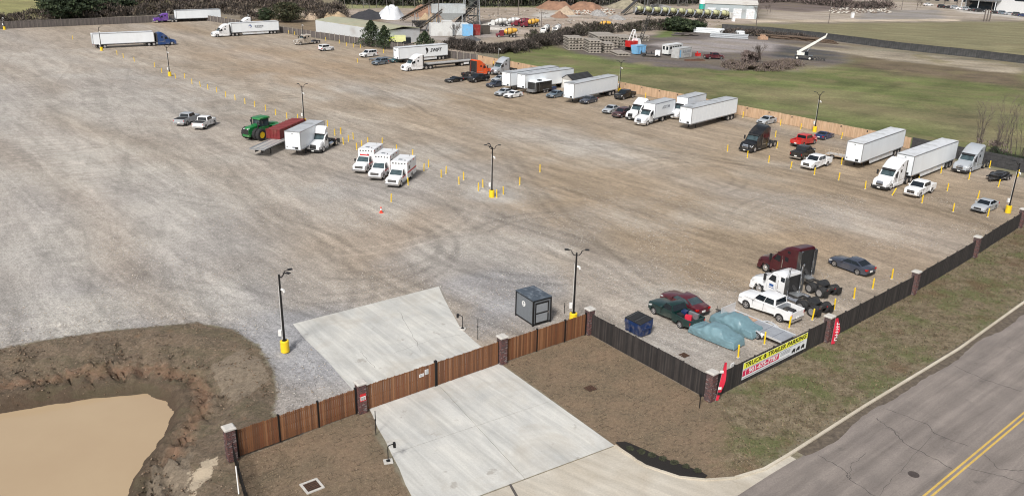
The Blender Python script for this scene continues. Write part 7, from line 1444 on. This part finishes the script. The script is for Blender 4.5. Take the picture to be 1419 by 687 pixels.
pile(846,868,28,20,M_GRAVEL,'grey gravel heap by the row of mixer trucks',9,7); pile(845,900,13,3,mat('pile_olive',(.28,.25,.18),.95,var=.4,scale=.5,bump=1,bscale=1.),'olive grey heap at the top, left of the mixer row',10,12,.4); pile(900,935,12,7,M_GRAVEL,'low grey heap at the top behind the mixer row',16,10,.3); pile(638,666,57,50,mat('pile_charcoal',(.09,.09,.095),.95,var=.3,scale=2.),'charcoal grey gravel heap right of the bare forked tree',11,4.)
pile(418,440,28,18,M_SANDT,'tan earth heap left of the sage roofed shed',12,6,.4); pile(438,480,28,19,M_SANDY,'yellow tan earth bank behind the sage roofed shed',13,7,.4); pile(936,962,48,45,M_COAL,'low dark heap behind the camper',17,3)
# mixer trucks -----------------------------------------------------
def mixer_kit(cm=None):
    k=Kit(); w=MB(); w.box(-4,3.4,-.5,.5,.7,1.05); k.add('chassis',w,[M_CHASSIS])
    b=MB(); prof_prism(b,arch_profile([(4.6,.6),(4.6,1.5),(3.4,1.75),(3.0,2.7),(1.6,2.75),(1.6,.6)],1.6,4.6,.6,[3.6],.55),[-1.15,-1.,0,1.,1.15],0,inset=.12,zmin=1.3,taper=(.8,.12)); k.add('cab',b,[cm],smooth=35)
    w=MB(); w.panel((3.38,-1.,1.75),(3.38,1.,1.75),(3.0,.95,2.7),(3.0,-.95,2.7),.04,.96,.06,.94); k.add('windshield',w,[M_GLASS])
    n_=18; ax=[(1.4,.5),(1.2,.75),(.2,1.15),(-1.4,1.22),(-2.8,.95),(-3.9,.55)]; rings=[[(x,rr_*math.cos(2*math.pi*i/n_),2.35+(-x)*.12+rr_*math.sin(2*math.pi*i/n_)) for i in range(n_)] for x,rr_ in ax]
    d=MB(); d.loft(rings); di=k.add('drum',d,[None],smooth=40)
    r_=MB()
    for (xa_,q0),(xb_,q1) in (((.25,1.16),(-.1,1.2)),((-1.5,1.24),(-1.8,1.23))):
        r_.loft([[(x,(q+.02)*math.cos(2*math.pi*i/n_),2.35+(-x)*.12+(q+.02)*math.sin(2*math.pi*i/n_)) for i in range(n_)] for x,q in ((xa_,q0),(xb_,q1))],cap=False)
    k.add('drum_band',r_,[M_DARK],parent=di)
    w=MB(); w.cyl((-3.9,0,2.82),(-4.1,0,2.86),.52,.45,n=14); k.add('drum_mouth',w,[M_DARK]); w=MB(); w.loft([[(-4.,-.5,3.2),(-4.,.5,3.2),(-3.9,.5,3.3),(-3.9,-.5,3.3)],[(-4.7,-.25,1.6),(-4.7,.25,1.6),(-4.5,.25,1.6),(-4.5,-.25,1.6)]]); w.loft([[(-4.6,-.2,1.6),(-4.6,.2,1.6),(-4.5,.2,1.7),(-4.5,-.2,1.7)],[(-5.6,-.2,1.0),(-5.6,.2,1.0),(-5.5,.2,1.1),(-5.5,-.2,1.1)]]); k.add('chute',w,[M_STEEL])
    w=MB(); [w.box(x-.1,x+.1,-.7,.7,1.05,1.7+(-x)*.1) for x in (1.2,-3.2)]; k.add('drum_stand',w,[M_CHASSIS])
    for s in (1,-1):
        add_wheel(k,3.6,s*1.2,.5,.28,'steer')
        for x in (-1.3,-2.6): add_wheel(k,x,s*1.2,.5,.27,'drive',True)
        w=MB(); w.box(-3.3,-.6,min(s*.7,s*1.2),max(s*.7,s*1.2),1.08,1.13); k.add('fender',w,[M_DARK])
    return k
P_MW=paint('mixer_white',(.6,.61,.6),.4,.4); P_MR=paint('mixer_red',(.16,.02,.035)); P_MY=paint('mixer_yellow',(.62,.34,.04),.5,.5)
mk=mixer_kit(P_MW); mkr=mixer_kit(P_MR); P_PALE2=paint('mixer_pale',(.55,.57,.32),.5,.5); MXG='pale yellow cement mixers in a row'; ords=['first','second','third','fourth','fifth','sixth','seventh','eighth','ninth','tenth','eleventh']
for i in range(11):
    u=888+i*11.9+(0 if i<4 else -1); x,y=F(u,20.5+i*.66); mk.spawn('mixer_truck',x,y,math.radians(52-i),P_PALE2,f'{ords[i]} cement mixer from the left in the pale yellow row','mixer truck',MXG,0,1.05)
for u,v,deg,p,lb in ((690,37,188,P_MW,'white cement mixer at the left of the works yard row'),(708,36,185,P_MW,'white cement mixer, second in the works yard row'),(722,37,190,P_MR,'red cement mixer next to the orange drum mixer'),(735,38,200,P_MY,'orange yellow cement mixer right of the red one'),(703,52,190,P_MY,'small orange mixer partly hidden by brush behind the lamp post'),(756,47,250,P_MW,'white mixer drum showing above the dark brush, left one'),(772,46.5,250,P_MW,'white mixer drum showing above the dark brush, right one'),(834,41,185,P_MY,'bright yellow mixer drum above the dark brush by the beam stacks')):
    x,y=F(u,v); (mkr if p is not P_MW else mk).spawn('mixer_truck',x,y,math.radians(deg),p,lb,'mixer truck','other cement mixers',0,.85)
# huts, containers, tank ------------------------------------------
M_HUT=mat('hut_white',(.62,.63,.62),.6,var=.1,dirt=((.3,.27,.24),.5,.4)); CORR={}
def container(u,v,L,Wd,h,deg,m,label,name='shipping_container',cat='container',ribs=True,extra=None):
    x,y=F(u,v); t=thing(name,label,cat,(x,y,0),math.radians(deg)); w=MB(); w.box(-L/2,L/2,-Wd/2,Wd/2,.1,h); link('body',w.mesh('body',[m]),t)
    if ribs:
        w=MB(); 
        for q in np.arange(-L/2+.15,L/2-.1,.36):
            for s in (1,-1): w.box(q,q+.16,min(s*Wd/2,s*(Wd/2+.04)),max(s*Wd/2,s*(Wd/2+.04)),.25,h-.15)
        link('rib',w.mesh('rib',[m]),t)
    for s in (1,-1): w=MB(); [w.box(q-.04,q+.04,min(s*Wd/2,s*(Wd/2+.05)),max(s*Wd/2,s*(Wd/2+.05)),.05,h+.02) for q in (-L/2+.03,L/2-.03)]; w.box(-L/2+.08,L/2-.08,min(s*Wd/2,s*(Wd/2+.05)),max(s*Wd/2,s*(Wd/2+.05)),h-.12,h+.02); link('frame',w.mesh('frame',[m]),t)
    w=MB(); [w.box(L/2,L/2+.03,q,q+.05,.2,h-.1) for q in (-.5,-.02,.5)]; link('lock_rod',w.mesh('lock_rod',[M_STEEL]),t)
    if extra: extra(t)
    return t
container(606,50,5,3.,4.2,15,M_HUT,'white works hut with a dark window at the left of the hut row',name='works_hut',cat='hut'); container(619,50,3.4,3,5.0,15,M_HUT,'taller white works hut in the middle of the hut row',name='works_hut',cat='hut'); container(634,49,7,3,4.0,15,M_HUT,'long white works hut behind the bare forked tree',name='works_hut',cat='hut'); container(647.5,50,3.4,2.6,3.8,15,P_SKYBLUE,'light blue container at the right of the white huts'); container(658,49,3.2,2.6,3.5,15,paint('container_maroon',(.25,.02,.02),.5),'dark red container next to the light blue one')
container(672,47,3.,2.4,2.8,15,mat('hut_dark',(.07,.06,.05)),'dark machine hut beside the dark red container',name='works_hut',cat='hut')
# equipment yard
def txt(t):
    me=text_mesh('BUILDERS',.95,M_TEXTG,bold=.02); link('lettering',me,t,M=face_matrix((.6,-1.31,1.9),(1,0,0),(0,0,1))); me=text_mesh('SUPPLY CO',.6,M_TEXTG); link('lettering',me,t,M=face_matrix((.8,-1.31,1.05),(1,0,0),(0,0,1))); w=MB(); w.box(-2.9,-2.3,-1.33,-1.3,.4,2.4); link('blue_patch',w.mesh('blue_patch',[P_SKYBLUE]),t)
container(944,80,6.6,2.5,2.9,46,mat('container_grey',(.42,.43,.43),.6,var=.15,dirt=((.25,.2,.17),.5,.6)),'grey container with dark lettering in the equipment yard',extra=txt)
x,y=F(931,76); t=thing('camper','white camper body with dark window strips behind the lettered container','camper',(x,y,0),math.radians(46)); w=MB(); w.box(-3.6,3.6,-1.2,1.2,.5,3.1); link('body',w.mesh('body',[M_HUT]),t); w=MB(); w.box(-3.7,3.7,-1.25,1.25,3.1,3.2); link('roof',w.mesh('roof',[P_WHITE]),t)
for i in range(5): w=MB(); w.box(-3+i*1.25,-2.1+i*1.25,-1.23,-1.2,1.9,2.7); link('window',w.mesh('window',[M_GLASS]),t)
for yy in (-.95,.25): w=MB(); w.box(-3.63,-3.6,yy,yy+.7,1.7,2.7); link('window',w.mesh('window',[M_GLASS]),t)
for s in (-1,1): w=MB(); w.cyl((1.2,s*1.0,.4),(1.2,s*1.22,.4),.4,n=14); link('wheel',w.mesh('wheel',[M_TYRE]),t)
x,y=F(989,82); pickb.spawn('pickup_truck',x,y,math.radians(12),P_WINE,'dark red pickup in the equipment yard','pickup',PG)
x,y=F(967,78); w=MB(); w.box(-.7,.7,-.5,.5,0,.9); w.cyl((-.3,0,.9),(-.3,0,1.4),.2,n=8); link('red_drum_unit',w.mesh('red_drum_unit',[P_RED]),None,(x,y,0),.3,None,'small red machine unit right of the lettered container','machine')
x,y=F(962,84); w=MB(); 
for i in range(5): w.box(-3,3,-1+i*.45,-.7+i*.45,.1*(i%2),.15+.1*(i%3),0,Matrix.Rotation(.1*i,4,'Z'))
link('steel_scrap',w.mesh('steel_scrap',[mat('rust',(.12,.06,.04),.85,var=.3)]),None,(x,y,.0),.2,None,'rusty steel lengths lying at the equipment yard edge','scrap')
x,y=F(902,79); t=thing('flatbed_lorry','small white cab flatbed lorry between blue hopper and camper','truck',(x,y,0),math.radians(-15)); w=MB(); w.box(1.2,2.6,-.9,.9,.5,2.0); link('cab',w.mesh('cab',[P_WHITE]),t); w=MB(); w.box(2.6,2.63,-.8,.8,1.2,1.9); link('windshield',w.mesh('windshield',[M_GLASS]),t); w=MB(); w.box(-3,1.2,-1.1,1.1,.8,.95); [w.box(x_,x_+.08,-1.1,1.1,.95,1.5) for x_ in (-3,-1.5,0)]; link('bed',w.mesh('bed',[M_CHASSIS]),t)
for s in (-1,1):
    for x_ in (1.9,-2.): w=MB(); w.cyl((x_,s*.8,.42),(x_,s*1.05,.42),.42,n=14); link('wheel',w.mesh('wheel',[M_TYRE]),t)
# blue hopper
x,y=F(884,75.5); t=thing('blue_hopper','light blue steel hopper bin in front of the red and white crane','hopper',(x,y,0),math.radians(38)); w=MB(); w.loft([[(-1.6,-1,.2),(1.6,-1,.2),(1.6,1,.2),(-1.6,1,.2)],[(-2.,-1.3,2.7),(2.,-1.3,2.7),(2.,1.3,2.7),(-2.,1.3,2.7)]]); link('bin',w.mesh('bin',[P_SKYBLUE]),t); w=MB(); [w.box(x_,x_+.14,-1.32,-1.2,.3,2.75) for x_ in (-1.6,-.4,.8,1.6)]; w.box(-2.05,2.05,-1.38,-1.3,2.6,2.75); link('bin_rib',w.mesh('bin_rib',[P_SKYBLUE]),t)
# lattice crane
x,y=F(880,70); t=thing('lattice_crane','red and white crawler crane with a dark lattice boom','crane',(x,y,0),math.radians(35)); w=MB(); w.box(-3.2,-.2,-1.2,1.2,1.2,3.0); link('engine_house',w.mesh('engine_house',[P_RED]),t); w=MB(); w.loft([[(-.2,-1.2,1.2),(1.6,-1.2,1.2),(1.6,1.2,1.2),(-.2,1.2,1.2)],[(-.2,-1.2,3.6),(.9,-1.,3.6),(.9,1.,3.6),(-.2,1.2,3.6)]]); link('cab',w.mesh('cab',[P_WHITE]),t)
for s in (-1,1): w=MB(); w.loft([[(-2.6,s*1.0,.0),(2.6,s*1.0,.0),(3.,s*1.,.5),(2.6,s*1.,1.0),(-2.6,s*1.,1.0),(-3.,s*1.,.5)],[(-2.6,s*1.6,.0),(2.6,s*1.6,.0),(3.,s*1.6,.5),(2.6,s*1.6,1.0),(-2.6,s*1.6,1.0),(-3.,s*1.6,.5)]]); link('track',w.mesh('track',[M_DARK]),t)
w=MB(); [w.cyl((-2.2,s*.8,3.),(-1.0,s*.5,6.2),.12,n=6) for s in (-1,1)]; w.cyl((-1.0,-.5,6.2),(-1,.5,6.2),.14,n=6); [w.cyl((-.2,s*.8,3.),(-1.0,s*.5,6.2),.1,n=6) for s in (-1,1)]; link('gantry',w.mesh('gantry',[P_WHITE]),t)
def lattice(p,q,wd,nseg,m,parent,name='boom'):
    p=Vector(p);q=Vector(q); d=(q-p).normalized(); a=d.orthogonal().normalized()*wd; b=d.cross(a).normalized()*wd; w=MB(); cs=[a+b,a-b,-a-b,-a+b]
    for c in cs: w.cyl(p+c,q+c,.09,n=4)
    for i in range(nseg):
        f0=p+(q-p)*i/nseg; f1=p+(q-p)*(i+1)/nseg
        for j in range(4): w.cyl(f0+cs[j],f1+cs[(j+1)%4],.06,n=3)
    return link(name,w.mesh(name,[m]),parent)
hb=Hm(888,70,20); lattice((1.3,0,1.5),(3.6,-1.5,hb),.42,12,M_CHASSIS,t); w=MB(); w.box(2.6,4.6,-2.1,-.9,hb-.3,hb+.2); link('boom_head',w.mesh('boom_head',[M_CHASSIS]),t)
# white hydraulic crane
x,y=F(1113,83); t=thing('boom_crane','white rough terrain crane with its boom raised to the right','crane',(x,y,0),math.radians(-20)); t.scale=(.8,.8,.8); w=MB(); w.box(-3.2,3.2,-1.2,1.2,.9,1.7); link('chassis',w.mesh('chassis',[P_DKGREY]),t)
for s in (-1,1):
    for x_ in (-2.2,2.2): w=MB(); w.cyl((x_,s*.9,.75),(x_,s*1.4,.75),.75,n=16); wi=link('wheel',w.mesh('wheel',[M_TYRE]),t); w=MB(); w.cyl((x_,s*1.38,.75),(x_,s*1.43,.75),.38,n=12); link('rim',w.mesh('rim',[P_CRANE]),wi)
w=MB(); w.box(-2.4,1.0,-1.1,1.1,1.7,2.6); w.box(-2.6,-1.,-.8,.8,2.6,3.1); link('superstructure',w.mesh('superstructure',[P_CRANE]),t); w=MB(); w.box(.2,1.5,-1.15,-.3,1.75,3.1); link('operator_cab',w.mesh('operator_cab',[M_GLASS]),t)
tz=Hm(1113,83,46); 
def tube_box(p,q,a_,b_,m,name): 
    p=Vector(p);q=Vector(q);d=(q-p).normalized();s_=d.cross(Vector((0,0,1))).normalized();u_=s_.cross(d); w=MB(); w.loft([[c+s_*i*a_+u_*j*b_ for i,j in ((-1,-1),(1,-1),(1,1),(-1,1))] for c in (p,q)]); return link(name,w.mesh(name,[m]),t)
tube_box((-1.8,0,2.9),(3.2,.0,6.4),.42,.45,P_CRANE,'boom'); tube_box((3.2,0,6.4),(6.6,.0,8.8),.33,.36,P_CRANE,'boom_section'); tube_box((6.5,0,8.6),(6.9,.0,9.8),.3,.2,P_CRANE,'boom_tip'); w=MB(); w.cyl((.6,0,2.4),(2.4,0,5.4),.16,n=8); link('ram',w.mesh('ram',[M_STEEL]),t)
x,y=F(1132,84); w=MB(); w.box(-2.2,2.2,-.8,.8,0,.7); w.box(-1.,.4,-.6,.6,.7,1.); link('steel_skid',w.mesh('steel_skid',[M_CHASSIS]),None,(x,y,0),-.3,None,'black steel skid on the ground right of the boom crane','skid')
# concrete beam stacks ---------------------------------------------
M_BEAM=mat('precast_concrete',(.30,.27,.235),.85,var=.3,scale=.8); M_BEAMT=mat('precast_light',(.42,.39,.35),.85,var=.25,scale=.8)
def beam_stack(u,v,L,n_layers,n_wide,deg,label,h=.95):
    x,y=F(u,v); t=thing('beam_stack',label,'beam stack',(x,y,0),math.radians(deg),'stacks of precast concrete beams'); 
    bm_=MB(); hw=.49; q=[(-hw,0),(hw,0),(hw,.14),(.13,.28),(.13,.5),(hw,.62),(hw,.75),(-hw,.75),(-hw,.62),(-.13,.5),(-.13,.28),(-hw,.14)]
    bm_.loft([[(x_,a_,b_) for a_,b_ in q] for x_ in (-L/2,L/2)]); me=bm_.mesh('beam',[M_BEAM]); d_=MB(); d_.box(-.1,.1,-n_wide*.5,n_wide*.5,0,.14); dm=d_.mesh('timber',[M_CHASSIS])
    for l_ in range(n_layers):
        for j in range(n_wide): link('beam',me,t,(rf.uniform(-.3,.3),(j-(n_wide-1)/2)*1.0,l_*.95+.1))
        if l_: [link('timber',dm,t,(s*L*.33,0,l_*.95-.05)) for s in (-1,1)]
for u,v,L,nl,nw,deg,lb in ((794,68,7,4,5,100,'leftmost stack of concrete beams at the meadow edge'),(820,72,7,4,4,100,'second stack of concrete beams from the left'),(840,72,6,3,3,100,'third stack of concrete beams, lower than its neighbours'),(835,64,12,4,7,100,'long high stack of concrete beams at the back'),(862,62,10,3,5,100,'stack of concrete beams at the back, right end'),(858,76,8,1,4,104,'single layer of concrete beams lying in front of the stacks'),(885,56,8,2,5,100,'low stack of concrete beams behind the crane')):
    beam_stack(u,v,L,nl,nw,deg,lb)
# pipes
M_PIPE=mat('pipe_white',(.6,.63,.65),.5,var=.1); M_PIPEG=mat('pipe_grey',(.32,.34,.36),.6,var=.2)
def pipes(u,v,L,nr,deg,label,r=.32,m=M_PIPE):
    x,y=F(u,v); t=thing('pipe_stack',label,'pipe stack',(x,y,0),math.radians(deg),'stacks of white pipes'); w=MB(); n_=14; w.loft([[(x_,q*math.cos(2*math.pi*i/n_),q*math.sin(2*math.pi*i/n_)) for i in range(n_)] for x_,q in ((-L/2+.3,r*.8),(-L/2,r*.8),(-L/2,r),(L/2,r),(L/2,r*.8),(L/2-.3,r*.8))]); me=w.mesh('pipe',[m],40)
    for l_ in range(3):
        for j in range(nr-l_): link('pipe',me,t,(rf.uniform(-.2,.2),(j-(nr-l_-1)/2)*2*r,r+l_*1.75*r))
pipes(982,46,11,6,-15,'stack of white pipes left of centre by the far black fence'); pipes(1012,49,10,6,-15,'stack of white pipes at the right by the far black fence'); pipes(966,43,2.5,3,-15,'short stack of white pipes by the dark bushes'); pipes(1010,53.5,13,4,-15,'long grey pipes lying in front of the white pipe stack',.3,M_PIPEG)
M_LOG=mat('log_brown',(.10,.07,.05),.9,var=.4)
x,y=F(1105,56); t=thing('log_pile','dark brown log and timber pile along the far black fence','log pile',(x,y,0),math.radians(-35)); w=MB(); w.cyl((-6,0,0),(6,0,0),.25,.2,n=7); me=w.mesh('log',[M_LOG])
for i in range(26): o=link('log',me,t,(rf.uniform(-9,9),rf.uniform(-1.4,1.4),.25+.42*(i//9))); o.rotation_euler=(0,rf.uniform(-.03,.03),rf.uniform(-.12,.12))
x,y=F(1057,55); w=MB(); w.box(-1.6,1.6,-.8,.8,0,1.0); w.box(-.8,.6,-.7,.7,1.0,1.6); link('crate_of_timber',w.mesh('crate_of_timber',[M_PLY]),None,(x,y,0),.2,None,'tan timber crate in front of the far scrub','crate')
x,y=F(948,49.5); w=MB(); rr=random.Random(4)
for i in range(16): w.box(-3,3,-.25,.25,0,.22,0,Matrix.Translation((rr.uniform(-3,3),rr.uniform(-1.6,1.6),.15+.2*(i//4)))@Matrix.Rotation(rr.uniform(-.6,.6),4,'Z'))
link('scrap_heap',w.mesh('scrap_heap',[mat('scrap_grey',(.12,.105,.095),.85,var=.3)]),None,(x,y,0),.2,None,'heap of dark scrap lengths in the back of the equipment yard','scrap')
# batch plant: conveyors, hoppers, tower ---------------------------
def conveyor(p,q,z0,z1,label,wd=.7):
    a_=F(*p); b_=F(*q); t=thing('conveyor',label,'conveyor',(a_[0],a_[1],0),math.atan2(b_[1]-a_[1],b_[0]-a_[0])); L=math.hypot(b_[0]-a_[0],b_[1]-a_[1])
    for s in (1,-1):
        w=MB(); w.cyl((0,s*wd,z0),(L,s*wd,z1),.12,n=5); w.cyl((0,s*wd,z0-.8),(L,s*wd,z1-.8),.12,n=5); n_=int(L/1.5)
        for i in range(n_): f0,f1=i/n_,(i+1)/n_; w.cyl((L*f0,s*wd,z0+(z1-z0)*f0),(L*f1,s*wd,z0-.8+(z1-z0)*f1),.07,n=4)
        link('truss',w.mesh('truss',[mat('rusty_frame',(.075,.062,.05),.8,var=.3)]),t)
    w=MB(); w.loft([[(0,-wd,z0+.05),(0,wd,z0+.05),(0,wd,z0+.2),(0,-wd,z0+.2)],[(L,-wd,z1+.05),(L,wd,z1+.05),(L,wd,z1+.2),(L,-wd,z1+.2)]]); link('belt',w.mesh('belt',[M_CHASSIS]),t)
    for f in (.45,.85):
        w=MB(); z=z0+(z1-z0)*f-.8; [w.cyl((L*f+dx,s*wd,0),(L*f,s*wd,z),.11,n=5) for s in (1,-1) for dx in (-.8,.8)]; link('leg',w.mesh('leg',[M_STEEL]),t)
conveyor((556,31),(604,37),1.2,9.5,'long conveyor rising left to right to the grey hopper'); conveyor((578,44),(613,44),.8,7.5,'short conveyor rising from the dark funnel'); conveyor((632,38),(664,32),1.5,9,'conveyor between the grey hopper and the lattice tower')
x,y=F(581,43); w=MB(); w.loft([[(-.4,-.4,.6),(.4,-.4,.6),(.4,.4,.6),(-.4,.4,.6)],[(-2.6,-1.6,3.4),(2.6,-1.6,3.4),(2.6,1.6,3.4),(-2.6,1.6,3.4)]]); [w.cyl((sx*2.4,sy*1.4,0),(sx*2.4,sy*1.4,3.2),.1,n=5) for sx in (-1,1) for sy in (-1,1)]; link('feed_funnel',w.mesh('feed_funnel',[M_CHASSIS]),None,(x,y,0),.1,None,'dark feed funnel at the foot of the short conveyor','funnel')
x,y=F(621,37); t=thing('aggregate_hopper','large grey two bay aggregate hopper on legs in the batch plant','hopper',(x,y,0),math.radians(12)); zt_=Hm(621,37,6); mh_=mat('hopper_grey',(.42,.45,.46),.6,var=.15,dirt=((.3,.25,.2),.5,.3))
w=MB(); w.box(-6.2,6.2,-2.5,2.5,zt_*.62,zt_); w.loft([[(-1.5,-1,zt_*.3),(1.5,-1,zt_*.3),(1.5,1,zt_*.3),(-1.5,1,zt_*.3)],[(-4,-2.5,zt_*.62),(6.2,-2.5,zt_*.62),(6.2,2.5,zt_*.62),(-4,2.5,zt_*.62)]]); link('bin',w.mesh('bin',[mh_]),t); w=MB(); [w.box(x_,x_+.15,-2.6,-2.5,zt_*.62,zt_) for x_ in (-6,-3,0,3,6)]; link('bin_rib',w.mesh('bin_rib',[mh_]),t)
for sx in (-1,1):
    for sy in (-1,1): w=MB(); w.box(sx*5-.2,sx*5+.2,sy*2.2-.2,sy*2.2+.2,0,zt_*.62); link('leg',w.mesh('leg',[M_STEEL]),t)
x,y=F(653,34); t=thing('plant_tower','dark steel lattice tower of the batch plant beside the hopper','tower',(x,y,0),.2); zt_=20
for sx in (-1,1):
    for sy in (-1,1): w=MB(); w.cyl((sx*3,sy*2.4,0),(sx*2.2,sy*1.8,zt_),.22,n=6); link('leg',w.mesh('leg',[M_STEEL]),t)
w=MB()
for i in range(6):
    z0,z1=i*3.2,(i+1)*3.2; f0,f1=1-.27*z0/20,1-.27*z1/20
    for sy in (-1,1): w.cyl((-3*f0,sy*2.4*f0,z0),(3*f1,sy*2.4*f1,z1),.12,n=4); w.cyl((3*f0,sy*2.4*f0,z0),(-3*f1,sy*2.4*f1,z1),.12,n=4)
    for sx in (-1,1): w.cyl((sx*3*f0,-2.4*f0,z0),(sx*3*f1,2.4*f1,z1),.12,n=4)
    w.box(-3*f1,3*f1,-2.4*f1,2.4*f1,z1-.1,z1)
link('bracing',w.mesh('bracing',[mat('tower_steel',(.11,.11,.10),.7,var=.3)]),t); w=MB(); w.cyl((0,0,9),(0,0,18),1.5,n=14); w.cyl((0,0,6.8),(0,0,9),.4,1.5,n=14); link('silo',w.mesh('silo',[mat('silo_green_grey',(.13,.15,.14),.6)],40),t)
x,y=F(1069-97+1,15); t=thing('water_tank','white and teal tank on legs left of the warehouse','tank',(x,y,0)); w=MB(); w.cyl((0,0,3.2),(0,0,6.5),1.8,n=16); link('tank',w.mesh('tank',[P_WHITE],40),t); w=MB(); w.cyl((0,0,.8),(0,0,3.15),1.6,n=16); link('teal_base',w.mesh('teal_base',[mat('teal',(.02,.4,.32),.5)],40),t); w=MB(); [w.cyl((1.7*math.cos(a_),1.7*math.sin(a_),0),(1.7*math.cos(a_),1.7*math.sin(a_),3.2),.1,n=5) for a_ in (0,1.6,3.1,4.7)]; link('leg',w.mesh('leg',[M_STEEL]),t)
for u,v,lb in ((905,12,'dark hopper frame at the left behind the mixer row'),(945,9,'tall dark plant frame at the top behind the mixer row')):
    x,y=F(u,v); t=thing('plant_hopper',lb,'plant frame',(x,y,0)); w=MB(); [w.cyl((sx*2.2,sy*2,0),(sx*2.2,sy*2,9),.22,n=5) for sx in (-1,1) for sy in (-1,1)]; [w.cyl((-2.2,sy*2,z),(2.2,sy*2,z+3),.14,n=4) for sy in (-1,1) for z in (0,3,6)]; link('frame',w.mesh('frame',[mat('tower_steel',(.11,.11,.10))]),t); w=MB(); w.loft([[(-.6,-.6,4.5),(.6,-.6,4.5),(.6,.6,4.5),(-.6,.6,4.5)],[(-2.4,-2.2,8),(2.4,-2.2,8),(2.4,2.2,8),(-2.4,2.2,8)],[(-2.4,-2.2,9.6),(2.4,-2.2,9.6),(2.4,2.2,9.6),(-2.4,2.2,9.6)]]); link('hopper',w.mesh('hopper',[mh_]),t)
conveyor((862,22),(900,12),1,10,'thin conveyor at the far side left of the mixer row')
# loader behind the dark fence
x,y=F(552,62); t=thing('yellow_loader','pale yellow machine behind the dark fence by the small cedar','machine',(x,y,0),math.radians(15)); w=MB(); w.box(-2.6,2.2,-1.,1.,.9,2.); w.box(-1.2,2.2,-.9,.9,2.,2.8); link('body',w.mesh('body',[P_PALE]),t); w=MB(); w.box(-2.9,-1.2,-.8,.8,1.,2.3); link('hood',w.mesh('hood',[paint('lime',(.5,.6,.1))]),t); w=MB(); w.box(2.2,3.8,-1.,1.,.5,2.2); link('cab',w.mesh('cab',[M_GLASS]),t)
for s in (-1,1):
    for x_ in (-1.8,1.8): w=MB(); w.cyl((x_,s*.8,.6),(x_,s*1.2,.6),.6,n=12); link('wheel',w.mesh('wheel',[M_TYRE]),t)
# far parked cars, boulders
far=[(1286,8.5,P_WHITE,'white car alone on the pale lot before the stone building'),(1306,11.5,P_BLACK,'first dark car from the left in the far row'),(1315,12.3,P_BLACK,'second dark car in the far row'),(1324,13,P_SILVER,'silver car in the middle of the far row'),(1332,14,P_WHITE,'white car in the middle of the far row'),(1340,15,P_SILVER,'silver car right of the white one in the far row'),(1349,16,P_DKGREY,'charcoal car in the far row'),(1357,17,P_BLACK,'black car ending the first far row'),(1380,19.5,P_BLACK,'black car starting the second far row'),(1390,20.5,P_BLUEGREY,'blue grey car in the second far row'),(1400,21.5,P_SILVER,'silver car in the second far row'),(1410,22.5,P_DKGREY,'charcoal car in the second far row'),(1418,23.5,P_NAVY,'navy car cut by the right edge in the second far row')]
for i,(u,v,p,lb) in enumerate(far): x,y=F(u,v); (suv if i%2 else sedan).spawn('parked_car',x,y,math.radians(-35 if i else 10),p,lb,'car','cars in the far car park at upper right',0,1.15)
px=[];rr_=np.random.RandomState(3)
P_=np.array([F(u,v) for u,v in zip(rr_.uniform(1150,1235,260),rr_.uniform(12,19,260))]); rocks('rubble',np.concatenate([P_,np.full((260,1),.2)],1),.4,1.3,[mat('rubble_pale',(.5,.47,.42),.9),mat('rubble_brown',(.2,.16,.13),.9)],4,'broken pale and brown rubble strewn at the upper right','rubble')
P_=np.array([F(u,v) for u,v in zip(rr_.uniform(795,850,200),rr_.uniform(14,21,200))]); rocks('boulders',np.concatenate([P_,np.full((200,1),.2)],1),.4,1.2,[mat('rubble_pale',(.5,.47,.42),.9),M_SANDO],4,'pale boulders below the orange earth bank','boulders')
P_=np.array([F(u,v) for u,v in zip(rr_.uniform(600,1000,500),rr_.uniform(14,44,500))]); rocks('yard_debris',np.concatenate([P_,np.full((500,1),.1)],1),.2,.7,[mat('rubble_pale',(.5,.47,.42),.9),mat('rubble_brown',(.2,.16,.13),.9),M_GRAVEL],5,'loose stones and debris scattered over the works yard','debris')
for u,v,lb in ((1181,25,'white survey post with brown rubble beside the path'),(1016,30,'small white cabinet below the warehouse')):
    x,y=F(u,v); w=MB(); w.box(-.6,.6,-.5,.5,0,2.2); w.box(-.7,.7,-.6,.6,2.2,2.3); link('white_cabinet',w.mesh('white_cabinet',[P_WHITE]),None,(x,y,0),.2,None,lb,'cabinet')
for i,(u,v) in enumerate(((1363,30),(1367,30),(1371,30))):
    x,y=F(u,v); w=MB(); w.cyl((0,0,0),(0,0,5.5),.3,.25,n=7); link('timber_post',w.mesh('timber_post',[M_POLE]),None,(x,y,0),0,None,ordn(i,3)+' of the three thick timber posts in the pasture','post','thick timber posts')
